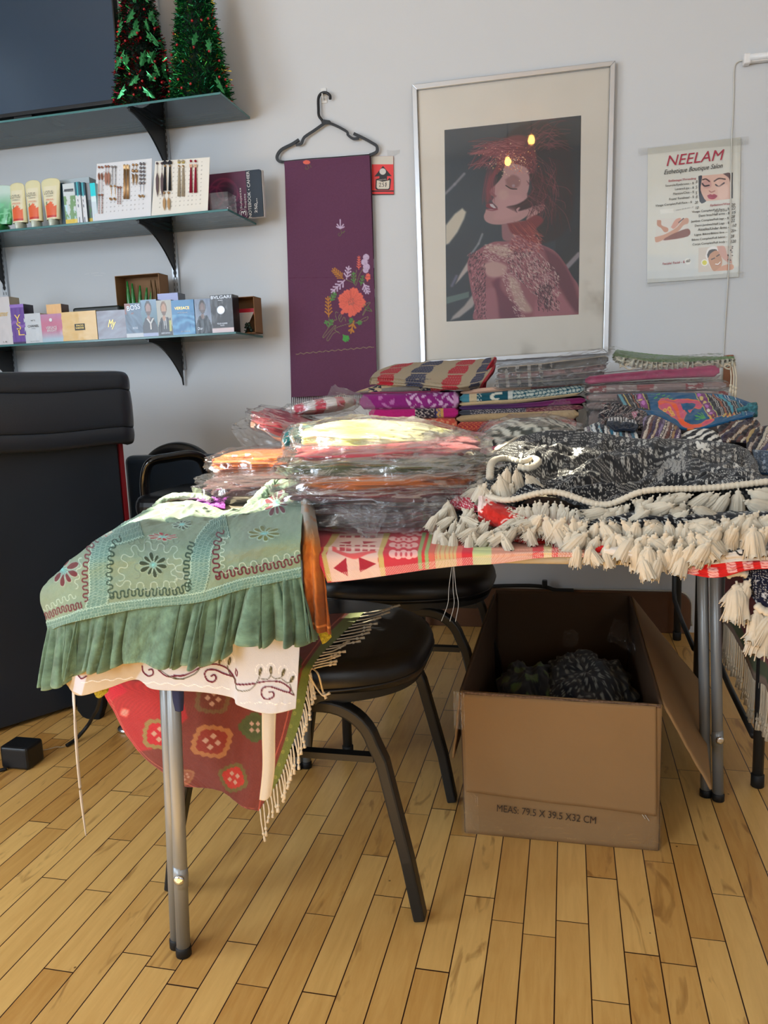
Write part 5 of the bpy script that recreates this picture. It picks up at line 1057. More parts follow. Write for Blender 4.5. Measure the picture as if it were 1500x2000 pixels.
# shoulders and back
BK = smooth(A2_([(430, 340), (560, 280), (720, 270), (800, 210), (900, 260), (1060, 310), (1200, 380), (1300, 500), (1380, 640), (1450, 760), (1470, 1060), (900, 1100), (380, 1110), (360, 960), (320, 780), (285, 540), (310, 430), (430, 340)]), 4)
cv.poly(BK, (160, 100, 112), soft=1.5)
cv.poly(smooth(A2_([(470, 340), (600, 310), (760, 370), (700, 450), (560, 400), (470, 340)]), 4), (200, 172, 160), soft=4, al=.9); cv.poly(smooth(A2_([(440, 520), (560, 480), (700, 540), (640, 640), (500, 640), (440, 520)]), 4), (206, 170, 164), soft=5, al=.9)
cv.poly(smooth(A2_([(700, 620), (800, 680), (880, 860), (960, 1000), (860, 1010), (760, 860), (700, 620)]), 4), (206, 182, 166), soft=6, al=.75)
cv.poly(smooth(A2_([(540, 700), (620, 660), (640, 780), (800, 960), (840, 1090), (640, 1100), (600, 900), (540, 700)]), 4), (116, 62, 84), soft=6, al=.9); cv.poly(smooth(A2_([(430, 800), (560, 760), (590, 900), (590, 1100), (430, 1100), (430, 800)]), 4), (172, 112, 124), soft=5, al=.9)
cv.poly(smooth(A2_([(1080, 340), (1250, 450), (1400, 720), (1460, 1000), (1380, 980), (1250, 760), (1150, 560), (1080, 340)]), 4), (104, 60, 76), soft=7, al=.8)
cv.poly(smooth(A2_([(1000, 900), (1180, 760), (1320, 900), (1380, 1060), (1000, 1090), (1000, 900)]), 4), (182, 118, 130), soft=7, al=.8)
inb = lambda X, Y_: True
def fl(n_, x0, x1, y0, y1, ang, ln, cols, wd=1.1, test=None):
    for _ in range(n_):
        X_, Y_ = rnd.uniform(x0, x1), rnd.uniform(y0, y1)
        if test and not test(X_, Y_): continue
        a = ang+rnd.uniform(-.5, .5); l_ = ln*rnd.uniform(.4, 1.3); p = q2(X_, Y_)
        cv.line([p, (p[0]+l_*math.cos(a), p[1]+l_*math.sin(a))], wd*rnd.uniform(.6, 1.4), rnd.choice(cols), al=.85, soft=.3)
DKF = ((78, 52, 66), (60, 46, 56), (100, 66, 76)); LTF = ((214, 184, 182), (196, 150, 150), (226, 206, 196))
band = lambda X_, Y_: abs((Y_-380)-(X_-760)*.95) < 240 and Y_ < 1000
fl(900, 700, 1240, 330, 980, .95, 5.5, DKF+LTF, test=band); fl(520, 720, 1230, 380, 960, .95, 5, LTF+((170, 110, 120),), test=band)
arm_ = lambda X_, Y_: X_ > 290+(Y_-430)*.14 and X_ < 470+(Y_-430)*.06
fl(700, 290, 480, 380, 1080, 1.9, 4, DKF+((190, 110, 126), (206, 150, 156)), test=arm_)
fl(350, 640, 880, 560, 1080, .6, 4, LTF, test=lambda X_, Y_: abs((Y_-560)-(X_-680)*2.6) < 220); fl(260, 440, 760, 300, 480, .2, 4, LTF+((150, 96, 104),)); fl(120, 1020, 1160, 720, 980, 1.3, 6, DKF)
fl(160, 720, 1050, 200, 380, .6, 5, ((196, 110, 104), (140, 60, 66), (220, 170, 160)))
# glitter
for k in range(320):
    X_, Y_ = rnd.gauss(740, 110), rnd.gauss(500, 60)+rnd.choice((0, 0, 60)); p = q1(X_, Y_); cv.dot(p[0], p[1], rnd.uniform(.3, 1.1), rnd.choice(((250, 190, 130), (255, 225, 190), (232, 110, 70), (230, 150, 140))))
cv.line(A1_([(600, 540), (660, 500), (760, 460), (900, 405)]), .6, (230, 150, 120), al=.6)
u, v = gcoords(430, 640); P = bil(PRc, u, v); X, Y_ = proj(P)
sheet('print', P, PRINT, pf, col=cv.samp(X, Y_), smooth=False, thick=.001, off=1)
G4 = [p-(0, .0075, 0) for p in M4]
def m_pane():
    m, nt, b = nm('picture_glass'); L = nt.links.new; nt.nodes.remove(b); out = [n for n in nt.nodes if n.type == 'OUTPUT_MATERIAL'][0]
    tr = N(nt, 'ShaderNodeBsdfTransparent'); gl = N(nt, 'ShaderNodeBsdfGlossy'); gl.inputs['Roughness'].default_value = .02; fr = N(nt, 'ShaderNodeFresnel'); fr.inputs[0].default_value = 1.45
    ms = N(nt, 'ShaderNodeMixShader'); L(fr.outputs[0], ms.inputs[0]); L(tr.outputs[0], ms.inputs[1]); L(gl.outputs[0], ms.inputs[2]); L(ms.outputs[0], out.inputs[0]); return m
b = MB(); b.prism(G4, (0, .0015, 0)); b.mesh('glass', m_pane(), pf)
# ============================================================ price poster
po = thing('price_poster', tuple(S(1355, 548, W)), 'laminated salon price poster taped to the wall at the right', 'poster')
YP2 = W-.004
c4 = [S(*p, YP2) for p in ((1265, 290), (1447, 268), (1443, 541), (1264, 553))]
cv = Cv(1260, 262, 1450, 556, 4.2, (212, 212, 203))
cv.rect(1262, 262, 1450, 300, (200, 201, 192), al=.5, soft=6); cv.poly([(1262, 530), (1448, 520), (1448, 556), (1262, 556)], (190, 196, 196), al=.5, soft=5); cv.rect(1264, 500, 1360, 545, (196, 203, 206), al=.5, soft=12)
a1 = lambda X, Y_: (1255+X*.13333, 270+Y_*.13333); a2 = lambda X, Y_: (1255+X*.13333, 380+Y_*.13333)
B1 = lambda pts: [a1(*p) for p in pts]; B2 = lambda pts: [a2(*p) for p in pts]
# portrait with closed eyes
cv.poly(B1([(818, 555), (1280, 510), (1280, 890), (835, 930)]), (216, 176, 160)); cv.poly(B1([(1298, 505), (1322, 503), (1322, 878), (1298, 880)]), (38, 38, 46))
cv.poly(smooth(B1([(818, 555), (870, 548), (862, 640), (850, 760), (900, 880), (930, 925), (835, 930), (818, 555)]), 3), (44, 50, 62)); cv.poly(smooth(B1([(1180, 520), (1280, 510), (1280, 640), (1262, 580), (1180, 520)]), 3), (92, 66, 66), soft=1)
cv.poly(smooth(B1([(870, 640), (980, 600), (1010, 700), (940, 740), (870, 700), (870, 640)]), 3), (198, 150, 144), soft=1.5, al=.8)
for P_ in ([(880, 608), (930, 598), (980, 634)], [(1050, 630), (1120, 590), (1210, 600)]): cv.line(smooth(B1(P_), 5), 2.4, (66, 40, 38), soft=.4)
for P_ in ([(875, 665), (910, 700), (975, 690)], [(1070, 680), (1120, 705), (1195, 655)]): cv.line(smooth(B1(P_), 5), 2.6, (40, 28, 34), soft=.5)
cv.line(smooth(B1([(975, 770), (1000, 790), (1030, 785), (1060, 770)]), 4), 1.4, (156, 100, 92), soft=.8); cv.poly(smooth(B1([(945, 840), (990, 820), (1020, 828), (1050, 818), (1095, 845), (1060, 885), (1010, 895), (965, 880), (945, 840)]), 4), (166, 60, 84), soft=.5); cv.line(smooth(B1([(950, 845), (1020, 850), (1090, 846)]), 3), .8, (110, 36, 54))
cv.poly(smooth(B1([(1090, 700), (1240, 680), (1240, 860), (1130, 890), (1090, 700)]), 3), (226, 192, 178), soft=3, al=.7)
# legs being waxed
cv.poly(B2([(215, 350), (668, 345), (668, 625), (175, 740)]), (212, 208, 200))
cv.poly(smooth(B2([(178, 625), (330, 580), (500, 480), (600, 360), (668, 350), (668, 420), (600, 450), (520, 540), (330, 650), (200, 700), (178, 625)]), 4), (196, 146, 120), soft=.8); cv.poly(smooth(B2([(325, 640), (480, 560), (668, 500), (668, 610), (330, 670), (325, 640)]), 4), (126, 70, 56), soft=.8)
cv.poly(smooth(B2([(212, 375), (270, 380), (280, 450), (370, 490), (370, 540), (320, 550), (270, 490), (215, 450), (212, 375)]), 4), (190, 136, 108), soft=.8); cv.poly(smooth(B2([(415, 480), (480, 370), (560, 345), (540, 420), (460, 500), (415, 480)]), 4), (206, 150, 130), soft=.8); cv.line(smooth(B2([(530, 410), (600, 350)]), 3), 2, (90, 60, 56), soft=.5)
# face mask picture
cv.poly(B2([(820, 780), (1318, 745), (1315, 1100), (815, 1140)]), (206, 196, 184)); cv.poly(smooth(B2([(920, 900), (960, 790), (1060, 760), (1140, 830), (1160, 960), (1040, 1110), (960, 1000), (920, 900)]), 4), (228, 226, 222), soft=.5)
cv.poly(smooth(B2([(945, 880), (980, 815), (1060, 800), (1090, 820), (1000, 860), (960, 930), (945, 880)]), 4), (44, 36, 36)); cv.poly(smooth(B2([(960, 940), (1000, 860), (1090, 820), (1150, 900), (1165, 1000), (1130, 1090), (1040, 1120), (985, 1030), (960, 940)]), 4), (190, 138, 104), soft=.5)
for P_ in ([(1010, 950), (1055, 930)], [(1085, 905), (1125, 880)]): cv.line(B2(P_), 2, (54, 38, 36), soft=.4)
cv.line(smooth(B2([(1070, 1020), (1110, 1020), (1140, 990)]), 4), 2.2, (240, 236, 230)); cv.line(smooth(B2([(1065, 1030), (1110, 1032), (1148, 990)]), 4), .9, (140, 60, 60))
cv.poly(smooth(B2([(1090, 755), (1200, 760), (1240, 880), (1300, 960), (1300, 1010), (1200, 960), (1120, 860), (1090, 755)]), 4), (200, 150, 134), soft=.6); cv.poly(smooth(B2([(1060, 1120), (1180, 1040), (1315, 1020), (1315, 1100), (1060, 1120)]), 3), (206, 150, 120)); cv.dot(*a2(908, 998), 6.6, (236, 236, 226)); cv.dot(*a2(908, 998), 4.6, (214, 208, 60))
for k in range(12): cv.dot(*a2(rnd.uniform(1250, 1320), rnd.uniform(750, 960)), 1.6, (50, 40, 44), ry=1)
cv.poly(B2([(255, 220), (450, 205), (455, 265), (260, 285)]), (222, 222, 214)); cv.dot(*a2(662, 978), 6, (224, 224, 216))
m, n = 300, 430; u, v = gcoords(m, n); P = bil(c4, u, v); X, Y_ = proj(P); P[..., 1] -= .0015*np.abs(fbm(u*3, v*2, 5))*np.sin(u*3.1)
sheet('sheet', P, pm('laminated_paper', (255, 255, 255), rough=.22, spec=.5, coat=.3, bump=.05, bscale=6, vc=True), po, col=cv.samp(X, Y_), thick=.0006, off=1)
for pts in ([(1246, 290), (1350, 278), (1462, 266), (1246, 304), (1350, 292), (1462, 282)], [(1262, 545), (1350, 540), (1452, 530), (1262, 560), (1350, 552), (1450, 542)], [(1440, 272), (1441, 400), (1440, 535), (1452, 271), (1452, 400), (1450, 533)]): tape(pts, YP2-.003, parent=po)
RO = lambda x0, y0, x1, y1: -math.atan2(-(S(x1, y1, YP2)-S(x0, y0, YP2))[2], (S(x1, y1, YP2)-S(x0, y0, YP2))[0])*1
def ptx(s_, p0, p1, h, mat, shear=0., bold=0., name='lettering'):
    a = S(*p0, YP2-.0035); b_ = S(*p1, YP2-.0035); d_ = b_-a; rl = -math.atan2(d_[2], d_[0])
    txt(name, s_, tuple(a), float(np.hypot(d_[0], d_[2])), h, mat, po, roll=rl, shear=shear, bold=bold)
INKR = m_txt('poster_red', (170, 46, 70)); INK = m_txt('poster_black', (44, 44, 46)); INKH = m_txt('pen_black', (60, 60, 64))
ptx('NEELAM', a1(335, 410), a1(1180, 315), .034, INKR, shear=.25, bold=.012); ptx('Esthetique Boutique Salon', a1(308, 530), a1(1168, 430), .020, INK, shear=.35, bold=.008)
for s_, p0, p1, c_ in (('Enfiletage/Threading', (378, 640), (780, 600), INKR), ('Sourcils/Eyebrows - $', (332, 710), (748, 670), INK), ('Levers/Lips - $', (472, 760), (748, 735), INK), ('Menton/Chin - $', (445, 832), (748, 800), INK), ('Front/ Forehead - $', (388, 910), (748, 872), INK), ('Visage Complet/Full Face - $', (188, 1003), (722, 945), INK)):
    ptx(s_, a1(*p0), a1(*p1), .0090, c_, bold=.012)
for s_, x_, y_ in (('8', 778, 660), ('5', 775, 738), ('5', 775, 822), ('8', 778, 880), ('20', 762, 962), ('10', 765, 1040)): ptx(s_, a1(x_, y_), a1(x_+24+22*(len(s_) > 1), y_-4), .0095, INKH, shear=.2)
for s_, p0, p1, c_ in (('Epilation/Wax', (990, 172), (1280, 145), INKR), ('Visage Complet/Full Face - $', (722, 268), (1268, 218), INK), ('Demi bras/Half arms - $', (820, 328), (1268, 285), INK), ('Jambes Complet/Full legs - $', (712, 408), (1265, 355), INK), ('Demi-Jambes/Half Legs - $', (762, 470), (1265, 425), INK), ('Aisselles/Under Arms -', (812, 532), (1265, 495), INK), ('Ligne Bikini/Bikini line --', (755, 605), (1240, 560), INK), ('Bikini Complet/Full bikini -', (718, 678), (1235, 630), INK), ('Corps Complet/Full body -', (730, 745), (1235, 700), INK), ('Faciale/ Facial - $', (292, 1030), (612, 1000), INKR)):
    ptx(s_, a2(*p0), a2(*p1), .0090, c_, bold=.012)
for s_, x_, y_ in (('20', 1300, 172), ('22', 1305, 220), ('15', 1300, 285), ('28', 1298, 345), ('22', 1295, 402), ('10', 1308, 475), ('20+', 1295, 552), ('28', 1288, 632), ('120', 1283, 708), ('60', 636, 992)): ptx(s_, a2(x_, y_), a2(x_+54+20*(len(s_) > 2), y_-6), .0095, INKH, shear=.2)
ptx('Upper lip & chin - $', a2(485, 235), a2(740, 190), .005, m_txt('pencil', (130, 130, 130)), shear=.4); ptx('Full arms -', a2(1048, 262), a2(1265, 240), .006, INKH, shear=.3)
# ============================================================ LED batten and its lead
lt = thing('light_batten', tuple(S(1480, 118, W-.02)), 'white slim LED tube light on the wall at the top right corner', 'light')
p = S(1454, 116, W-.018); q = S(1560, 105, W-.018)
b = MB(); b.bar([p+(.012, 0, 0), q], .026, .022, up=(0, 1, 0)); b.mesh('housing', pm('white_plastic', (232, 232, 232), rough=.35), lt, bevel=.003)
b = MB(); b.tube([p+(.014, -.012, .0), q+(0, -.012, 0)], .010, 12); b.mesh('diffuser', pm('frosted_plastic', (236, 238, 240), rough=.3), lt, smooth=True)
b = MB(); b.rbox(p[0]-.004, p[0]+.018, W-.034, W-.002, p[2]-.018, p[2]+.014, r=.005, n=3); b.mesh('end_cap', pm('white_plastic', (232, 232, 232), rough=.35), lt, bevel=.002)
WC = pm('white_cable', (206, 204, 196), rough=.45)
MB().tube(smooth([S(1454, 117, W-.012), S(1441, 121, W-.006), S(1434, 134, W-.004), S(1433, 180, W-.004), S(1431, 240, W-.004), S(1429, 270, W-.010), S(1427, 400, W-.011), S(1424, 500, W-.012), S(1421, 560, W-.006), S(1416, 640, W-.004), S(1413, 700, W-.004), S(1411, 760, W-.004)], 5), .0021, 6).mesh('lead', WC, lt, smooth=True)
b = MB(); pz = S(1422, 700, W-.01); b.box(pz[0]-.014, pz[0]+.018, W-.012, W, pz[2]-.10, pz[2]+.012); tag(b.mesh('socket_block', pm('brown_block', (140, 92, 66), rough=.6), bevel=.002), 'small brown block on the wall behind the right stack', 'block')
# faint scuffs left on the wall paint
b = MB()
for x, y, l_ in ((165, 536, 9), (178, 534, 14), (196, 533, 10), (184, 538, 16)): a = S(x, y, W-.0004); e = S(x+l_, y-rnd.uniform(-2, 3), W-.0004); b.bar([a, e], .0016, .0004, up=(0, 1, 0))
tag(b.mesh('wall_scuff', pm('scuff', (222, 222, 222), rough=.8)), 'pale scuff marks on the wall above the perfume boxes', 'scuff')
# warm pendant bulbs and their cords, in the room behind the viewer
for k, (x, y, z) in enumerate(((-.312, -1.62, 3.13), (-.53, -1.7, 2.985))):
    r = thing('pendant_lamp', (x, y, z), 'warm bulb hanging from the ceiling behind the viewer, the %s one' % ('higher' if k == 0 else 'lower'), 'lamp')
    MB().lathe((x, y, z), [(.001, -.045), (.022, -.036), (.03, -.012), (.022, .016), (.012, .03)], 16).mesh('bulb', pm('bulb_glow', (255, 200, 120), emit=(255, 176, 84), es=(60 if k == 0 else 22)), r, smooth=True)
    MB().tube([(x, y, z+.03), (x, y, z+.07), (x, y, ZC)], [.014, .013, .003] if False else .0035, 8).mesh('flex', BLK, r)
# ============================================================ green embroidered top over the table's left end
def px3(rows): return np.array([[S(*p) for p in r] for r in rows])
gg = thing('embroidered_tunic', (-.6, 1.05, .45), 'sage green embroidered tunic with gathered frill draped over the left table end', 'garment')
GB = (122, 144, 124)
cv = Cv(66, 928, 630, 1350, 2.3, GB)
cv.a *= (1+.05*fbm(cv.X/30, cv.Y/30, 2)+.04*vnoise(cv.X*1.4, cv.Y*1.4, 5))[..., None]
cv.a = mixc(cv.a, arr((124, 140, 128)), np.clip(fbm(cv.X/45, cv.Y/45, 9)*1.2, 0, .5))
TEAL = (90, 128, 118); PALE = (158, 186, 172); MAR = (96, 40, 52); DKG = (48, 72, 62)
def wave(P, amp, wl, w, c, h=1., soft=.3, al=1.):
    P = smooth(P, 14); d = np.diff(P, axis=0); L0 = np.r_[0, np.cumsum(np.hypot(d[:, 0], d[:, 1]))]; s_ = np.arange(0, L0[-1], .8)
    X = np.interp(s_, L0, P[:, 0]); Y_ = np.interp(s_, L0, P[:, 1]); tx, ty = np.gradient(X), np.gradient(Y_); q = np.hypot(tx, ty)+1e-9
    o = amp*np.sin(s_/wl*2*math.pi)+amp*.15*np.sin(s_*.11); k = -amp*.24*np.sin(s_/wl*4*math.pi)
    cv.line(np.stack([X-ty/q*o+tx/q*k, Y_+tx/q*o+ty/q*k], -1), w, c, al=al, h=h, soft=soft)
def lace(P, hw, n_, bg=TEAL):
    P = np.asarray(P, float); Q = smooth(P, 12); d = np.gradient(Q, axis=0); q = np.hypot(d[:, 0], d[:, 1])[:, None]; nrm = np.stack([-d[:, 1], d[:, 0]], -1)/q
    poly = np.vstack([Q+nrm*hw, (Q-nrm*hw)[::-1]]); cv.poly(poly, bg, soft=1, h=.5)
    Ls = np.r_[0, np.cumsum(np.hypot(*np.diff(Q, axis=0).T))]
    def at(s_, o): i = np.interp(s_, Ls, np.arange(len(Q))); i0 = np.clip(int(i), 0, len(Q)-2); f_ = i-i0; return Q[i0]*(1-f_)+Q[i0+1]*f_+(nrm[i0])*o
    for j in range(n_):
        for off in (-1, 1):
            pts = [];  o0 = hw*(-1+2*(j+.5)/n_); a_ = hw/n_*1.3
            for k, s_ in enumerate(np.arange(0, Ls[-1], 3.2)): pts.append(at(s_, o0+off*a_*(1 if k % 2 else -1)))
            cv.line(pts, 1.0, PALE if off > 0 else (132, 164, 152), h=1.2, soft=.3)
            cv.line([p+(1, 1.2) for p in pts], .9, (66, 104, 98), al=.75, soft=.4)
    for o0 in (-hw, hw): cv.line([at(s_, o0+1.3*math.sin(s_*1.1)) for s_ in np.arange(0, Ls[-1], 1.4)], 1.1, (170, 200, 186), h=1.1)
def flower(x, y, r, sy, c, n_=10, a0=.15, ang=0., edge=PALE):
    ca, sa = math.cos(ang), math.sin(ang)
    T = lambda u, v: (x+u*ca-v*sy*sa, y+u*sa+v*sy*ca)
    for k in range(n_):
        a = a0+2*math.pi*k/n_; rr = r*(1, .86, .95, .8, 1.02)[k % 5]; pts = []
        for t in np.linspace(0, 2*math.pi, 15)[:-1]:
            u_ = rr*.60+rr*.38*math.cos(t); v_ = rr*.15*math.sin(t)*(1+.5*math.cos(t)); pts.append(T(u_*math.cos(a)-v_*math.sin(a), u_*math.sin(a)+v_*math.cos(a)))
        cv.poly(pts, c, h=.9, soft=.3); cv.line(pts+[pts[0]], 1.0, edge, h=1.1, soft=.3, al=.9)
        cv.line([(x, y), T(rr*.25*math.cos(a), rr*.25*math.sin(a))], 1.1, (120, 190, 190), h=1.)
lace([(380, 1162), (392, 1120), (394, 1090), (402, 1060), (424, 1036), (446, 1030)], 18, 4); lace([(190, 1190), (196, 1150), (195, 1110), (198, 1075), (208, 1052), (240, 1042), (276, 1030)], 18, 4)
lace([(60, 1228), (91, 1224), (145, 1208), (170, 1196)], 9, 2); lace([(158, 1203), (215, 1190), (267, 1183), (382, 1169), (470, 1143), (540, 1130), (600, 1118)], 10, 3)
for P_, a_, w_, th, c_ in (([(82, 1205), (120, 1192), (165, 1180)], 6, 10, 2.4, MAR), ([(170, 1174), (169, 1130), (170, 1100), (176, 1075), (190, 1056)], 5, 15, 2.2, MAR), ([(424, 1126), (424, 1090), (424, 1060), (432, 1036)], 6, 17, 2.2, MAR), ([(424, 1124), (470, 1116), (530, 1106), (592, 1090)], 7, 14, 2.3, MAR),
                      ([(218, 1166), (214, 1130), (215, 1100), (222, 1066), (238, 1050)], 5, 16, 2.2, DKG), ([(216, 1162), (270, 1158), (330, 1156), (376, 1146)], 7, 13.5, 2.3, DKG), ([(368, 1152), (366, 1120), (368, 1090), (376, 1060)], 6, 14, 2.4, DKG),
                      ([(84, 1190), (120, 1174), (150, 1162)], 5, 13, .9, (180, 202, 186)), ([(436, 1114), (500, 1100), (590, 1080)], 6, 22, .9, (190, 208, 190)), ([(436, 1110), (436, 1070), (442, 1044)], 4, 15, 1., (186, 206, 190)),
                      ([(232, 1134), (246, 1090), (268, 1070), (300, 1066), (340, 1076), (352, 1110), (344, 1140), (300, 1144), (262, 1146), (232, 1134)], 8, 26, .95, (176, 196, 182)), ([(250, 1060), (300, 1056), (350, 1058)], 5, 22, .9, (110, 130, 118)), ([(262, 1130), (270, 1100), (276, 1078)], 7, 30, .9, (112, 130, 118)), ([(330, 1090), (340, 1120), (336, 1140)], 6, 24, .9, (182, 202, 188)), ([(150, 1150), (156, 1120), (160, 1090)], 4, 20, .8, (182, 202, 188))):
    wave(P_, a_, w_, th, c_)
flower(298, 1103, 28, 1.0, (52, 66, 52)); flower(124, 1114, 34, 1., (92, 34, 46), ang=.1); flower(516, 1042, 32, .55, (96, 104, 56)); flower(541, 986, 27, .9, (92, 34, 46), ang=-.6); flower(318, 1048, 30, .28, (150, 50, 58)); flower(205, 1045, 18, .3, (160, 60, 66), ang=-.3); flower(276, 1016, 16, .3, (170, 60, 66), ang=-.3); flower(325, 1000, 11, .5, (66, 78, 56)); flower(356, 1026, 20, .5, (56, 74, 62))  # flattened maroon flowers get a brighter, lit tone in their colour
rows = [
 [(300, 990, 1.46), (345, 979, 1.44), (400, 982, 1.40), (450, 1000, 1.30), (520, 975, 1.42), (575, 950, 1.42)],
 [(235, 1026, 1.34), (286, 1009, 1.30), (365, 1007, 1.26), (430, 1012, 1.23), (508, 992, 1.30), (592, 958, 1.32)],
 [(165, 1075, 1.20), (222, 1042, 1.12), (320, 1032, 1.13), (420, 1030, 1.13), (492, 1016, 1.16), (593, 992, 1.17)],
 [(115, 1120, 1.13), (178, 1088, 1.055), (290, 1075, 1.052), (410, 1070, 1.05), (484, 1056, 1.048), (589, 1036, 1.055)],
 [(80, 1160, 1.12), (154, 1140, 1.055), (272, 1125, 1.036), (396, 1118, 1.032), (476, 1100, 1.03), (586, 1080, 1.035)],
 [(91, 1233, 1.12), (150, 1214, 1.050), (267, 1190, 1.034), (384, 1177, 1.030), (471, 1152, 1.028), (588, 1128, 1.033)]]
m, n = 250, 420; P = surf(px3(rows), m, n); u, v = gcoords(m, n); X, Y_ = proj(P)
col = cv.samp(X, Y_); hh = cv.samp(X, Y_, cv.hgt); Nn = normals(P); Nn = np.where((Nn[..., 1:2] > 0) & (Nn[..., 2:3] < .3), -Nn, Nn); Nn = np.where(Nn[..., 2:3] < -.2, -Nn, Nn)
top = np.clip(1-u/.45, 0, 1)
crk = .012*np.clip(v*5-.6, .1, 1)*top*ridge(v*7+u*2, u*6-v*2, 21)*np.clip(u*12, 0.15, 1)+.004*fbm(v*9, u*6, 5)+.006*np.sin(v*13+np.sin(u*5))*np.clip(u-.45, 0, 1)
P = P+Nn*(crk+hh*.0009)[..., None]
sheet('body', P, FAB, gg, col=col, thick=.0012)
# rolled and folded cloth at the back of the top
def roll(name, pts, r, mat, parent, c, seed, flat=.6, n=26, m=140, crk=.35, colf=None):
    Q = np.array([S(*p) for p in pts]); Q = interp1(Q, np.linspace(0, 1, m)); R_ = interp1(np.array(r, float), np.linspace(0, 1, m)) if not np.isscalar(r) else np.full(m, r)
    T = np.gradient(Q, axis=0); T /= np.linalg.norm(T, axis=1)[:, None]; A = np.cross(T, (0, 0, 1.)); A /= np.linalg.norm(A, axis=1)[:, None]; B = np.cross(A, T)
    a = np.linspace(0, 2*math.pi, n, endpoint=False); s_ = np.linspace(0, 1, m)
    Sg, Ag = np.meshgrid(s_*len(pts)*2.5, a, indexing='ij')
    rr = R_[:, None]*(1+crk*fbm(Sg+seed, np.cos(Ag)*1.3+np.sin(Ag)*1.7+seed, seed)+crk*.7*(ridge(Sg*1.3, Ag*.9+Sg*.4, seed+3, 2)-.5))
    Pq = Q[:, None]+A[:, None]*(rr*np.cos(a))[..., None]+B[:, None]*(rr*flat*np.sin(a))[..., None]
    Pq[0] = Q[0]+(Pq[0]-Q[0])*.3; Pq[-1] = Q[-1]+(Pq[-1]-Q[-1])*.3
    cc = C3(c, rr.shape) if colf is None else colf(Sg/len(pts)/2.5, Ag)
    return sheet(name, Pq, mat, parent, col=cc, wrapv=True)
def yoke(s_, a): c = C3((104, 122, 100), s_.shape); z_ = np.abs(((s_*26+.35*np.sin(a*6)) % 1)-.5); c[z_ < .16] = arr((60, 84, 72)); c[(np.abs(np.sin(a*3)) < .18)] = arr((150, 168, 140)); return c
roll('fold', [(405, 1040, 1.16), (440, 1027, 1.18), (500, 1010, 1.24), (545, 985, 1.32), (592, 962, 1.38)], [.012, .017, .018, .016, .012], FAB, gg, GB, 3, colf=yoke)
roll('fold', [(283, 1004, 1.42), (320, 992, 1.40), (365, 1000, 1.34), (420, 1012, 1.27), (475, 1000, 1.33), (505, 990, 1.36)], [.010, .016, .018, .015, .014, .008], FAB, gg, GB, 5)
roll('fold', [(478, 1000, 1.38), (505, 975, 1.42), (530, 950, 1.44), (556, 946, 1.44), (598, 955, 1.40)], [.012, .016, .018, .016, .014], FAB, gg, GB, 8)
roll('fold', [(300, 992, 1.45), (330, 972, 1.47), (385, 969, 1.47), (414, 977, 1.45)], [.010, .013, .012, .008], FAB, gg, (158, 176, 152), 12)  # same green cloth, painted paler where light catches this roll
roll('fold', [(285, 1018, 1.28), (318, 1012, 1.26), (345, 1020, 1.20), (380, 1022, 1.18)], [.004, .009, .009, .004], FAB, gg, GB, 15)
# gathered frill
TOPS = [(91, 1232, 1.12), (120, 1222, 1.08), (146, 1212, 1.06), (160, 1205, 1.05), (205, 1198, 1.042), (267, 1189, 1.037), (325, 1182, 1.035), (382, 1176, 1.033), (430, 1163, 1.031), (473, 1151, 1.03), (530, 1138, 1.031), (588, 1127, 1.036)]
HEMS = [(85, 1338, 1.11), (112, 1336, 1.075), (146, 1322, 1.055), (146, 1316, 1.045), (196, 1305, 1.038), (255, 1305, 1.032), (308, 1300, 1.030), (360, 1300, 1.028), (418, 1290, 1.026), (452, 1263, 1.026), (532, 1255, 1.028), (612, 1256, 1.034)]
m, n = 60, 560
A = np.array([S(x_, y_-7, Y_+.004) for x_, y_, Y_ in TOPS]); B = np.array([S(*p) for p in HEMS]); tt = np.linspace(0, 1, n)
A = interp1(A, tt); B = interp1(B, tt); s_ = np.linspace(0, 1, m)[:, None, None]; P = A[None]*(1-s_)+B[None]*s_
sg, tg = np.meshgrid(np.linspace(0, 1, m), tt, indexing='ij')
ph = tg*150+9*np.sin(tg*7)+4*np.sin(tg*19); wob = .5*np.sin(sg*2.2+tg*30)
pl = np.sin(ph+wob)*(.55+.45*vnoise(tg*17, sg*0, 3))
pl2 = np.sin(ph*.37+2+wob)
amp = .0010+.0165*sg**.7
cre = -np.exp(-((np.sin(ph*.31+wob+tg*8))/.10)**2)*.9
dis = np.sign(pl)*np.abs(pl)**.75*amp*.6+pl2*amp*.8-cre*amp+.0016*fbm(tg*60, sg*5, 8)
P[..., 1] += dis*.9-.004*sg; P[..., 0] += .006*np.sin(ph*.5+1)*sg+.004*np.sin(ph+1.2)*sg; P[..., 2] += .0045*np.sin(ph*.37+.4)*sg**3+.0015*np.sin(ph)*sg**4
FR = C3((94, 122, 104), sg.shape)*(1+.22*fbm(tg*45, sg*7, 4)+.12*fbm(tg*120, sg*14, 9)+.05*vnoise(tg*300, sg*60, 5))[..., None]
FR = mixc(FR, arr((150, 164, 130)), np.clip((sg-.93)*9, 0, .45)*(.6+.4*np.sin(tg*520))); FR = mixc(FR, arr((116, 146, 132)), np.clip(.08-sg, 0, 1)*6)
sheet('frill', P, FAB, gg, col=FR, thick=.0012)
# return of the frill at the right end
rows = [[(587, 1143, 1.04), (592, 1140, 1.07), (596, 1140, 1.10)], [(600, 1190, 1.035), (606, 1190, 1.07), (610, 1185, 1.10)], [(611, 1254, 1.035), (617, 1250, 1.07), (620, 1240, 1.10)]]
P = surf(px3(rows), 40, 30); u, v = gcoords(40, 30); P[..., 0] += .003*np.sin(v*14)*u; sheet('frill', P, FAB, gg, col=C3((98, 126, 106), u.shape), thick=.0012)
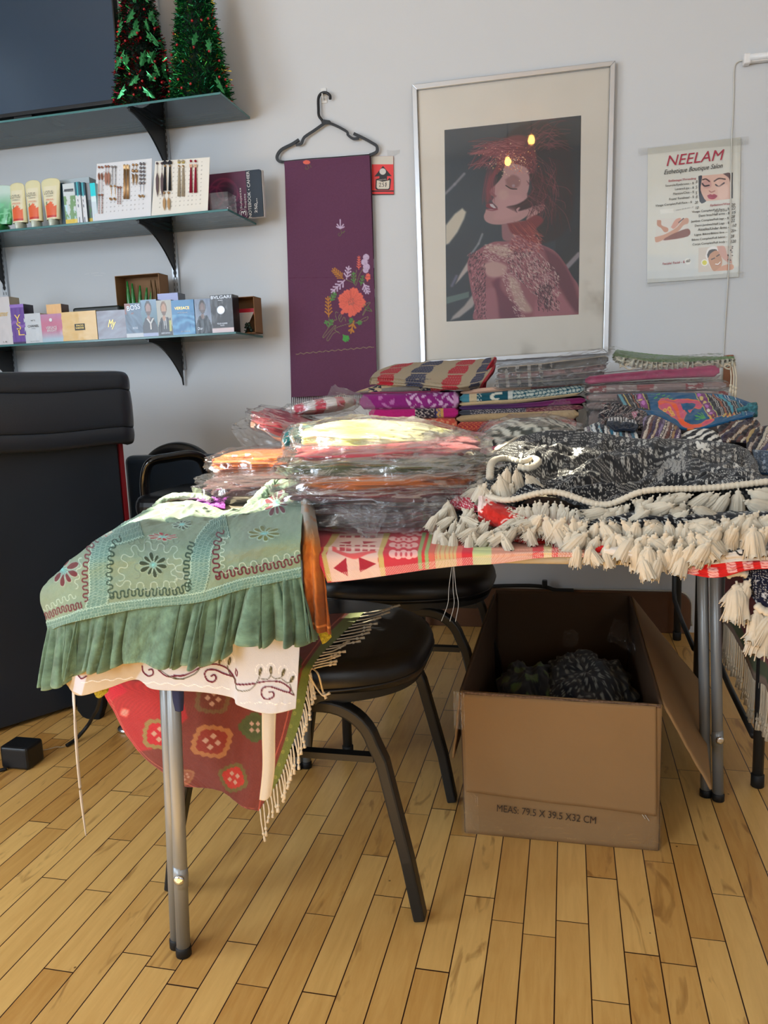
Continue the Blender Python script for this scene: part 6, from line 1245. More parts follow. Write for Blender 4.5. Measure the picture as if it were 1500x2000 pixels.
# ============================================================ white embroidered top under it
wg = thing('embroidered_tunic', (-.55, 1.06, .45), 'white tunic with maroon scroll embroidery and long ties, under the green one', 'garment')
cv = Cv(120, 1220, 620, 1410, 2.6, (196, 198, 205))
cv.poly(smooth([(120, 1300), (270, 1290), (266, 1325), (250, 1345), (205, 1350), (150, 1370), (120, 1370)], 4), (186, 172, 150), soft=3); cv.poly([(148, 1320), (172, 1315), (160, 1358), (142, 1350)], (206, 206, 222), soft=1)
w4 = lambda X, Y_: (340+X*.2133, 1150+Y_*.2133); w3 = lambda X, Y_: (60+X*.2, 1160+Y_*.2)
MR = (96, 26, 48); OL = (78, 74, 52)
def wl4(pts, w, c): cv.line(smooth([w4(*p) for p in pts], 8), w, c, h=1., soft=.3)
wl4([(0, 790), (80, 795), (170, 760), (240, 720), (330, 690), (400, 690), (470, 715), (520, 760), (560, 830)], 2.6, MR); wl4([(0, 810), (60, 825), (130, 805), (200, 770), (240, 720), (260, 680)], 2, OL); wl4([(540, 800), (450, 770), (380, 740), (310, 740), (285, 780), (310, 835), (360, 850), (388, 815), (370, 785), (345, 795)], 3., MR)
wl4([(560, 830), (570, 870), (640, 875), (740, 865)], 3., MR); wl4([(760, 860), (870, 845), (980, 855), (1060, 910), (1050, 945), (960, 920), (880, 895), (820, 905), (798, 950), (820, 1000), (870, 1008), (915, 980), (905, 945), (870, 945)], 2.8, MR); wl4([(1050, 945), (1100, 972)], 2.4, MR)
wl4([(490, 700), (510, 770), (560, 830), (570, 910), (610, 935), (690, 925), (740, 880), (780, 810), (790, 730)], 1.5, OL); wl4([(790, 820), (850, 830), (885, 790), (890, 715)], 1.3, OL); wl4([(890, 800), (940, 825), (990, 800), (1010, 740)], 1.3, OL); wl4([(985, 825), (1040, 860), (1080, 840), (1095, 800)], 1.3, OL); wl4([(1060, 870), (1080, 930), (1100, 970)], 1.3, OL)
for X, Y_, a in ((790, 755, .2), (888, 745, 0), (1000, 765, .35), (1080, 825, .5), (510, 660, .2), (425, 650, .2), (330, 660, .3)): p = w4(X, Y_); cv.dot(p[0], p[1], 3.0, OL, ry=8, ang=a, h=1.); cv.line([(p[0]-1, p[1]-6), (p[0]+1, p[1]+6)], .9, (170, 160, 130)); cv.line([(p[0]+9*math.cos(t), p[1]-2+12*math.sin(t)) for t in np.linspace(2.6, 6.6, 14)], .8, (240, 240, 238), h=.8)
wl4([(565, 730), (580, 760), (575, 800), (562, 770), (570, 735)], 1.4, MR)
cv.line(smooth([w3(*p) for p in [(1090, 705), (1100, 760), (1150, 800), (1200, 780), (1190, 735), (1155, 740)]], 6), 2.6, MR, h=1.); cv.line(smooth([w3(*p) for p in [(1250, 740), (1330, 800), (1420, 800), (1500, 790)]], 6), 2.4, MR, h=1.); cv.line(smooth([w3(*p) for p in [(470, 795), (500, 825), (550, 800)]], 6), 2.4, MR, h=1.); cv.line(smooth([w3(*p) for p in [(1270, 740), (1390, 820), (1500, 830)]], 6), 1.6, OL, h=1.)
t_ = np.linspace(0, 1, 60); cv.line(np.stack([280+t_*170, 1332+t_*12+2*np.sin(t_*40)], -1), 1., (244, 244, 244), h=.8); cv.line(np.stack([160+t_*100, 1332-t_*8+1.6*np.sin(t_*24)], -1), .9, (240, 240, 240), h=.8); cv.line(np.stack([470+t_*100, 1372+t_*2+1.5*np.sin(t_*30)], -1), .9, (240, 238, 232), h=.8)
UP = [(118, 1290, 1.085), (160, 1250, 1.066), (210, 1245, 1.062), (270, 1240, 1.06), (330, 1240, 1.058), (400, 1235, 1.057), (455, 1225, 1.057), (475, 1220, 1.052), (530, 1210, 1.050), (588, 1200, 1.054)]
LO = [(126, 1332, 1.075), (152, 1358, 1.064), (205, 1346, 1.062), (266, 1327, 1.062), (300, 1346, 1.056), (390, 1352, 1.055), (452, 1362, 1.058), (466, 1378, 1.048), (525, 1394, 1.046), (578, 1384, 1.052)]
m, n = 90, 330; A = interp1(np.array([S(*p) for p in UP]), np.linspace(0, 1, n)); B = interp1(np.array([S(*p) for p in LO]), np.linspace(0, 1, n)); s3 = np.linspace(0, 1, m)[:, None, None]
P = A[None]*(1-s3)+B[None]*s3; u, v = gcoords(m, n); P[..., 0] += .010*np.clip(v-.93, 0, 1)*14*(u*(1-u))*.25
X, Y_ = proj(P); hh = cv.samp(X, Y_, cv.hgt); P[..., 1] += -.0009*hh+.0022*fbm(v*14, u*3, 3)*u
sheet('body', P, FAB, wg, col=cv.samp(X, Y_), thick=.001)
roll('tie', [(143, 1345, 1.07), (146, 1400, 1.068), (152, 1490, 1.068), (160, 1570, 1.068), (168, 1633, 1.068)], [.0032, .0034, .0032, .0030, .0016], FAB, wg, (204, 206, 208), 3, flat=.5, n=8, m=60, crk=.1)
P = surf(px3([[(512, 1360, 1.06), (526, 1360, 1.058), (541, 1360, 1.06)], [(512, 1430, 1.06), (526, 1430, 1.057), (538, 1430, 1.06)], [(513, 1500, 1.06), (525, 1500, 1.057), (537, 1500, 1.06)], [(507, 1562, 1.06), (519, 1563, 1.057), (530, 1553, 1.06)]]), 80, 16)
u, v = gcoords(80, 16); c_ = C3((184, 176, 162), u.shape); c_[(np.abs(v-.06) < .03) | (np.abs(v-.94) < .03)] = arr((200, 182, 152)); sheet('tie', P, FAB, wg, col=c_, thick=.0016)
# ============================================================ tie-dyed orange garment hanging right of the green one
og_ = thing('tie_dyed_garment', (-.33, 1.06, .6), 'rust orange tie-dyed garment hanging between the green top and the red shawl', 'garment')
rows = [[(588, 975, 1.20), (596, 968, 1.20), (606, 975, 1.21), (612, 985, 1.22)], [(588, 1030, 1.09), (600, 1025, 1.075), (612, 1028, 1.085), (620, 1035, 1.10)], [(588, 1085, 1.06), (600, 1085, 1.048), (618, 1085, 1.052), (630, 1090, 1.062)], [(592, 1160, 1.06), (606, 1160, 1.045), (626, 1160, 1.05), (640, 1160, 1.062)], [(598, 1235, 1.062), (612, 1232, 1.048), (632, 1236, 1.052), (648, 1237, 1.062)]]
m, n = 150, 60; P = surf(px3(rows), m, n); u, v = gcoords(m, n); P[..., 1] += .006*np.sin(v*15+u*3)*np.clip(u*1.4, .2, 1)+.003*fbm(v*8, u*14, 6)
c = mixc(arr((150, 146, 138)), arr((206, 122, 52)), np.clip((u-.22)*5+.3*fbm(v*5, u*8, 3), 0, 1)); c = mixc(c, arr((136, 74, 34)), np.clip((u-.48)*2.6+.5*fbm(v*6, u*10, 7), 0, .9)); c = mixc(c, arr((178, 92, 40)), np.clip(fbm(v*3, u*22, 17), 0, .6)); c[(np.abs(u-.955) < .006)] = arr((210, 130, 66))
sheet('body', P, FAB, og_, col=c, thick=.0015)
P = surf(px3([[(620, 1228, 1.07), (632, 1228, 1.07), (644, 1232, 1.07)], [(624, 1242, 1.07), (634, 1242, 1.07), (646, 1238, 1.07)], [(630, 1258, 1.07), (638, 1254, 1.07), (648, 1244, 1.07)]]), 20, 20)
sheet('lace_hem', P, pm('olive_lace', (158, 146, 44), rough=.9, var=.5, vscale=300, bump=.6), og_, thick=.002)
P = surf(px3([[(180, 1335, 1.10), (196, 1338, 1.10), (215, 1335, 1.10)], [(184, 1352, 1.10), (196, 1354, 1.10), (212, 1346, 1.10)], [(188, 1361, 1.10), (196, 1363, 1.10), (210, 1352, 1.10)]]), 20, 20)
tag(sheet('lace_scrap', P, pm('olive_lace', None), None, thick=.002), 'frayed olive lace edge peeping out under the white top', 'lace')
# navy strap by the silver leg
P = surf(px3([[(335, 1335, 1.085), (348, 1335, 1.082), (359, 1335, 1.085)], [(338, 1365, 1.085), (349, 1366, 1.080), (359, 1365, 1.085)], [(343, 1388, 1.085), (351, 1390, 1.082), (358, 1387, 1.085)]]), 24, 16)
tag(sheet('cloth_tab', P, pm('navy_cloth', (30, 38, 72), rough=.9, bump=.4, bscale=300), None, thick=.002), 'small navy cloth tab against the front left silver table leg', 'cloth')
# a purple garment peeping out behind
ctrl = px3([[(378, 982, 1.52), (395, 976, 1.52), (412, 974, 1.52), (425, 973, 1.52), (436, 980, 1.52)], [(372, 986, 1.46), (395, 984, 1.46), (412, 984, 1.46), (425, 983, 1.46), (440, 988, 1.46)], [(372, 992, 1.42), (395, 990, 1.42), (412, 990, 1.42), (425, 990, 1.42), (440, 994, 1.42)]])
P = surf(ctrl, 30, 50); u, v = gcoords(30, 50); P[..., 2] += .005*np.abs(fbm(v*7, u*3, 2)); tag(sheet('folded_cloth', P, pm('violet_cloth', (186, 92, 200), rough=.8, bump=.3, bscale=300), None, thick=.003), 'bright violet cloth peeping out behind the green top', 'cloth')
# ============================================================ kilim shawl over the front chair
kl = thing('kilim_shawl', (-.55, 1.24, .2), 'red woven kilim shawl with white knotted fringe hanging over the front chair', 'shawl')
cv = Cv(180, 1180, 730, 1600, 2.2, (124, 58, 48))
cv.poly([(190, 1330), (350, 1330), (370, 1400), (300, 1460), (230, 1470), (190, 1380)], (176, 48, 50), soft=3); cv.poly([(190, 1345), (230, 1330), (250, 1350), (214, 1372)], (196, 40, 56), soft=1)
GRN2 = (86, 98, 50); 
cv.poly([(508, 1600), (520, 1560), (560, 1440), (576, 1370), (590, 1310), (640, 1240), (700, 1180), (730, 1180), (660, 1250), (606, 1310), (600, 1360), (580, 1450), (552, 1530), (540, 1600)], (112, 122, 58), soft=.5)
cv.line([(504, 1600), (512, 1560), (552, 1440), (568, 1370), (582, 1310), (640, 1230), (695, 1180)], 2.6, (186, 92, 74))
cv.poly([(540, 1600), (552, 1530), (580, 1450), (600, 1360), (606, 1310), (660, 1250), (730, 1185), (745, 1200), (612, 1340), (600, 1420), (560, 1540), (550, 1600)], (188, 160, 122), soft=.5)
for k in range(9): cv.dot(528+k*7, 1560-k*24, 3.4, (150, 152, 72)); cv.dot(528+k*7, 1560-k*24, 1.5, (112, 122, 58))
def motif(x, y, r, ang, ring, fill, n_=16):
    pts = []
    for k in range(n_*2): a = 2*math.pi*k/(n_*2)+ang; q = 1./max(abs(math.cos(a-ang)), abs(math.sin(a-ang)))**.55; rr = r*q*(1.0 if k % 2 else .9); pts.append((x+rr*math.cos(a), y+rr*.9*math.sin(a)))
    cv.poly(pts, ring, soft=.4); cv.poly([(x+(px_-x)*.74, y+(py_-y)*.74) for px_, py_ in pts], fill, soft=.4)
    for dx, dy in ((0, -.3), (.3, 0), (0, .3), (-.3, 0)):
        q = r*.17; cx_, cy_ = x+r*(dx*math.cos(ang)-dy*math.sin(ang)), y+r*(dx*math.sin(ang)+dy*math.cos(ang)); cv.poly([(cx_-q, cy_), (cx_, cy_-q), (cx_+q, cy_), (cx_, cy_+q)], (196, 158, 138))
motif(316, 1430, 34, .1, (148, 128, 78), (190, 38, 48)); motif(412, 1450, 38, .3, (176, 118, 72), (146, 54, 40)); motif(454, 1522, 30, -.45, (112, 98, 52), (190, 56, 46)); motif(494, 1424, 30, .78, (82, 92, 50), (78, 86, 48)); motif(416, 1365, 34, .2, (120, 92, 62), (118, 62, 50)); motif(246, 1390, 10, .3, (206, 80, 70), (210, 130, 120)); motif(560, 1300, 30, .3, (90, 84, 50), (96, 50, 44)); motif(364, 1516, 14, .3, (160, 110, 76), (150, 90, 66))
cv.a *= (1+.07*np.sin((cv.X+cv.Y*.8)*2.6)+.05*vnoise(cv.X, cv.Y, 5))[..., None]
for o_ in (0, 5): cv.line(smooth([(204, 1340-o_), (228, 1392-o_), (254, 1436-o_), (290, 1478-o_), (328, 1505-o_), (362, 1528-o_), (400, 1550-o_), (450, 1570-o_), (508, 1580-o_)], 6), 1., (206, 118, 98), al=.7)
zs = .490
rows = [[SZ(470, 1205, zs), SZ(540, 1203, zs), SZ(600, 1202, zs), SZ(650, 1200, zs), SZ(712, 1197, zs)],
        [SZ(430, 1255, zs), SZ(500, 1252, zs), SZ(560, 1250, zs), SZ(610, 1248, zs), SZ(662, 1246, zs)],
        [S(250, 1300, 1.30), SZ(400, 1295, zs), SZ(480, 1293, zs), SZ(550, 1292, zs), SZ(618, 1290, zs)],
        [S(202, 1342, 1.27), S(320, 1345, 1.225), S(420, 1340, 1.214), S(520, 1338, 1.214), S(603, 1332, 1.226)],
        [S(226, 1392, 1.27), S(330, 1400, 1.225), S(430, 1405, 1.21), S(520, 1405, 1.21), S(592, 1398, 1.218)],
        [S(254, 1438, 1.265), S(340, 1450, 1.23), S(430, 1465, 1.212), S(500, 1475, 1.21), S(570, 1462, 1.213)],
        [S(292, 1480, 1.255), S(350, 1490, 1.232), S(430, 1510, 1.214), S(490, 1525, 1.21), S(547, 1520, 1.21)],
        [S(366, 1530, 1.25), S(400, 1542, 1.232), S(440, 1556, 1.216), S(475, 1570, 1.212), S(508, 1580, 1.21)]]
m, n = 260, 240; P = surf(np.array(rows), m, n); u, v = gcoords(m, n); X, Y_ = proj(P); col = cv.samp(X, Y_)
hang = np.clip((u-.36)*4, 0, 1); P[..., 1] += hang*(.010*np.sin(v*7+u*4+1)+.004*fbm(v*6, u*4, 3)); P[..., 2] += (1-hang)*.0025*np.abs(fbm(v*5, u*9, 2))
sheet('cloth', P, WOV, kl, col=col, thick=.0015)
YARN = pm('cream_yarn', (214, 202, 178), rough=.95, bump=.6, bscale=500)
def strand(name, pts, r, parent, mat=YARN, knot=True, tuft=True):
    Q = smooth(pts, 5); b = MB(); rr = np.full(len(Q), r)*(1+.12*np.sin(np.arange(len(Q))*2.1)); b.tube(Q, rr, 6)
    if knot:
        k = int(len(Q)*.80); d = Q[k]-Q[k-1]; d = d/np.linalg.norm(d); b.lathe(Q[k], [(r*.6, -r*2.4), (r*1.9, -r), (r*2.0, r), (r*.7, r*2.4)], 7, axis=d)
        e = Q[-1]; b.lathe(Q[k]+d*r*2, [(r*.9, 0), (r*1.6, r*3), (r*1.9, np.linalg.norm(e-Q[k]))], 7, axis=(e-Q[k])/np.linalg.norm(e-Q[k]))
    return b.mesh(name, mat, parent, smooth=True)
edge = interp1(P[:, -1], np.linspace(0, 1, 400))
ei = [e for e in edge]
R5 = random.Random(11)
hi = [i for i in range(400) if edge[i][2] < .478]
for k in range(27):
    i = hi[int((k+.5)/27*len(hi))]; a = edge[i]; dz = .040+R5.uniform(-.004, .010)
    if k > 24: dz = .055
    strand('fringe_strand', [a, a+(.003+R5.uniform(-.001, .003), -.004, -dz*.5), a+(.004+R5.uniform(-.003, .004), -.006, -dz)], .0015, kl)
si = [i for i in range(400) if edge[i][2] >= .478 and SZ(0, 0, 0) is not None]
for k in range(17):
    i = si[int((k+.3)/17*len(si))]; a = edge[i]; t = k/16.; x, y = proj(a); l_ = 62+R5.uniform(-8, 10)-22*t
    strand('fringe_strand', [a, SZ(x+l_*.5, y-6+2*R5.random(), .492), SZ(x+l_, y-8-R5.uniform(0, 8), .493)], .0014, kl)
strand('fringe_strand', [SZ(611, 1305, .492), SZ(622, 1318, .494), S(630, 1348, 1.222), S(636, 1362, 1.225)], .0016, kl); strand('fringe_strand', [SZ(604, 1318, .49), S(616, 1340, 1.222), S(630, 1358, 1.222), S(641, 1354, 1.222)], .0016, kl)
# ============================================================ red shawl over the table's front edge
rs = thing('woven_shawl', (-.1, 1.09, TZ), 'red and cream patterned woven shawl lying over the front table edge', 'shawl')
z2 = lambda X, Y_: (590+X*.24667, 1030+Y_*.24667); R2 = lambda pts: [z2(*p) for p in pts]
cv = Cv(580, 1020, 1260, 1145, 3.4, (204, 62, 74))
WH = (226, 190, 178); YE = (206, 178, 112)
cv.poly(R2([(260, 60), (660, 60), (600, 250), (630, 395), (240, 430), (190, 230)]), WH); cv.poly(R2([(240, 60), (300, 60), (190, 210), (240, 425), (200, 430), (155, 215)]), YE); cv.poly(R2([(650, 55), (700, 55), (640, 200), (668, 395), (625, 398), (600, 210)]), YE)
for P_ in ([(250, 322), (350, 240), (368, 385)], [(448, 235), (590, 288), (460, 355)], [(290, 130), (390, 118), (380, 142)], [(480, 118), (600, 120), (490, 140)]): cv.poly(R2(P_), (168, 44, 60))
for X in (300, 350, 420, 480, 540):
    for Y_ in (75, 150, 178): cv.poly(R2([(X, Y_), (X+42, Y_), (X+38, Y_+14), (X-4, Y_+14)]), (186, 70, 78))
cv.poly(smooth(R2([(240, 165), (300, 190), (380, 210), (470, 200), (560, 190), (590, 200), (520, 215), (430, 250), (370, 240), (300, 215), (240, 190)]), 3), (222, 96, 96), soft=1.5)
for Y_, h_ in ((100, 18), (148, 22), (215, 34), (62, 8)):
    for k in range(5): q = z2(720+k*42+(Y_ == 62)*90, Y_+(6 if k % 2 else -4)); cv.dot(q[0], q[1], 8, (236, 180, 176), ry=h_*.247*.9, soft=.6)
    for k in range(4): q = z2(745+k*40, Y_); cv.dot(q[0], q[1], 2.4, (214, 90, 100), ry=h_*.12, soft=.6)
for X, w_, c_ in ((915, 30, (150, 168, 112)), (946, 22, (214, 70, 70)), (970, 30, (158, 178, 116)), (1002, 44, (214, 112, 96)), (1050, 170, (206, 180, 132)), (1220, 44, (226, 110, 100)), (1264, 84, (212, 56, 70)), (1348, 160, (196, 206, 150))):
    cv.poly(R2([(X+40, 50), (X+w_+40, 50), (X+w_, 200), (X+w_+8, 330), (X+8, 330), (X, 200)]), c_)
for X in (1060, 1090, 1130, 1165, 1195): cv.line(R2([(X+20, 120), (X, 200), (X+6, 250)]), 1.6, (214, 112, 96), al=.8)
for a, b_, c_ in ((960, 1255, (214, 150, 128)), (1040, 1062, (216, 70, 74)), (1078, 1090, (216, 70, 74)), (1062, 1078, (226, 206, 150))): cv.rect(a, 1020, b_, 1145, c_)
for k in range(190):
    x = 640+k*3.3; yb = 1137-.118*(x-640)*(1 if x < 900 else 1)+(0 if x < 960 else .06*(x-960)); cv.line([(x, yb-16), (x+9, yb-1)], 1.2, (238, 206, 190), al=.85)
cv.a *= (1+.05*np.sin((cv.X*1.2+cv.Y)*2.2))[..., None]
rows = [[(604, 1038, 1.20), (690, 1034, 1.23), (780, 1034, 1.23), (860, 1034, 1.23), (950, 1044, 1.20), (1060, 1050, 1.20), (1245, 1055, 1.19)],
        [(608, 1062, 1.10), (700, 1060, 1.11), (790, 1060, 1.11), (870, 1060, 1.115), (955, 1066, 1.11), (1070, 1070, 1.11), (1245, 1075, 1.11)],
        [(614, 1082, 1.060), (705, 1080, 1.058), (795, 1077, 1.058), (880, 1075, 1.060), (960, 1078, 1.062), (1075, 1078, 1.063), (1245, 1083, 1.063)],
        [(628, 1110, 1.052), (708, 1106, 1.050), (798, 1098, 1.050), (888, 1090, 1.054), (965, 1090, 1.058), (1080, 1083, 1.060), (1242, 1087, 1.061)],
        [(640, 1138, 1.052), (712, 1130, 1.050), (800, 1117, 1.050), (896, 1105, 1.053), (968, 1101, 1.057), (1082, 1088, 1.059), (1240, 1091, 1.061)]]
m, n = 120, 420; P = surf(px3(rows), m, n); u, v = gcoords(m, n); X, Y_ = proj(P); col = cv.samp(X, Y_)
P[..., 2] += .003*np.clip(1-u*2.5, 0, 1)*np.abs(fbm(v*16, u*4, 3)); P[..., 1] -= .003*np.clip(u-.5, 0, 1)*np.abs(np.sin(v*16))
P[..., 2] = np.where(P[..., 1] > 1.068, np.maximum(P[..., 2], TZ+.0015), P[..., 2])
sheet('cloth', P, WOV, rs, col=col, thick=.0015)
b = MB(); 
for dx in (0, .004, -.006): b.tube(smooth([S(885, 1106, 1.055)+(dx*.3, 0, 0), S(885, 1150, 1.06)+(dx, 0, 0), S(887, 1180, 1.06)+(dx*1.5, 0, 0), S(878, 1215, 1.06)+(dx*2, .003, 0)], 5), .0004, 4)
b.mesh('loose_thread', pm('grey_thread', (150, 156, 160), rough=.9), rs)
# ============================================================ black and white throws with cream tassels
TAS = pm('tassel_cotton', (206, 196, 176), rough=.95, sheen=.2, bump=.4, bscale=700)
def tassel_mesh(seed):
    R_ = random.Random(seed); V = MB(); L0 = 1.0
    n = 14; prof = [(.03, -.02), (.07, .0), (.12, .05), (.10, .12), (.16, .17), (.225, .30), (.255, .55), (.275, .8), (.285, .97)]
    m, k = len(prof), 44; P = []
    ph = [R_.uniform(0, 6.28) for _ in range(4)]
    for r, h in prof:
        row = []
        for j in range(k):
            a = 2*math.pi*j/k; f_ = 1+(h > .12)*(.09*math.sin(17*a+ph[0])+.07*math.sin(5*a+ph[1])+.07*math.sin(11*a+ph[2]))
            row.append((r*f_*math.cos(a)*1.05+.05*h*h*math.sin(ph[3]), r*f_*math.sin(a)*.62, -h-(h > .9)*.05*math.sin(7*a+ph[1])))
        P.append(row)
    P = np.array(P); V.add(P.reshape(-1, 3), [tuple(q) for q in gridF(m, k, wrapv=True)]+[tuple((m-1)*k+j for j in range(k))])
    for q in range(9):                      # loose strands
        a = R_.uniform(0, 6.28); V.tube([(.1*math.cos(a), .07*math.sin(a), -.2), (.24*math.cos(a), .16*math.sin(a), -.6), (.34*math.cos(a), .22*math.sin(a), -1.0-R_.uniform(0, .1))], .016, 4)
    V.tube([(0, 0, .10), (.015, .01, .04), (0, 0, -.02)], .035, 6)
    me = bpy.data.meshes.new('tassel'); me.from_pydata([tuple(v) for v in np.vstack(V.v)], [], V.f); me.shade_smooth(); me.materials.append(TAS); return me
TM = [tassel_mesh(k) for k in range(6)]
def tassel(parent, P, ln, tilt=0., fwd=0., R_=rnd, wide=1.):
    wide *= .80; ln *= .92; tilt += R_.gauss(0, .25)
    o = bpy.data.objects.new('tassel', TM[R_.randrange(6)]); COL.objects.link(o); o.parent = parent
    o.location = tuple(np.array(P)-org_of(parent)); o.scale = (ln*wide, ln*wide, ln)
    o.rotation_euler = (fwd, tilt, R_.uniform(-.5, .5)); return o
def floral(X, Y_, seed=0, a=(13, 14, 20), b=(206, 206, 200), s=1.):
    """small scale block print: dots, petals and curls in pale on dark"""
    X = X*s; Y_ = Y_*s
    cx_, cy_ = np.floor(X/11), np.floor(Y_/9.); fx = X/11-cx_-.5; fy = Y_/9.-cy_-.5
    r_ = np.hypot(fx, fy); th = np.arctan2(fy, fx); hsh = np.abs(np.sin(cx_*12.9898+cy_*78.233+seed)*43758.5453) % 1
    pet = (r_ < .40*(.45+.5*np.abs(np.cos(th*(3+np.floor(hsh*3))+hsh*6)))) & (r_ > .09)
    dots = (np.hypot((X/2.9) % 1-.5, (Y_/2.6) % 1-.5) < .22)
    curl = np.abs(np.sin(r_*26+th*1.+hsh*6)) < .24
    z_ = fbm(X/26, Y_/22, seed+3, 3)
    t = np.where(hsh < .42, pet, np.where(hsh < .66, curl & (r_ < .47), dots)); t = np.where(z_ > .28, dots, t); t = np.where(z_ < -.36, curl, t)
    return mixc(arr(a), arr(b), t.astype(float)*.9)
def throw(name, label, rows, m, n, pat, crump=.010, seed=1, thick=.003, mat=None, freq=1.):
    P0 = surf(px3(rows), m, n); u, v = gcoords(m, n); X, Y_ = proj(P0)
    Nn = normals(P0); Nn = np.where(Nn[..., 2:3] < 0, -Nn, Nn); e = np.clip(np.minimum(np.minimum(u, 1-u), np.minimum(v, 1-v))*9, 0, 1)
    d = crump*(ridge(v*5*freq+u*1.5, u*3.5*freq-v, seed)-.35)+crump*.4*fbm(v*13*freq, u*9*freq, seed+5)
    P = P0+Nn*(d*e)[..., None]
    t = thing(name, tuple(P[m//2, n//2]-(0, 0, .05)), label, 'throw' if 'throw' in label else 'cloth'); sheet('cloth', P, mat or FAB, t, col=pat(X, Y_, u, v), thick=thick)
    return t, P
def braid(P, r, parent, mat=TAS):
    P = np.asarray(P); L0 = np.r_[0, np.cumsum(np.linalg.norm(np.diff(P, axis=0), axis=1))]; k = max(8, int(L0[-1]/.0022)); s_ = np.linspace(0, L0[-1], k); Q = np.stack([np.interp(s_, L0, P[:, i]) for i in range(3)], -1)
    rr = r*(1+.5*np.abs(np.sin(s_/.0060*math.pi))); b = MB(); b.tube(Q, rr, 8, flat=.8); return b.mesh('braided_edge', mat, parent, smooth=True)
RT = random.Random(33)
# lowest: white cloth with black outline flowers, then red printed cloth, hanging over the front edge
cvw = Cv(1180, 1040, 1560, 1110, 3, (214, 208, 200))
for x, y, s_ in ((1440, 1068, 1.), (1490, 1072, 1.), (1400, 1062, .7), (1340, 1060, .7), (1540, 1070, .9)):
    pts = [(x+s_*(20+6*math.cos(5*t))*math.cos(t), y+s_*(12+4*math.cos(5*t))*math.sin(t)) for t in np.linspace(0, 2*math.pi, 50)]; cvw.line(pts, 3.2, (26, 26, 30)); cvw.line([(x+s_*9*math.cos(t), y+s_*5*math.sin(t)) for t in np.linspace(0, 5, 16)], 2.4, (26, 26, 30))
    cvw.line(smooth([(x-34*s_, y+10), (x-24*s_, y-4), (x-14*s_, y+8)], 5), 2.6, (26, 26, 30))
rows = [[(1180, 1030, 1.14), (1280, 1034, 1.12), (1380, 1036, 1.12), (1450, 1040, 1.12), (1560, 1040, 1.12)], [(1180, 1066, 1.062), (1280, 1068, 1.055), (1380, 1070, 1.05), (1450, 1070, 1.05), (1560, 1070, 1.05)], [(1180, 1082, 1.055), (1290, 1096, 1.046), (1380, 1102, 1.044), (1450, 1096, 1.044), (1560, 1092, 1.044)]]
throw('printed_cloth', 'white cloth with bold black outline flowers hanging over the table front at the right', rows, 50, 150, lambda X, Y_, u, v: cvw.samp(X, Y_), .003, 4, .002)
cvr = Cv(1150, 1040, 1560, 1130, 3, (206, 34, 32))
for k, (x, y) in enumerate(((1288, 1092), (1322, 1103), (1352, 1112), (1392, 1117), (1428, 1108), (1460, 1102), (1494, 1100), (1240, 1070), (1525, 1102))):
    cvr.poly([(x-11, y-9), (x+9, y-8), (x+12, y+9), (x-7, y+11)], (232, 170, 164)); 
    for q in (-5, 1, 7): cvr.line(smooth([(x-10, y+q-3), (x, y+q), (x+10, y+q-2)], 4), .9, (190, 50, 50))
cvr.line([(1330, 1080), (1340, 1090), (1332, 1094), (1346, 1102), (1338, 1106), (1350, 1112)], 2, (236, 190, 184))
rows = [[(1150, 1050, 1.10), (1230, 1050, 1.09), (1300, 1070, 1.08), (1400, 1084, 1.075), (1480, 1078, 1.075), (1560, 1080, 1.075)], [(1155, 1066, 1.068), (1232, 1070, 1.060), (1300, 1090, 1.050), (1400, 1100, 1.047), (1480, 1092, 1.047), (1560, 1090, 1.047)], [(1165, 1078, 1.066), (1245, 1084, 1.058), (1302, 1110, 1.048), (1395, 1128, 1.044), (1470, 1112, 1.044), (1560, 1112, 1.044)]]
throw('printed_cloth', 'red cloth with pink block print hanging lowest over the table front at the right', rows, 50, 180, lambda X, Y_, u, v: cvr.samp(X, Y_), .004, 9, .002)
cvr2 = Cv(925, 930, 1160, 1080, 3, (196, 44, 36))
for k in range(110): x, y = RT.uniform(930, 1150), RT.uniform(935, 1075); cvr2.line(smooth([(x-10, y+4), (x, y-3), (x+10, y+2)], 4), 2.4, (238, 206, 198)); cvr2.dot(x, y+5, 3, (238, 206, 198), ry=1.6)
cvr2.poly([(925, 930), (955, 955), (945, 990), (935, 1000), (925, 990)], (232, 210, 204), soft=1)
rows = [[(936, 960, 1.17), (955, 975, 1.15), (1000, 990, 1.15), (1060, 1000, 1.15), (1150, 1010, 1.15)], [(934, 990, 1.128), (955, 1000, 1.115), (996, 1010, 1.11), (1050, 1025, 1.11), (1150, 1040, 1.11)], [(936, 1020, 1.135), (965, 1026, 1.118), (992, 1040, 1.108), (1020, 1052, 1.106), (1150, 1060, 1.10)], [(945, 1034, 1.14), (984, 1030, 1.125), (1000, 1050, 1.11), (1030, 1062, 1.108), (1150, 1066, 1.10)]]
throw('printed_cloth', 'orange red cloth with white print folded between the tassels at the left of the throws', rows, 60, 110, lambda X, Y_, u, v: cvr2.samp(X, Y_), .004, 12, .002)
rows = [[(884, 958, 1.24), (912, 948, 1.26), (945, 946, 1.26)], [(880, 985, 1.20), (905, 985, 1.18), (945, 980, 1.18)], [(900, 996, 1.20), (925, 1000, 1.17), (950, 1000, 1.17)]]
throw('printed_cloth', 'small red bandana print corner showing beside the clear bags', rows, 30, 40, lambda X, Y_, u, v: mixc(arr((186, 40, 66)), arr((236, 220, 220)), ((np.sin(X*1.3+Y_*.5)*np.sin(Y_*1.4-X*.3)) > .45).astype(float)), .003, 14, .002)
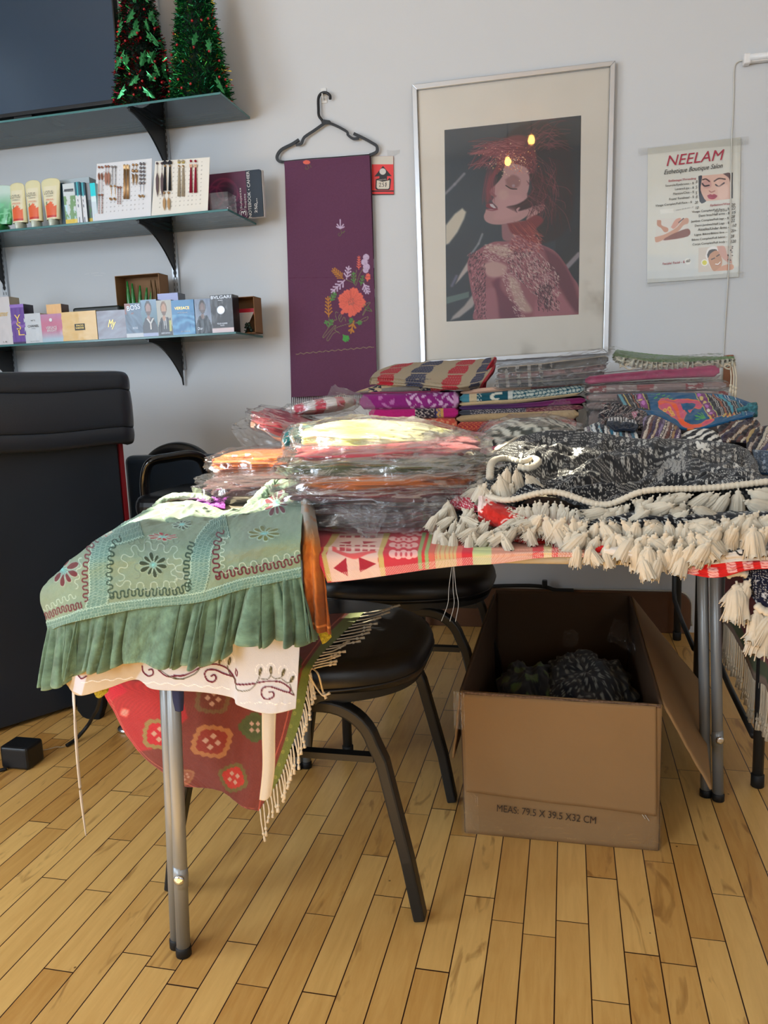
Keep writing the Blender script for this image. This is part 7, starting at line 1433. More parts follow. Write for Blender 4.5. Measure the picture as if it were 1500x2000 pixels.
# a dark one, barely seen, carrying the bottom row of tassels at the left; then the second and the top throw
BW = lambda sd, s=1.: (lambda X, Y_, u, v: floral(X, Y_, sd, s=s))
rows = [[(868, 990, 1.30), (920, 985, 1.30), (1000, 985, 1.28), (1100, 990, 1.26), (1200, 1000, 1.25)], [(860, 1010, 1.22), (920, 1018, 1.19), (1000, 1030, 1.16), (1100, 1035, 1.15), (1200, 1035, 1.14)], [(862, 1030, 1.205), (920, 1040, 1.175), (1000, 1052, 1.14), (1100, 1060, 1.12), (1200, 1060, 1.11)]]
tb, Pb = throw('tasselled_throw', 'lowest black print throw, its tassels lying along the table front at left', rows, 40, 120, BW(5), .003, 15)
for k in range(30):
    t = (k+.5)/30; e = interp1(Pb[-1], [t])[0]; x, y = proj(e); tassel(tb, e+np.array([RT.uniform(-.006, .006), -.012-RT.uniform(0, .012), RT.uniform(-.002, .012)]), RT.uniform(.026, .034), RT.uniform(-1.1, 1.1), RT.uniform(0, .5), RT, 1.15)
for k in range(66):
    x, y = RT.uniform(852, 1050), RT.uniform(975, 1046); y = max(y, 975+(x-900)*.30); tassel(tb, S(x, y, 1.168-(.0011*(y-975))-.00012*(x-850)), RT.uniform(.026, .034), RT.uniform(-1.1, 1.1), RT.uniform(-.25, .35), RT, 1.1)
rows = [[(1150, 940, 1.40), (1250, 950, 1.36), (1350, 950, 1.34), (1450, 940, 1.34), (1570, 940, 1.32)], [(1130, 1000, 1.15), (1240, 1000, 1.13), (1340, 1000, 1.12), (1440, 1000, 1.12), (1570, 985, 1.12)], [(1140, 1020, 1.105), (1240, 1022, 1.085), (1340, 1026, 1.075), (1440, 1024, 1.075), (1570, 1010, 1.075)], [(1150, 1045, 1.09), (1240, 1050, 1.068), (1340, 1050, 1.058), (1440, 1048, 1.058), (1570, 1040, 1.058)]]
t2, P2 = throw('tasselled_throw', 'second black print throw under the top one, its tassels hanging at the right', rows, 60, 160, BW(8), .006, 16)
rows_t = [(1010, 30, .03), (1028, 30, .03), (1042, 26, .032)]
def row_tassels(parent, pts, n_, ln, spread=.5, wide=1.2, fwd=(.0, .5), jit=.004):
    Q = interp1(np.array([S(*p) for p in pts]), np.linspace(0, 1, 200))
    for k in range(n_):
        e = Q[int((k+.5)/n_*200)]; tassel(parent, e+np.array([RT.uniform(-jit, jit), RT.uniform(-jit, 0), RT.uniform(-jit, jit)]), ln*RT.uniform(.85, 1.15), RT.uniform(-spread, spread), RT.uniform(*fwd), RT, wide*RT.uniform(.9, 1.15))
row_tassels(t2, [(1050, 1010, 1.085), (1120, 1018, 1.08), (1200, 1022, 1.07), (1280, 1020, 1.06), (1380, 1020, 1.052), (1460, 1010, 1.052), (1510, 1005, 1.052)], 34, .040, .8)
row_tassels(t2, [(1100, 1040, 1.078), (1180, 1046, 1.066), (1260, 1046, 1.052), (1340, 1045, 1.040), (1430, 1030, 1.040), (1510, 1030, 1.040)], 27, .040, .6)
row_tassels(t2, [(1240, 1062, 1.052), (1262, 1070, 1.045), (1320, 1068, 1.036), (1400, 1052, 1.032)], 9, .040, .35)
row_tassels(t2, [(1120, 1062, 1.060), (1160, 1070, 1.058), (1200, 1066, 1.055)], 5, .030, .5)
for x, y in ((1253, 1100), (1288, 1100), (1268, 1080), (1338, 1092)): tassel(t2, S(x, y-12, 1.038), .034, RT.uniform(-.2, .3), .05, RT, 1.3)
# top throw
rows = [
 [(1010, 858, 1.80), (1070, 842, 1.86), (1160, 845, 1.90), (1250, 858, 1.92), (1340, 858, 1.92), (1430, 868, 1.90), (1462, 880, 1.84)],
 [(975, 880, 1.62), (1060, 868, 1.66), (1160, 876, 1.68), (1250, 880, 1.70), (1340, 876, 1.70), (1430, 888, 1.68), (1478, 905, 1.60)],
 [(945, 900, 1.46), (1040, 898, 1.46), (1140, 908, 1.46), (1240, 905, 1.48), (1340, 905, 1.48), (1430, 915, 1.46), (1484, 925, 1.40)],
 [(936, 922, 1.34), (1020, 926, 1.30), (1120, 930, 1.30), (1220, 928, 1.30), (1320, 930, 1.30), (1420, 932, 1.30), (1500, 938, 1.26)],
 [(940, 945, 1.24), (1000, 950, 1.20), (1080, 944, 1.20), (1170, 960, 1.19), (1280, 950, 1.19), (1400, 945, 1.19), (1520, 934, 1.18)],
 [(944, 968, 1.17), (990, 976, 1.135), (1080, 962, 1.13), (1175, 986, 1.12), (1225, 950, 1.13), (1300, 958, 1.12), (1400, 950, 1.125), (1530, 938, 1.13)][:7]]
rows[5] = [(942, 965, 1.17), (992, 976, 1.135), (1080, 960, 1.13), (1178, 985, 1.12), (1262, 958, 1.12), (1390, 952, 1.125), (1530, 936, 1.13)]
cve = Cv(930, 835, 1560, 1000, 1.5, (0, 0, 0))
def topat(X, Y_, u, v):
    c = floral(X, Y_, 2); 
    # an elephant and larger blossoms in the print
    for ex, ey in ((1305, 902),):
        e = (np.hypot((X-ex)/19, (Y_-ey)/9) < 1) | (np.hypot((X-ex-16)/9, (Y_-ey-12)/12) < 1) | (np.hypot((X-ex+14)/7, (Y_-ey-14)/10) < 1) | ((np.abs(X-ex-28-(Y_-ey)*.2) < 3) & (np.abs(Y_-ey) < 16))
        c[e] = arr((150, 150, 146)); c[e & (np.abs(np.sin(X*.9+Y_*.5)) < .25)] = arr((60, 60, 66))
    for ex, ey, r_ in ((1370, 882, 16), (1130, 872, 12), (1440, 910, 13), (1060, 930, 13)):
        q = np.hypot((X-ex)/r_, (Y_-ey)/r_*1.6); th = np.arctan2((Y_-ey)*1.6, X-ex); c[(q < .75+.3*np.cos(th*8)) & (q > .22)] = arr((226, 226, 220))
    return c
tt_, P = throw('tasselled_throw', 'topmost black and white floral throw with cream braid and tassels', rows, 210, 420, topat, .030, 21, .003, freq=.9)
front = P[-1]; braid(front+np.array([0, -.003, 0]), .0042, tt_); braid(P[:, 0]+np.array([-.002, 0, .001]), .0038, tt_)
fr_i = np.r_[np.linspace(.01, .25, 18), np.linspace(.27, .98, 34)]
for t in fr_i:
    e = interp1(front, [t])[0]; x, y = proj(e); b = MB()
    dz = RT.uniform(.012, .02); 
    tl = RT.uniform(-.35, .35) if t < .45 else RT.uniform(-1.2, 1.2)
    tassel(tt_, e+np.array([RT.uniform(-.003, .003), -.008, -dz*(1 if t < .45 else .5)]), RT.uniform(.036, .044), tl, RT.uniform(.05, .35), RT, 1.1)
for k in range(26):
    t = RT.uniform(.42, 1); e = interp1(front, [t])[0]; tassel(tt_, e+np.array([0, -.016-RT.uniform(0, .02), -.014-RT.uniform(0, .022)]), RT.uniform(.036, .044), RT.uniform(-1.4, 1.4), RT.uniform(.2, .8), RT, 1.2)
Lq = smooth([S(958, 945, 1.22), S(962, 915, 1.26), S(985, 905, 1.30), S(1020, 912, 1.30), S(1040, 905, 1.32), S(1052, 912, 1.30), S(1035, 925, 1.27), S(1012, 922, 1.27)], 8)+np.array([0, -.012, .010]); braid(Lq, .0045, tt_)
for x, y in ((948, 945), (958, 960), (975, 930), (990, 915), (1000, 945), (1028, 928), (936, 950), (1008, 918), (968, 945), (985, 958)): tassel(tt_, S(x, y, 1.155), RT.uniform(.030, .04), RT.uniform(-.7, .7), RT.uniform(0, .5), RT, 1.2)
for t in np.linspace(.05, .9, 12): e = P[int(t*209), 0]; tassel(tt_, e+np.array([-.006, -.004, .002]), .032, RT.uniform(.2, 1.2), RT.uniform(0, .8), RT, 1.2)
# navy floral throw hanging at the right end
rows = [[(1438, 1092, 1.06), (1470, 1094, 1.055), (1500, 1094, 1.05), (1580, 1094, 1.05)], [(1444, 1118, 1.06), (1474, 1122, 1.052), (1510, 1124, 1.046), (1580, 1130, 1.046)], [(1452, 1130, 1.066), (1478, 1172, 1.052), (1506, 1188, 1.046), (1580, 1200, 1.046)]]
rows = [[(1440, 1100, 1.075), (1475, 1100, 1.068), (1510, 1100, 1.062), (1600, 1100, 1.06)], [(1448, 1120, 1.072), (1470, 1130, 1.064), (1505, 1135, 1.058), (1600, 1140, 1.056)], [(1456, 1136, 1.074), (1476, 1176, 1.064), (1506, 1192, 1.058), (1600, 1205, 1.056)]]
tn, Pn = throw('tasselled_throw', 'navy floral throw with large tassels hanging at the right end of the front table', rows, 60, 70, lambda X, Y_, u, v: floral(X, Y_, 31, (20, 22, 44), (206, 206, 206), .6), .005, 40)
for x, y, l_ in ((1438, 1142, .052), (1446, 1146, .052), (1462, 1136, .048), (1480, 1190, .050), (1494, 1208, .055), (1508, 1200, .05)): tassel(tn, S(x, y, 1.056), l_, RT.uniform(-.08, .12), .03, RT, 1.25)
braid(np.array([S(1418, 1125, 1.06), S(1430, 1119, 1.06), S(1446, 1117, 1.06), S(1458, 1122, 1.06)]), .005, tn); braid(np.array([S(1476, 1180, 1.058), S(1486, 1190, 1.056), S(1500, 1196, 1.055), S(1525, 1204, 1.055)]), .005, tn)
# dark kilim hanging at the table's right end
kr = thing('kilim_shawl', (.425, 1.7, .3), 'dark maroon kilim with green border and long cream fringe hanging at the right photo edge', 'shawl')
def SXp(x, y, X): d = ray(x, y); return CAMP+d*(X/d[0])
bot = [SXp(x_, y_, .427) for x_, y_ in ((1414, 1216), (1420, 1226), (1438, 1250), (1455, 1292), (1472, 1326), (1490, 1338), (1500, 1352), (1530, 1400))]
P = surf(np.array([[(.37, min(p[1], 1.82), TZ+.004) for p in bot], [(.417, min(p[1], 1.82), TZ+.003) for p in bot], [(.426, p[1], .66) for p in bot], [(.427, p[1], (p[2]+.66)/2) for p in bot], bot]), 110, 110); u, v = gcoords(110, 110)
c = C3((150, 58, 60), u.shape)*(1+.1*np.sin(v*180)*np.sin(u*180))[..., None]; c[u > .93] = arr((96, 112, 62)); c[(u > .92) & (u < .93)] = arr((150, 84, 84)); c[u > .98] = arr((176, 150, 124)); c[(u > .3) & (u < .7) & (np.abs(np.sin(v*9)*np.sin(u*14)) > .8)] = arr((120, 70, 50))
P[..., 0] += .006*np.abs(np.sin(v*11))*np.clip(u-.3, 0, 1); sheet('cloth', P, WOV, kr, col=c, thick=.0015)
ed = interp1(P[-1], np.linspace(0, 1, 200))
for k in range(38):
    e = ed[int((k+.3)/38*199)]; dz = .10+RT.uniform(-.012, .012); strand('fringe_strand', [e, e+(0, RT.uniform(-.002, .002), -dz*.5), e+(-.003, RT.uniform(-.005, .005), -dz)], .0021, kr)
# ============================================================ folded scarves in stacks at the wall
def folded(label, x0p, x1p, yt, yb, Y, pat, lip=None, dep=.30, droop=(0, 0), grp=None, layers=2, seed=0, mat=None, name='folded_scarf', skew=0., bagged=False, taper=0.):
    """a scarf folded to a flat pad: a rounded front with its layers showing; yt/yb give top and bottom edges (left, right) in the frame"""
    a0 = S(x0p, yt[0], Y); a1 = S(x1p, yt[1], Y); b0 = S(x0p, yb[0], Y); b1 = S(x1p, yb[1], Y)
    n = 130; m = 46; u = np.linspace(0, 1, n)
    xs = a0[0]+(a1[0]-a0[0])*u; zt = a0[2]+(a1[2]-a0[2])*u; zb = b0[2]+(b1[2]-b0[2])*u
    zt = zt+droop[0]*np.sin(u*math.pi)+.0015*vnoise(u*5, u*0, seed); zb = zb+droop[1]*np.sin(u*math.pi)
    V = np.zeros((m, n, 3)); s_ = np.linspace(0, 1, m)
    for i, t in enumerate(s_):
        if t < .32: q = t/.32; y = Y+dep*(1-q); z = zt-.001*q                                   # top, back to front
        elif t < .68:
            q = (t-.32)/.36; a = -math.pi/2+math.pi*q; h = (zt-zb)/2
            gro = .0022*np.cos(q*math.pi*2*layers)
            y = Y-np.cos(a)*h*.75+gro*math.cos(a); z = (zt+zb)/2-np.sin(a)*h
        else: q = (t-.68)/.32; y = Y+dep*q; z = zb+.001
        V[i, :, 0] = xs+skew*(y-Y); V[i, :, 1] = y+.003*vnoise(u*4, u*0+t*3, seed+3); V[i, :, 2] = z
    ends = np.clip(np.minimum(u, 1-u)*30, .25, 1)**.5; c0 = (V[..., 2].max(0)+V[..., 2].min(0))/2
    V[..., 2] = c0+(V[..., 2]-c0)*ends
    sg, ug = np.meshgrid(s_, u, indexing='ij'); col = pat(ug, sg)
    col = col*(1+.04*vnoise(ug*90, sg*60, seed)[..., None])
    r = thing(name, (float(xs.mean()), Y+dep/2, float(zb.min())), label, 'scarf', grp)
    sheet('cloth', V, mat or WOV, r, col=np.clip(col, 0, 1))
    for e_, xx in ((0, xs[0]), (-1, xs[-1])):   # layered end faces
        E_ = V[:, e_].copy(); k = MB(); cen = np.array([xx, Y+dep*.5, c0[e_]]); F_ = [(i, i+1, m) for i in range(m-1)]; mk('end', np.vstack([E_, cen]), F_, mat or WOV, r, col=np.vstack([col[:, e_]*.92, col[m//2, e_:e_+1] if e_ == 0 else col[m//2, -1:]]))
    if bagged:
        Bq = V.copy(); cen_ = V.mean((0, 1)); ctr = np.stack([np.broadcast_to(c0, (m, n))], -1)
        Bq[..., 2] = c0+(V[..., 2]-c0)*1.25+np.sign(V[..., 2]-c0)*.002+.0018*ridge(ug*30, sg*22, seed+9)*np.sign(V[..., 2]-c0+1e-6); Bq[..., 1] = Y+(V[..., 1]-Y)*1.03-.005*(np.abs(sg-.5) < .2)+.003*fbm(ug*24, sg*18, seed)
        Bq[..., 0] = V[..., 0].mean()+(V[..., 0]-V[..., 0].mean())*1.03
        sheet('clear_bag', Bq, film('scarf_bag', haze=.09, rough=.16, bscale=40, bstr=.5, base=.03), r)
    return r
def flat(c, j=.05, sd=1): return lambda u, s_: C3(c, u.shape)*(1+j*fbm(u*20, s_*16, sd))[..., None]
def front(s_, a=.32, b=.68): return (s_ > a) & (s_ < b)
def panels(u, s_, spec, base):
    c = C3(base, u.shape)
    for u0, u1, cc, fn in spec:
        m_ = (u >= u0) & (u < u1); c[m_] = arr(cc)
        if fn is not None: k = m_ & fn(u, s_); c[k] = arr(fn.c)
    return c
def mot(c, fu, fs, th=.35, sd=3):
    f = lambda u, s_: (np.sin(u*fu+np.sin(s_*fs*1.3))*np.sin(s_*fs+np.cos(u*fu*.7)) > th-.2*fbm(u*fu*.3, s_*fs*.5, sd)) & True
    f.c = c; return f
YS = 2.50
# left column, from the bottom up (the lowest ones rest on the table, hidden by the bags)
LB = 'folded scarves in the left stack'; MBG = 'folded scarves in the middle stack'; RG = 'bagged scarves in the right stack'
folded('plum folded scarf at the very bottom of the left stack', 752, 890, (868, 866), (892, 891), YS, flat((110, 40, 66)), seed=1, grp=LB)
folded('pink and plum paisley folded scarf near the bottom of the left stack', 745, 886, (844, 842), (868, 866), YS, lambda u, s_: panels(u, s_, [(.55, 1, (170, 106, 140), mot((110, 40, 84), 90, 60))], (176, 66, 92)), seed=2, grp=LB)
folded('orange red scarf with pale leaf print in the left stack', 738, 893, (818, 816), (844, 842), YS, lambda u, s_: panels(u, s_, [(.0, .3, (196, 72, 62), mot((228, 130, 100), 200, 90)), (.3, 1, (206, 84, 66), mot((226, 150, 110), 70, 50))], (200, 76, 62)), seed=3, grp=LB)
folded('magenta scarf with a black and gold patterned end in the left stack', 722, 895, (798, 796), (820, 816), YS, lambda u, s_: panels(u, s_, [(.52, .74, (52, 44, 54), mot((196, 180, 170), 90, 70)), (.74, .76, (60, 50, 80), None), (.76, .81, (206, 160, 90), mot((70, 80, 150), 160, 60)), (.81, .84, (206, 160, 90), None)], (186, 34, 116)), seed=4, grp=LB)
folded('purple scarf with white dotted print, thickest of the left stack', 704, 897, (770, 764), (800, 798), YS, lambda u, s_: panels(u, s_, [(.48, .95, (142, 40, 122), mot((214, 170, 206), 60, 34, .3)), (.95, 1, (206, 150, 190), None), (.2, .36, (140, 40, 120), mot((184, 110, 170), 40, 30, .5))], (140, 38, 120)), layers=2, seed=5, grp=LB)
folded('dull pink scarf showing as a thin line under the beige one in the left stack', 724, 860, (764, 760), (771, 768), YS, flat((140, 56, 96)), seed=6, grp=LB, layers=1)
def beige2(u, s_):
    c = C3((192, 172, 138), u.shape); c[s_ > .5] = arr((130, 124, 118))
    for u0, u1, cc, m_ in ((.13, .25, (186, 168, 134), mot((40, 46, 68), 70, 36, .1)), (.60, .71, (52, 54, 70), mot((170, 160, 140), 120, 60)), (.71, .83, (190, 50, 58), mot((214, 120, 110), 140, 80)), (.93, 1, (46, 50, 66), mot((160, 150, 130), 120, 60))):
        k = (u >= u0) & (u < u1); c[k] = arr(cc); k2 = k & m_(u, s_); c[k2] = arr(m_.c)
    return c
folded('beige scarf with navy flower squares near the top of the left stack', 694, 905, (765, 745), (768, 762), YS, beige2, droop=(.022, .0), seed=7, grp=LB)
# top of the left column: slanting, wide stripes with navy and red flowers
tsc = thing('folded_scarf', tuple(S(840, 745, 2.6)), 'beige scarf with broad navy and red flower stripes, topmost of the left stack', 'scarf', LB)
rows = [[(770, 712, 2.78), (850, 705, 2.78), (930, 702, 2.78), (968, 697, 2.78)], [(735, 726, 2.62), (820, 722, 2.62), (910, 722, 2.62), (966, 718, 2.64)], [(722, 742, 2.49), (800, 745, 2.47), (890, 752, 2.45), (950, 742, 2.52)], [(724, 745, 2.48), (800, 751, 2.465), (890, 762, 2.455), (940, 760, 2.53)]]
P = surf(px3(rows), 80, 200); u, v = gcoords(80, 200); P[..., 2] += .0015*ridge(v*9, u*3, 2)
c = C3((176, 160, 134), u.shape); c = c*(1+.05*np.sin(u*130+v*260))[..., None]
for c0, cc in ((.12, (186, 36, 52)), (.36, (52, 58, 86)), (.62, (186, 36, 52)), (.87, (52, 58, 86))):
    ce = v-c0-.03*(u-.5); k = (np.abs(ce) < .052+.022*np.abs(np.sin(u*13))) & (np.abs(np.sin(u*13+.6)) > .13); c[k] = arr(cc); c[k & (np.abs(np.sin(ce*160)*np.sin(u*60)) > .75)] = mixc(arr(cc), arr((190, 170, 150)), .5)
c[v > .965] = arr((180, 38, 54)); sheet('cloth', P, WOV, tsc, col=c, thick=.012, off=-1)
P = surf(px3([[(940, 760, 2.54), (942, 738, 2.58), (960, 706, 2.66), (968, 698, 2.76)], [(948, 764, 2.545), (950, 745, 2.60), (966, 712, 2.68), (969, 704, 2.78)]]), 10, 60); sheet('turned_edge', P, pm('red_selvedge', (172, 34, 50), rough=.9, var=.4, vscale=90), tsc, thick=.006)
# middle column
folded('dark green scarf at the bottom of the middle stack', 900, 1130, (868, 866), (892, 891), YS, flat((60, 62, 60)), seed=11, grp=MBG)
folded('red scarf with diamond weave low in the middle stack', 894, 1128, (844, 838), (862, 860), YS, lambda u, s_: panels(u, s_, [(0, 1, (184, 50, 66), mot((140, 30, 50), 80, 40))], (184, 50, 66)), seed=12, grp=MBG)
folded('red and orange zigzag scarf in the middle stack', 893, 1126, (824, 818), (844, 838), YS, lambda u, s_: np.where((np.abs(((u*26+np.abs(((s_*9) % 1)-.5)*2) % 1)-.5) < .2)[..., None], arr((206, 112, 70)), arr((168, 52, 62))), seed=13, grp=MBG)
folded('plain tan scarf with a drooping edge in the middle stack', 892, 1130, (812, 800), (824, 818), YS, flat((184, 156, 116)), droop=(.002, -.002), seed=14, grp=MBG, layers=1)
folded('slate scarf with a dotted white border in the middle stack', 896, 1140, (802, 790), (812, 800), YS, lambda u, s_: panels(u, s_, [(.1, .55, (66, 64, 74), mot((190, 180, 176), 260, 60)), (.55, 1, (110, 54, 66), mot((170, 120, 110), 120, 50))], (70, 72, 82)), seed=15, grp=MBG)
folded('deep purple scarf in the middle stack', 897, 1144, (792, 776), (802, 788), YS, lambda u, s_: mixc(arr((74, 46, 92)), arr((130, 34, 90)), np.clip(u*1.6-.5, 0, 1)), droop=(-.003, -.003), seed=16, grp=MBG)
folded('cream scarf with a folded wavy edge in the middle stack', 898, 1132, (784, 762), (794, 772), YS, flat((196, 172, 132)), droop=(-.004, -.006), seed=17, grp=MBG, layers=1)
def tealp(u, s_):
    c = C3((28, 84, 98), u.shape); k = u < .08; c[k] = arr((76, 140, 156)); k = (u > .08) & (u < .14); c[k] = arr((206, 186, 150)); k = (u > .14) & (u < .18) & mot(0, 220, 60, .2)(u, s_); c[k] = arr((206, 210, 200))
    k = (np.hypot((u-.32)*14, (s_-.5)*9) < 1) & (np.hypot((u-.32)*14, (s_-.5)*9) > .5) & (u+s_*.2 < .44); c[k] = arr((216, 214, 196)); k = (u > .40) & (u < .44) & (np.abs(np.sin(u*400)) > .6); c[k] = arr((206, 210, 200))
    k = (u > .44) & (np.abs(np.sin(u*95+np.sin(s_*22)*1.5)) > .35) & (np.abs(np.sin(s_*36+u*9)) > .45); c[k] = arr((196, 204, 192)); return c
folded('dark teal scarf with white tree and vine band in the middle stack', 898, 1140, (770, 750), (788, 770), YS, tealp, droop=(-.002, -.002), seed=18, grp=MBG)
folded('peach scarf with a dull red end in the middle stack', 900, 1142, (762, 742), (771, 752), YS, lambda u, s_: panels(u, s_, [(.58, .85, (150, 66, 66), None), (.85, 1, (206, 150, 110), mot((150, 66, 66), 70, 40))], (212, 172, 148)), seed=19, grp=MBG, layers=1, droop=(.001, 0))
MT = 'bagged dark scarves on the middle stack'
for k, (a, b_, c_, lb) in enumerate((((748, 735), (758, 746), (86, 82, 80), 'lowest of the four grey brown bagged scarves on the middle stack'), ((740, 722), (750, 735), (104, 84, 82), 'second lowest of the four bagged scarves on the middle stack, with a rosy band'), ((728, 709), (741, 723), (140, 96, 92), 'rose striped bagged scarf second from the top on the middle stack'), ((716, 692), (730, 710), (78, 70, 62), 'dark brown bagged scarf topmost on the middle stack'))):
    def pt(u, s_, c_=c_, k=k):
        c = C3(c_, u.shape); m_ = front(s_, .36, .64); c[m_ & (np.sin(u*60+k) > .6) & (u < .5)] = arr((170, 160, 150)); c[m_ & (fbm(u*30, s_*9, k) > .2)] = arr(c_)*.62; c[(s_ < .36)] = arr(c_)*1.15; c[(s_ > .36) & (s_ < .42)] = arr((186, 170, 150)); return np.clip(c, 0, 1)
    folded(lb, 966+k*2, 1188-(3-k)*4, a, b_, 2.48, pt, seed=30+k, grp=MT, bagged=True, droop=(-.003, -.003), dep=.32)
# right column
folded('grey bagged scarf at the bottom of the right stack', 1150, 1420, (800, 800), (845, 845), 2.52, flat((150, 130, 124)), seed=41, grp=RG, bagged=True)
folded('grey bagged scarf with mauve stripes low in the right stack', 1150, 1420, (845, 845), (888, 888), 2.52, flat((120, 110, 110)), seed=42, grp=RG)
for k, (a, b_, lb) in enumerate((((786, 778), (800, 792), 'lowest pink grey bagged scarf visible in the right stack, above the striped pile'), ((770, 762), (785, 776), 'third pink grey bagged scarf from the top of the right stack'), ((754, 744), (769, 760), 'pink grey bagged scarf right under the magenta one'))):
    def pt(u, s_, k=k):
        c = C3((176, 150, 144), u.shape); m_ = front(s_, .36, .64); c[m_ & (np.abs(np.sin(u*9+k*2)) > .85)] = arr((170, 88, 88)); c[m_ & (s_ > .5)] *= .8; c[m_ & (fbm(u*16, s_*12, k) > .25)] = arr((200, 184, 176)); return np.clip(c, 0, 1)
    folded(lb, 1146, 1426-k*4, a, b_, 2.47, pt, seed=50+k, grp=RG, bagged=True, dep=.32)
folded('magenta bagged scarf, brightest of the right stack', 1143, 1404, (735, 712), (752, 736), 2.46, flat((176, 46, 96), .12), seed=60, grp=RG, bagged=True, droop=(-.0, .004), dep=.32)
# green and white knit on top
kn = thing('knitted_shawl', tuple(S(1320, 705, 2.6)), 'green and white knotted shawl in a bag, topmost of the right stack', 'shawl', RG)
rows = [[(1205, 683, 2.80), (1280, 692, 2.80), (1360, 696, 2.80), (1432, 696, 2.80)], [(1200, 688, 2.62), (1280, 700, 2.62), (1360, 702, 2.62), (1434, 700, 2.62)], [(1203, 700, 2.47), (1280, 712, 2.47), (1360, 710, 2.47), (1436, 706, 2.48)], [(1212, 712, 2.475), (1280, 722, 2.475), (1360, 722, 2.475), (1434, 714, 2.485)]]
P = surf(px3(rows), 60, 220); u, v = gcoords(60, 220); P[..., 2] += .004*ridge(v*16, u*4, 3)*np.sin(u*math.pi)+.002*np.sin(v*150)*np.sin(u*40); c = mixc(arr((120, 156, 106)), arr((206, 202, 184)), np.clip((u-.52)*9+1.2*fbm(v*18, u*6, 6), 0, 1)); sheet('cloth', P, WOV, kn, col=c, thick=.012, off=-1)
for k in range(3):
    z_ = [S(1210+i*7.2, 716+4*math.sin(i*1.4+k*2)+(k-1)*3-.0015*(i*7.2-110)**2*.1, 2.462) for i in range(31)]; MB().tube(smooth(z_, 4), .0026, 6).mesh('cord_trim', YARN, kn, smooth=True)
for k in range(3): strand('fringe_strand', [S(1425+k*4, 708, 2.468), S(1428+k*5, 735, 2.462), S(1426+k*5, 765+k*5, 2.462)], .0022, kn)
# loose clear film over the middle and right stack tops
def filmpatch(name, rows, m, n, seed, amp, parent=None, label=None, mat=None, cat='plastic film'):
    P = surf(px3(rows), m, n); u, v = gcoords(m, n); Nn = normals(P); P = P+Nn*(amp*(ridge(v*7, u*6, seed)-.4)+amp*.35*fbm(v*22, u*20, seed+2))[..., None]
    o = sheet(name, P, mat or film('bag_film', haze=.035, rough=.09, bscale=15, bstr=.6, base=.03), parent)
    if label: tag(o, label, cat)
    return o
filmpatch('clear_film', [[(965, 702, 2.66), (1060, 696, 2.66), (1150, 684, 2.66), (1200, 676, 2.66)], [(966, 716, 2.50), (1060, 712, 2.48), (1150, 694, 2.47), (1200, 686, 2.47)], [(972, 745, 2.448), (1060, 742, 2.44), (1150, 730, 2.44), (1190, 722, 2.44)]], 50, 90, 3, .007, label='loose clear film lying over the dark bagged scarves of the middle stack')
filmpatch('clear_film', [[(1195, 676, 2.70), (1260, 692, 2.70), (1340, 694, 2.70), (1400, 690, 2.70)], [(1180, 690, 2.50), (1260, 702, 2.47), (1340, 700, 2.46), (1420, 694, 2.47)], [(1176, 726, 2.442), (1260, 722, 2.435), (1340, 716, 2.43), (1420, 714, 2.44)]], 50, 90, 5, .007, label='loose clear film over the green and white shawl of the right stack')
# ============================================================ tumbled striped cloths on the right, in front of the right stack
def mound(name, label, rows, m, n, pat, crump, seed, thick=.004, freq=1.): return throw(name, label, rows, m, n, pat, crump, seed, thick, freq=freq)
z4 = lambda X, Y_: (1120+X*.25333, 750+Y_*.25333); Q4 = lambda pts: [z4(*p) for p in pts]
cvb = Cv(1195, 755, 1500, 850, 4.4, (24, 84, 126))
# field with a pink and orange figure, dotted bands, striped ends
cvb.poly(Q4([(330, 90), (560, 80), (600, 200), (330, 200)]), (36, 34, 40))
for X, c_, w_ in ((352, (84, 150, 168), 22), (385, (206, 180, 90), 8), (410, (30, 30, 34), 12), (424, (226, 220, 206), 3), (445, (130, 74, 50), 12), (465, (226, 220, 206), 3), (480, (206, 190, 100), 4)): cvb.line(Q4([(X, 85), (X+60, 190)]), w_*.25, c_)
cvb.poly(Q4([(480, 85), (535, 82), (575, 185), (520, 185)]), (130, 60, 120)); cvb.line(Q4([(534, 82), (580, 185)]), 1.2, (206, 200, 90))
cvb.poly(Q4([(935, 80), (1010, 80), (1110, 245), (1040, 270)]), (120, 54, 110)); cvb.line(Q4([(932, 80), (1050, 275)]), 1.3, (206, 210, 90)); cvb.line(Q4([(1012, 80), (1105, 245)]), 1.3, (206, 210, 90))
for k, (X, Y_, c_) in enumerate(((510, 100, (190, 110, 190)), (516, 132, (214, 180, 110)), (538, 160, (190, 110, 190)), (965, 95, (190, 110, 200)), (984, 120, (216, 190, 120)), (1013, 146, (216, 190, 120)), (1025, 180, (190, 120, 200)), (1040, 210, (230, 226, 210)), (1060, 240, (190, 110, 180)))): cvb.dot(*z4(X, Y_), 3.6, c_)
cvb.poly(Q4([(1015, 80), (1240, 150), (1420, 200), (1240, 260), (1110, 240)]), (34, 30, 36))
for k, (X, c_, w_) in enumerate(((1040, (230, 226, 216), 3), (1052, (230, 226, 216), 3), (1075, (150, 84, 56), 14), (1098, (226, 220, 210), 3), (1130, (64, 150, 170), 20), (1160, (226, 222, 212), 3), (1178, (226, 222, 212), 3), (1200, (40, 110, 130), 14), (1225, (226, 222, 212), 3))): cvb.line(smooth(Q4([(X, 90), (X+70, 170), (X+110, 250)]), 5), w_*.253, c_)
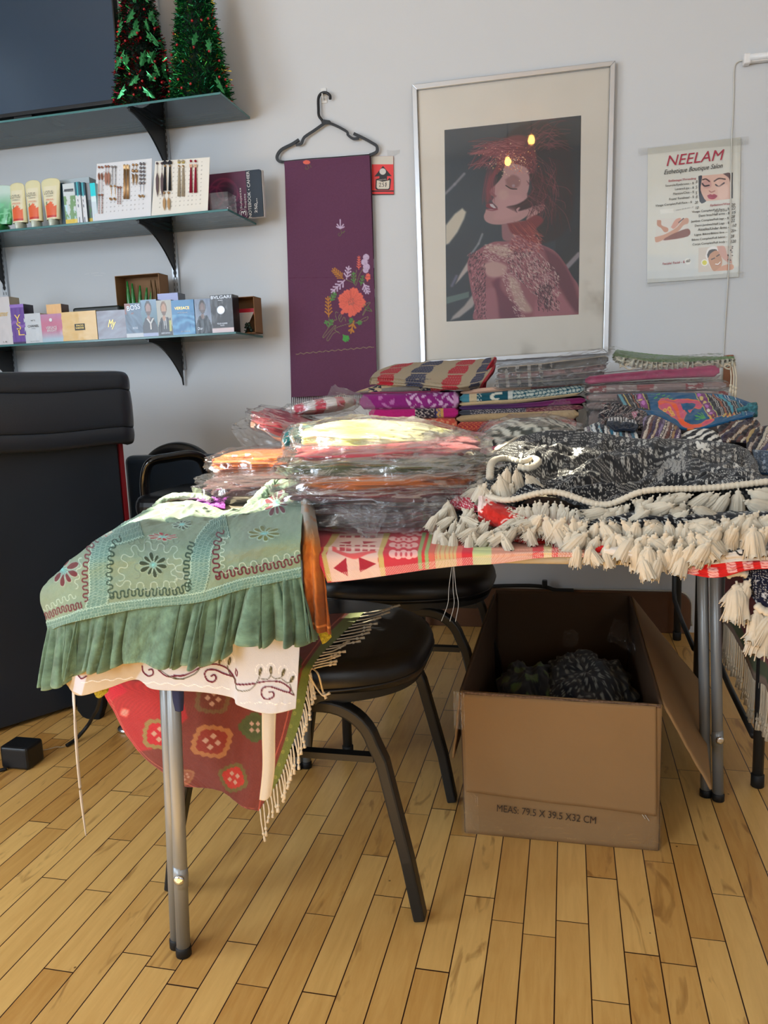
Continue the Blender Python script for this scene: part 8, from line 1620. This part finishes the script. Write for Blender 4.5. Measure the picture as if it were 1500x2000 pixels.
FIG = smooth(Q4([(655, 135), (700, 110), (760, 125), (830, 120), (940, 130), (990, 160), (980, 200), (930, 190), (900, 215), (880, 190), (930, 165), (860, 150), (840, 180), (870, 230), (850, 300), (900, 330), (980, 310), (1060, 280), (1085, 290), (1010, 330), (920, 350), (850, 340), (800, 290), (740, 240), (690, 200), (655, 170), (655, 135)]), 4)
cvb.poly(FIG, (206, 82, 110)); cvb.line(FIG, 1.0, (230, 120, 60)); cvb.line(smooth(Q4([(660, 150), (740, 150), (800, 200), (820, 280), (880, 330), (980, 325)]), 6), 6, (232, 92, 44)); cvb.poly(smooth(Q4([(820, 160), (880, 140), (940, 170), (910, 200), (850, 200), (820, 160)]), 4), (24, 84, 126))
for X, Y_ in ((706, 198), (740, 190), (756, 212), (768, 238)): cvb.dot(*z4(X, Y_), 4, (236, 180, 70)); cvb.dot(*z4(X, Y_), 2, (206, 120, 50))
for a in (-2.9, -2.4, -2., 2.9): q = z4(1020, 270); cvb.line([q, (q[0]+22*math.cos(a), q[1]+10*math.sin(a))], 1.8, (84, 160, 80))
for k in range(8): q = z4(600+k*20, 100+20*(k % 2)); cvb.line([q, (q[0]+6, q[1]-2)], 1.2, (90, 170, 90))
for k in range(40): t = k/39; q = z4(1050+t*200, 268-30*t+8*math.sin(k)); cvb.dot(q[0], q[1], 1.6, RT.choice(((200, 180, 90), (150, 60, 70), (214, 150, 90))))
rows = [[(1205, 772, 2.36), (1270, 769, 2.38), (1350, 769, 2.38), (1420, 774, 2.36), (1476, 792, 2.30)], [(1212, 788, 2.26), (1275, 782, 2.28), (1350, 782, 2.28), (1425, 790, 2.26), (1480, 796, 2.22)], [(1235, 808, 2.14), (1280, 800, 2.16), (1355, 802, 2.16), (1425, 806, 2.14), (1478, 803, 2.14)], [(1300, 836, 2.02), (1330, 838, 2.02), (1365, 838, 2.02), (1415, 826, 2.04), (1470, 812, 2.08)]]
throw('patchwork_cloth', 'blue cloth with pink and orange figure and striped ends on the tumbled pile', rows, 110, 260, lambda X, Y_, u, v: cvb.samp(X, Y_), .008, 51, .006)
def stripes(ang, per, cols, sd=1, wob=2., motif_=True):
    def f(X, Y_, u, v):
        q = (X*math.cos(ang)+Y_*math.sin(ang)+wob*fbm(u*4, v*4, sd))/per; k = np.floor(q).astype(int); fr2 = q-k
        c = np.array([arr(cols[i]) for i in range(len(cols))])[k % len(cols)]
        if motif_:
            w_ = (k % 3 == 1) & (np.abs(np.sin((X*-math.sin(ang)+Y_*math.cos(ang))*1.3)) > .6) & (np.abs(fr2-.5) < .3); c[w_] = arr((206, 198, 184))
        c[fr2 < .12] = arr((30, 26, 30)); return c
    return f
cols1 = [(84, 62, 92), (128, 112, 140), (60, 46, 56), (176, 160, 150), (100, 66, 60), (70, 58, 84), (150, 120, 90)]
rows = [[(1255, 818, 2.06), (1275, 812, 2.08), (1300, 822, 2.06), (1325, 835, 2.02)], [(1256, 835, 1.99), (1280, 828, 2.0), (1305, 838, 1.98), (1330, 848, 1.96)], [(1250, 862, 1.93), (1275, 862, 1.93), (1300, 862, 1.93), (1330, 864, 1.92)]]
throw('striped_cloth', 'plum and grey striped cloth in front of the blue one, left of the zebra print', rows, 60, 80, stripes(.35, 5.2, cols1, 3), .006, 61, .005)
for k in range(16):
    pass
cols2 = [(36, 92, 116), (206, 212, 214), (30, 40, 54), (88, 140, 160), (24, 30, 44), (210, 210, 206), (120, 110, 120)]
rows = [[(1140, 838, 2.05), (1170, 826, 2.08), (1205, 828, 2.06), (1238, 838, 2.02)], [(1142, 848, 1.98), (1172, 840, 2.0), (1205, 842, 1.98), (1245, 850, 1.96)], [(1138, 862, 1.92), (1170, 858, 1.93), (1205, 860, 1.92), (1250, 864, 1.91)]]
throw('striped_cloth', 'teal and white striped cloth at the left foot of the tumbled pile', rows, 50, 90, stripes(-.2, 5.5, cols2, 7), .006, 63, .005)
rows = [[(1172, 805, 2.16), (1190, 788, 2.20), (1225, 794, 2.18), (1262, 806, 2.14)], [(1168, 818, 2.10), (1195, 806, 2.12), (1228, 806, 2.12), (1264, 816, 2.08)], [(1175, 835, 2.02), (1200, 832, 2.03), (1232, 838, 2.02), (1262, 840, 2.0)]]
def blackp(X, Y_, u, v):
    c = mixc(arr((34, 32, 38)), arr((92, 76, 76)), (fbm(X/7, Y_/6, 3) > .15).astype(float)); k = (np.abs(np.sin(X*.35+Y_*.6)) < .16); c[k] = arr((190, 180, 172)); c[(np.hypot((X-1240)/6, (Y_-812)/8) < 1)] = arr((176, 156, 160)); c[(np.hypot((X-1240)/6, (Y_-812)/8) < 1) & (np.sin(X*2)*np.sin(Y_*2) > .1)] = arr((170, 50, 90)); return c
throw('patterned_cloth', 'black and brown patterned cloth heaped at the left of the tumbled pile', rows, 60, 90, blackp, .009, 65, .006)
rows = [[(1190, 818, 2.08), (1215, 816, 2.08), (1240, 822, 2.06)], [(1186, 828, 2.0), (1215, 828, 2.0), (1246, 834, 1.99)], [(1200, 842, 1.96), (1220, 840, 1.96), (1240, 842, 1.96)]]
throw('patterned_cloth', 'dark navy cloth with a white striped edge below the black and brown one', rows, 30, 50, lambda X, Y_, u, v: np.where(((u < .35) & (np.sin(X*1.1) > 0))[..., None], arr((206, 206, 206)), arr((26, 34, 48))), .005, 67, .005)
def zebra(X, Y_, u, v): q = np.sin((X*.28+Y_*.5)+2.2*fbm(X/16, Y_/9, 5)); return mixc(arr((24, 24, 28)), arr((226, 224, 216)), (q > .05).astype(float))
rows = [[(1318, 858, 1.99), (1350, 842, 2.0), (1385, 840, 2.0), (1412, 856, 1.98)], [(1316, 863, 1.95), (1350, 854, 1.95), (1385, 852, 1.95), (1416, 862, 1.94)], [(1312, 870, 1.91), (1350, 870, 1.91), (1385, 870, 1.91), (1420, 870, 1.91)]]
throw('zebra_cloth', 'black and white zebra striped cloth between the pile and the floral throws', rows, 40, 80, zebra, .003, 69, .005)
cols3 = [(60, 44, 52), (140, 106, 76), (34, 30, 36), (96, 66, 60), (170, 156, 136), (52, 42, 66)]
rows = [[(1400, 832, 2.04), (1430, 820, 2.08), (1462, 814, 2.10), (1482, 826, 2.08)], [(1404, 846, 1.98), (1432, 838, 2.0), (1465, 836, 2.0), (1486, 842, 2.0)], [(1412, 864, 1.92), (1436, 862, 1.92), (1460, 864, 1.92), (1490, 866, 1.92)]]
throw('striped_cloth', 'dark brown tribal striped cloth heaped at the right of the zebra print', rows, 50, 80, stripes(.9, 5.5, cols3, 13), .009, 71, .005)
cols4 = [(70, 58, 100), (176, 150, 96), (40, 34, 44), (96, 66, 60), (34, 30, 38), (190, 180, 160), (110, 76, 60)]
rows = [[(1462, 842, 2.0), (1490, 834, 2.02), (1520, 832, 2.02), (1570, 836, 2.0)], [(1458, 866, 1.9), (1482, 862, 1.9), (1520, 862, 1.9), (1570, 866, 1.9)], [(1462, 898, 1.80), (1480, 896, 1.78), (1520, 896, 1.76), (1570, 898, 1.76)]]
throw('striped_cloth', 'purple and tan striped cloth at the far right photo edge of the pile', rows, 60, 90, stripes(.5, 6.5, cols4, 17), .007, 73, .005)
rows = [[(1470, 880, 1.80), (1500, 882, 1.78), (1570, 884, 1.76)], [(1474, 900, 1.68), (1500, 902, 1.66), (1570, 904, 1.64)], [(1478, 925, 1.56), (1505, 926, 1.54), (1570, 928, 1.52)]]
throw('patterned_cloth', 'blue and teal patterned cloth at the right photo edge, beside the floral throw', rows, 40, 50, lambda X, Y_, u, v: floral(X, Y_, 44, (26, 56, 84), (176, 190, 206), .8), .006, 75, .005)
b = MB(); 
for y, c_ in ((796, 0), (808, 1)):
    roll_ = [S(1440, y+6, 2.12), S(1462, y, 2.12), S(1478, y-2, 2.12)]; o_ = MB().tube(smooth(roll_, 6), [.006]*6+[.011]*7, 12).mesh('cuff', pm('teal_striped_knit', (58, 110, 118), rough=.9, var=.6, vscale=120), smooth=True); tag(o_, 'rolled striped cuff end sticking out at the right of the blue cloth, the %s one' % ('upper' if c_ == 0 else 'lower'), 'cuff')
# pillow-like fill under the pile so that it rests on the tables
tag(MB().rbox(.06, .52, 2.06, 2.36, TZ, .80, r=.05, n=5).mesh('folded_blanket', pm('dark_blanket', (40, 34, 42), rough=.95, bump=.5, bscale=200), bevel=.02), 'dark folded blanket under the tumbled striped cloths', 'blanket')
# ============================================================ small bagged white-leaf garment by the middle stack
def lump(name, label, c, r, col, seed, e=2.05, rot=0., noise=.10, bag=True, bagscale=1.06, cat='garment', m=70, n=110, tilt=0., flats=None, haze_mat=None, top=None):
    th, ph = np.meshgrid(np.linspace(-math.pi/2, math.pi/2, m), np.linspace(0, 2*math.pi, n, endpoint=False), indexing='ij')
    f = lambda w, e_: np.sign(w)*np.abs(w)**(2/e_)
    X = f(np.cos(th), e)*f(np.cos(ph), 2.8); Y_ = f(np.cos(th), e)*f(np.sin(ph), 2.8); Z = f(np.sin(th), 2.1)
    D = 1+noise*(ridge(X*2.2+seed, Y_*2.2+Z*2, seed)-.5)+noise*.5*fbm(X*6+seed, Y_*6+Z*5, seed+4)
    X, Y_ = X*D*r[0], Y_*D*r[1]; Z = Z*r[2]*(1+noise*1.3*fbm(X*14/r[0]*.2, Y_*14/r[1]*.2, seed+9))
    cr, sr = math.cos(rot), math.sin(rot); Xr = X*cr-Y_*sr; Yr = X*sr+Y_*cr; Zr = Z+tilt*Xr
    P = np.stack([c[0]+Xr, c[1]+Yr, c[2]+Zr], -1); P[..., 2] = np.maximum(P[..., 2], TZ+.002)
    t = thing(name, (c[0], c[1], float(P[..., 2].min())), label, cat)
    cc = col(X/r[0], Y_/r[1], Z/r[2]) if callable(col) else C3(col, X.shape)
    sheet('cloth', P, FAB, t, col=np.clip(cc, 0, 1), wrapv=True)
    if bag:
        s2 = bagscale; k2 = .012
        E_ = 1+.10*np.abs(f(np.cos(ph*1), 8)*f(np.sin(ph), 8))
        Bx, By = X*s2*E_, Y_*s2*E_; Bz = Z*1.12+np.sign(Z)*.003
        w_ = k2*(ridge(Bx*13+seed, By*13+Bz*20, seed+20, 2)-.45)+k2*.5*fbm(Bx*34, By*34+Bz*30, seed+22, 2)
        L_q = np.sqrt((Bx/r[0])**2+(By/r[1])**2+(Bz/r[2])**2)+1e-6; sc = 1+np.maximum(w_, -.002)/min(r[:2])
        Bx, By, Bz = Bx*sc, By*sc, Bz+np.sign(Bz)*np.maximum(w_, 0)*.8
        Q = np.stack([c[0]+Bx*cr-By*sr, c[1]+Bx*sr+By*cr, c[2]+Bz+tilt*(Bx*cr-By*sr)], -1); Q[..., 2] = np.maximum(Q[..., 2], TZ+.001)
        sheet('clear_bag', Q, haze_mat or film('bag_film'), t, wrapv=True)
    return t
def leafp(X, Y_, Z): return mixc(arr((60, 66, 60)), arr((206, 208, 196)), ((np.abs(np.sin(X*16+Y_*9))*np.abs(np.sin(Z*7+X*4)) > .45)).astype(float))
c = S(1035, 825, 2.15); lump('bagged_garment', 'green grey bagged garment with white leaf print, in front of the middle stack', (c[0], 2.17, .80), (.135, .10, .062), leafp, 3, bagscale=1.12)
filmpatch('clear_film', [[(1075, 788, 2.22), (1092, 778, 2.24), (1112, 782, 2.22)], [(1060, 806, 2.14), (1090, 800, 2.14), (1122, 806, 2.14)], [(1040, 832, 2.06), (1085, 835, 2.05), (1122, 836, 2.06)]], 40, 40, 8, .008, label='crumpled clear bag corner standing up beside the middle stack')
filmpatch('clear_film', [[(1165, 776, 2.36), (1200, 778, 2.36), (1215, 785, 2.34)], [(1145, 800, 2.26), (1180, 790, 2.28), (1200, 800, 2.26)], [(1130, 838, 2.12), (1150, 830, 2.14), (1165, 838, 2.12)]], 40, 40, 9, .006, label='slanting clear bag fold between the middle stack and the tumbled pile')
# yellow and pink pompoms, a patterned cloth and a magenta one behind the big bags
b = MB(); R7 = random.Random(5)
def pompom(x, y, c, nme):
    p = S(x, y, 1.98); V = MB()
    for k in range(70):
        a, e = R7.uniform(0, 6.28), R7.uniform(-1.5, 1.5); d = np.array([math.cos(a)*math.cos(e), math.sin(a)*math.cos(e), math.sin(e)]); V.tube([p, p+d*.011], [.0016, .0007], 4)
    tag(V.mesh('pompom', pm('yarn_'+nme, c, rough=.9)), '%s yarn pompom behind the big clear bags' % nme, 'pompom')
pompom(918, 860, (198, 30, 70), 'crimson'); pompom(930, 861, (224, 190, 60), 'yellow'); pompom(908, 858, (206, 196, 90), 'lime')
rows = [[(890, 866, 2.30), (940, 864, 2.30), (1000, 864, 2.30)], [(900, 880, 2.0), (945, 880, 2.0), (1000, 880, 2.0)], [(915, 900, 1.78), (950, 900, 1.78), (1000, 900, 1.78)]]
throw('patterned_cloth', 'magenta and orange spotted cloth lying flat behind the big clear bags', rows, 30, 50, lambda X, Y_, u, v: mixc(arr((150, 52, 84)), arr((200, 110, 70)), (fbm(X/6, Y_/4, 9) > .2).astype(float)), .003, 81, .003)
rows = [[(935, 880, 1.92), (970, 872, 1.92), (1005, 868, 1.92)], [(925, 895, 1.78), (965, 886, 1.78), (1005, 882, 1.78)], [(920, 912, 1.62), (960, 905, 1.62), (1005, 900, 1.62)]]
throw('plain_cloth', 'plain magenta pink cloth peeping out left of the floral throw', rows, 30, 40, lambda X, Y_, u, v: C3((190, 56, 106), u.shape), .006, 83, .004)
# ============================================================ the big pile of bagged garments in the middle
def two(a, b_, sd, k=2.2): return lambda X, Y_, Z: mixc(arr(a), arr(b_), np.clip(.5+k*fbm(X*2+Y_, Z*3+Y_*2, sd), 0, 1))
def edges(top, mid, sd):
    return lambda X, Y_, Z: mixc(mixc(arr(mid), arr(top), np.clip(Z*4+.6*fbm(X*3, Y_*3, sd), 0, 1)), arr(mid)*.8, np.clip(.5*np.abs(np.sin(Z*12+X*2)), 0, 1))
G = 'bagged garments piled in the middle of the front table'
def bag(label, x, Y0, z, rx, ry, rz, col, seed, rot=0., tilt=0., **k):
    t = lump('bagged_garment', label, (x, Y0, z), (rx, ry, rz), col, seed, rot=rot, tilt=tilt, **k); t['group'] = G; return t
bag('dark maroon garment in a clear bag, at the bottom of the middle pile', -.305, 1.36, .757, .162, .18, .030, edges((96, 34, 44), (70, 44, 58), 3), 11, .05)
bag('plum grey garment in a clear bag, second from the bottom of the middle pile', -.305, 1.35, .786, .168, .185, .026, edges((130, 48, 56), (92, 60, 62), 5), 12, -.1)
bag('rust orange garment in a clear bag, in the middle of the pile', -.298, 1.36, .808, .170, .185, .024, edges((206, 112, 50), (196, 104, 50), 7), 13, .12)
bag('olive green garment in a clear bag, above the orange one', -.308, 1.37, .828, .168, .18, .024, edges((104, 108, 60), (74, 78, 48), 9), 14, -.06)
bag('pink red garment in a clear bag, second from the top of the pile', -.315, 1.39, .849, .162, .18, .022, edges((206, 88, 92), (196, 70, 82), 11), 15, .1)
bag('cream and lime garment in a clear bag, topmost of the middle pile', -.335, 1.43, .866, .140, .17, .030, lambda X, Y_, Z: mixc(arr((228, 222, 172)), arr((196, 200, 90)), np.clip(.2+1.6*fbm(X*2.5+Y_, Z*3+Y_*2, 13)-Z*.4, 0, 1)), 16, -.08, tilt=-.09)
# left heap
bag('dark brown garment in a clear bag, at the bottom of the left heap', -.625, 1.62, .760, .150, .15, .032, edges((84, 50, 50), (70, 44, 46), 21), 21, .1)
bag('burnt orange garment in a clear bag, low in the left heap', -.66, 1.68, .803, .125, .13, .028, edges((226, 122, 46), (196, 92, 40), 23), 22, -.1)
bag('crimson garment in a clear bag, in the left heap', -.61, 1.76, .868, .115, .12, .026, edges((196, 40, 60), (140, 30, 50), 25), 23, .2, tilt=-.35)
tc = S(598, 857, 1.60); bag('teal velvety garment in a clear bag, top right of the left heap', tc[0], 1.60, tc[2], .048, .05, .030, two((30, 140, 140), (14, 96, 104), 27), 24, .3, noise=.2)
bag('wine brown bagged garment between the left heap and the middle pile', -.53, 1.72, .80, .06, .12, .04, edges((110, 50, 56), (84, 44, 50), 29), 25, .2)
bag('white and red striped garment in a clear bag, top of the left heap', -.585, 1.86, .918, .085, .08, .018, lambda X, Y_, Z: mixc(arr((196, 60, 80)), arr((214, 206, 204)), (np.sin(X*9+Y_*6) > -.2).astype(float)), 26, -.2, tilt=.1)
# loose wings and corners of the bags
FB2 = film('bag_film')
FL = 'loose corners of the clear bags'
def wing(label, rows, seed, amp=.007, m=46, n=60): o = filmpatch('bag_corner', rows, m, n, seed, amp, label=label, cat='plastic bag', mat=film('bag_wing', haze=.13, rough=.12, bscale=12, bstr=.7, base=.04, milk=(246, 248, 250))); o['group'] = FL; return o
wing('long flat clear bag end pointing left over the salon chair', [[(395, 910, 1.74), (440, 902, 1.74), (500, 892, 1.72), (570, 885, 1.70)], [(400, 914, 1.73), (445, 912, 1.72), (505, 908, 1.70), (575, 905, 1.68)], [(412, 918, 1.72), (455, 920, 1.70), (510, 922, 1.68), (580, 925, 1.66)]], 31)
wing('clear bag lying slanting over the left side of the left heap', [[(455, 828, 1.80), (480, 812, 1.82), (540, 815, 1.80), (600, 830, 1.78)], [(452, 840, 1.74), (500, 850, 1.72), (550, 860, 1.70), (610, 870, 1.68)], [(470, 868, 1.70), (520, 890, 1.66), (570, 905, 1.64), (620, 915, 1.62)]], 33, .010)
wing('clear bag top raised at the back of the left heap', [[(495, 802, 1.92), (560, 792, 1.94), (620, 792, 1.94), (690, 800, 1.92)], [(505, 818, 1.86), (565, 812, 1.86), (630, 812, 1.86), (700, 820, 1.84)], [(540, 840, 1.80), (590, 838, 1.78), (640, 838, 1.78), (700, 842, 1.76)]], 35, .009)
wing('clear bag corner standing up against the purple shawl', [[(648, 752, 2.05), (680, 760, 2.05), (720, 775, 2.03), (735, 800, 2.0)], [(640, 770, 1.98), (675, 782, 1.98), (708, 795, 1.97), (725, 815, 1.95)], [(618, 800, 1.90), (655, 810, 1.90), (690, 815, 1.90), (715, 830, 1.88)]], 37, .007)
wing('clear bag flap hanging in front of the middle pile, pointing down', [[(655, 985, 1.165), (700, 988, 1.158), (745, 985, 1.158), (778, 980, 1.165)], [(662, 1005, 1.155), (700, 1010, 1.146), (735, 1006, 1.148), (762, 1000, 1.158)], [(690, 1030, 1.145), (712, 1040, 1.138), (728, 1042, 1.138), (745, 1028, 1.146)], [(712, 1048, 1.142), (722, 1051, 1.135), (731, 1051, 1.136), (736, 1046, 1.141)]], 39, .006)
wing('clear bag edge sticking out left of the top bag of the middle pile', [[(588, 912, 1.30), (600, 905, 1.30), (640, 880, 1.32)], [(595, 925, 1.24), (620, 930, 1.22), (660, 925, 1.22)], [(640, 935, 1.22), (700, 942, 1.205), (760, 945, 1.20)]], 41, .007)
wing('wide clear bag drawn over the upper garments of the middle pile', [[(640, 838, 1.45), (700, 816, 1.50), (790, 816, 1.50), (870, 836, 1.46), (915, 878, 1.42)], [(614, 872, 1.33), (700, 862, 1.27), (790, 862, 1.27), (880, 872, 1.28), (930, 903, 1.33)], [(586, 905, 1.25), (690, 910, 1.205), (790, 912, 1.20), (880, 912, 1.22), (936, 930, 1.29)], [(640, 934, 1.215), (720, 944, 1.185), (800, 940, 1.185), (870, 932, 1.20), (926, 944, 1.26)]], 47, .011, 90, 130)
wing('broad glossy clear bag flap over the right end of the middle pile', [[(850, 868, 1.46), (890, 872, 1.44), (925, 892, 1.42)], [(850, 905, 1.27), (895, 905, 1.27), (936, 922, 1.28)], [(845, 950, 1.22), (895, 955, 1.22), (930, 958, 1.24)], [(838, 985, 1.20), (880, 990, 1.20), (905, 985, 1.22)]], 43, .010, 60, 60)
wing('clear bag skirt along the foot of the middle pile', [[(612, 960, 1.21), (700, 970, 1.185), (790, 970, 1.18), (870, 965, 1.19)], [(606, 1000, 1.18), (700, 1012, 1.16), (790, 1008, 1.155), (875, 995, 1.165)], [(612, 1035, 1.16), (700, 1040, 1.145), (790, 1038, 1.14), (860, 1030, 1.15)]], 45, .010, 60, 120)
gf = thing('tassel_bunch', tuple(S(608, 975, 1.25)), 'grey beige yarn fringe bunched between the green tunic and the clear bags', 'fringe')
for k in range(24):
    x, y = R7.uniform(596, 630), R7.uniform(950, 985); MB().tube(smooth([S(x, y, 1.25), S(x+R7.uniform(-8, 14), y+R7.uniform(0, 16), 1.23), S(x+R7.uniform(-12, 22), y+R7.uniform(10, 32), 1.22)], 4), .0016, 5).mesh('strand', pm('grey_yarn', (170, 152, 130), rough=.95), gf, smooth=True)
# ============================================================ large carton on the floor under the tables
KB = pm('kraft_cardboard', (146, 116, 80), rough=.75, spec=.25, bump=.25, bscale=70, var=.06, vscale=3)
KBI = pm('kraft_cardboard_shaded', (88, 66, 46), rough=.8, var=.08, vscale=3)  # same board, colour darkened for the shade inside the box
bx = thing('cardboard_box', (-.016, 1.95, 0), 'large open brown cardboard box of clothes on the floor under the tables', 'box')
bx0, bx1, by0, by1, bz = -.213, .182, 1.56, 2.355, .322; t = .005
def wall_mesh(name, P0, P1, P2, P3, th, seed, n=40, m=30, amp=.003, mat=KB):
    """board spanned by four corners, slightly buckled, with thickness"""
    u, v = gcoords(m, n); P = bil([np.array(p, float) for p in (P0, P1, P2, P3)], v, u)
    a = np.array(P1, float)-P0; b_ = np.array(P3, float)-P0; nn_ = np.cross(a, b_); nn_ /= np.linalg.norm(nn_)
    P = P+nn_*(amp*fbm(u*2.5, v*3, seed)*np.clip(np.minimum(v, 1-v)*6, 0, 1))[..., None]
    o = sheet(name, P, mat, bx, thick=th, off=0, smooth=True); return o
fp = wall_mesh('front_panel', (bx0, by0, 0), (bx1, by0, 0), (bx1+.002, by0-.002, bz-.006), (bx0-.004, by0+.002, bz), t, 1, amp=.0025)
wall_mesh('back_panel', (bx0, by1, 0), (bx1, by1, 0), (bx1, by1, bz+.008), (bx0, by1, bz+.008), t, 2, mat=KBI)
wall_mesh('side_panel', (bx0, by0, 0), (bx0, by1, 0), (bx0, by1, bz), (bx0-.004, by0, bz), t, 3, mat=KBI); wall_mesh('side_panel', (bx1, by0, 0), (bx1, by1, 0), (bx1, by1, bz), (bx1, by0, bz-.004), t, 4, mat=KBI)
wall_mesh('bottom_panel', (bx0, by0, .003), (bx1, by0, .003), (bx1, by1, .003), (bx0, by1, .003), t, 5, mat=KBI, amp=0)
# front flap folded right down over the front panel: its lower edge makes the step above the print
fl = wall_mesh('front_flap', (bx0+.004, by0-.011, .102), (bx1-.006, by0-.011, .082), (bx1-.010, by0-.007, bz-.008), (bx0+.001, by0-.006, bz-.004), .0045, 6, n=90, amp=.0035)
# left flap hanging down along the side; right flap standing out
p = [S(882, 1345, 1.62), S(893, 1500, 1.66)]
wall_mesh('side_flap', (bx0-.006, by0+.01, bz-.004), (bx0-.030, by0+.04, .15), (bx0-.032, by1-.1, .14), (bx0-.005, by1-.02, bz), .0045, 7, mat=KB)
q0 = S(1284, 1378, 1.565); q1 = S(1392, 1552, 1.53)
wall_mesh('side_flap', (bx1+.004, by0+.005, bz-.006), (q1[0], q1[1]+.02, max(.012, q1[2])), (bx1+.185, by1-.09, .10), (bx1+.004, by1-.01, bz), .0045, 8, mat=KB)
# torn rim where the board was folded
b = MB(); rim = [(x, by0-.004+.0015*math.sin(x*90), bz-.003+.003*fbm(np.array([x*30.]), np.array([1.]), 3)[0]-.006*(x-bx0)/.4) for x in np.linspace(bx0, bx1, 60)]
b.tube(rim, .0035, 6); b.mesh('worn_rim', pm('torn_board', (120, 94, 74), rough=.95, var=.4, vscale=200, bump=.5), bx, smooth=True)
txt('lettering', 'MEAS: 79.5 X 39.5 X32 CM', (-.146, by0-.0075, .060), .203, .0160, pm('stencil_ink', (58, 44, 34), rough=.8), bx, roll=.045, bold=.012)
TB2 = film('packing_tape', haze=.04, rough=.15, bscale=30, bstr=.35, base=.03, milk=(206, 190, 160))
def tp(P4, seed):
    u, v = gcoords(24, 60); P = bil([np.array(p) for p in P4], v, u); P[..., 1] -= np.abs(.0015*fbm(v*9, u*5, seed)); sheet('packing_tape', P, TB2, bx)
tp([(bx0-.003, by0-.006, .004), (bx1+.003, by0-.006, .004), (bx1+.003, by0-.006, .062), (bx0-.003, by0-.006, .058)], 1)
tp([(bx0-.008, by0-.004, .0), (bx0+.03, by0-.007, .0), (bx0+.028, by0-.007, .10), (bx0-.008, by0-.004, .10)], 2); tp([(bx1-.03, by0-.007, .0), (bx1+.006, by0-.004, .0), (bx1+.006, by0-.004, .10), (bx1-.03, by0-.007, .10)], 3); tp([(bx0-.02, by0-.004, .24), (bx0+.004, by0-.010, .24), (bx0+.004, by0-.010, bz), (bx0-.02, by0-.002, bz)], 4)
b = MB()
for x, z in ((.150, .078), (.158, .074)): b.tube([(x-.005, by0-.0085, z+.009), (x+.005, by0-.0085, z-.006)], .0008, 5)
b.mesh('staple', CHROME, bx)
# clothes in the box
def boxc(name, label, c, r, col, seed): 
    t_ = lump(name, label, c, r, col, seed, bag=False, noise=.25); return t_
def eye(X, Y_, Z): c = C3((30, 32, 40), X.shape); k = (np.abs(((X*7+Y_*3) % 1)-.5)*1.5+np.abs(((Z*3+Y_*6-X*2) % 1)-.5) < .42); c[k] = arr((150, 156, 150)); c[(np.abs(((X*7+Y_*3) % 1)-.5)*1.5+np.abs(((Z*3+Y_*6-X*2) % 1)-.5) < .22)] = arr((36, 40, 46)); return c
_TZ = TZ; TZ = .012
boxc('printed_garment', 'dark garment with pale leaf outlines in the right half of the cardboard box', (.045, 1.92, .165), (.125, .28, .085), eye, 5)
boxc('printed_garment', 'black garment with green leaves in the left half of the cardboard box', (-.10, 1.88, .15), (.095, .26, .085), lambda X, Y_, Z: mixc(arr((24, 28, 34)), arr((84, 108, 60)), (np.sin(X*8+Z*3)*np.sin(Y_*14+Z*5) > .35).astype(float)), 6)
boxc('printed_garment', 'navy garment under the others at the bottom of the cardboard box', (-.02, 1.96, .05), (.17, .34, .045), (30, 34, 52), 7)
TZ = _TZ
o_ = filmpatch('clear_film', [[(1200, 1205, 2.16), (1220, 1215, 2.16), (1238, 1225, 2.16)], [(1190, 1235, 2.12), (1215, 1245, 2.12), (1242, 1250, 2.12)], [(1185, 1250, 2.10), (1215, 1262, 2.10), (1245, 1285, 2.10)]], 30, 30, 71, .006, label='scrap of crumpled clear film inside the cardboard box at the right'); filmpatch('clear_film', [[(1100, 1232, 2.14), (1118, 1228, 2.14), (1130, 1236, 2.14)], [(1098, 1246, 2.10), (1115, 1246, 2.10), (1130, 1250, 2.10)], [(1100, 1262, 2.08), (1114, 1264, 2.08), (1126, 1262, 2.08)]], 24, 24, 73, .006, label='scrap of crumpled clear film inside the cardboard box, in its middle')
# ============================================================ small things under the tables
b = MB(); b.tube(smooth([S(935, 1146, 3.0), S(990, 1144, 3.0), S(1040, 1144, 3.0), S(1068, 1147, 3.0), S(1085, 1152, 3.0), S(1120, 1153, 3.01)], 6), .0075, 8); tag(b.mesh('cable', RUB, smooth=True), 'thick dark cable along the wall above the baseboard, behind the cardboard box', 'cable')
c = S(1064, 1144, 3.0); tag(MB().rbox(c[0]-.010, c[0]+.010, 2.985, 3.012, c[2]-.004, c[2]+.022, r=.004, n=2).mesh('cable_clip', BLK, bevel=.001), 'small black clip holding the thick cable to the wall', 'clip')
b = MB()
for k in range(5): b.tube(smooth([S(882+k*.5, 1180, 1.95), S(884+R7.uniform(-6, 6), 1205+R7.uniform(-4, 4), 1.95), S(880+R7.uniform(-4, 4), 1235, 1.95), S(876+R7.uniform(-4, 4), 1262, 1.95)], 5), .0006, 4)
c = S(665, 1150, 2.2)
def finish_texts():
    fit_texts(); bpy.context.view_layer.update(); dg = bpy.context.evaluated_depsgraph_get(); out = []
    for o, w, h in TXT:
        me = bpy.data.meshes.new_from_object(o.evaluated_get(dg)); n_ = o.name
        c = bpy.data.objects.new('x', me); COL.objects.link(c); c.parent = o.parent; c.location = o.location; c.rotation_euler = o.rotation_euler; c.scale = o.scale
        out.append((o, c, n_))
    for o, c, n_ in out:
        cu = o.data; bpy.data.objects.remove(o); bpy.data.curves.remove(cu); c.name = n_; c.data.name = n_
finish_texts()
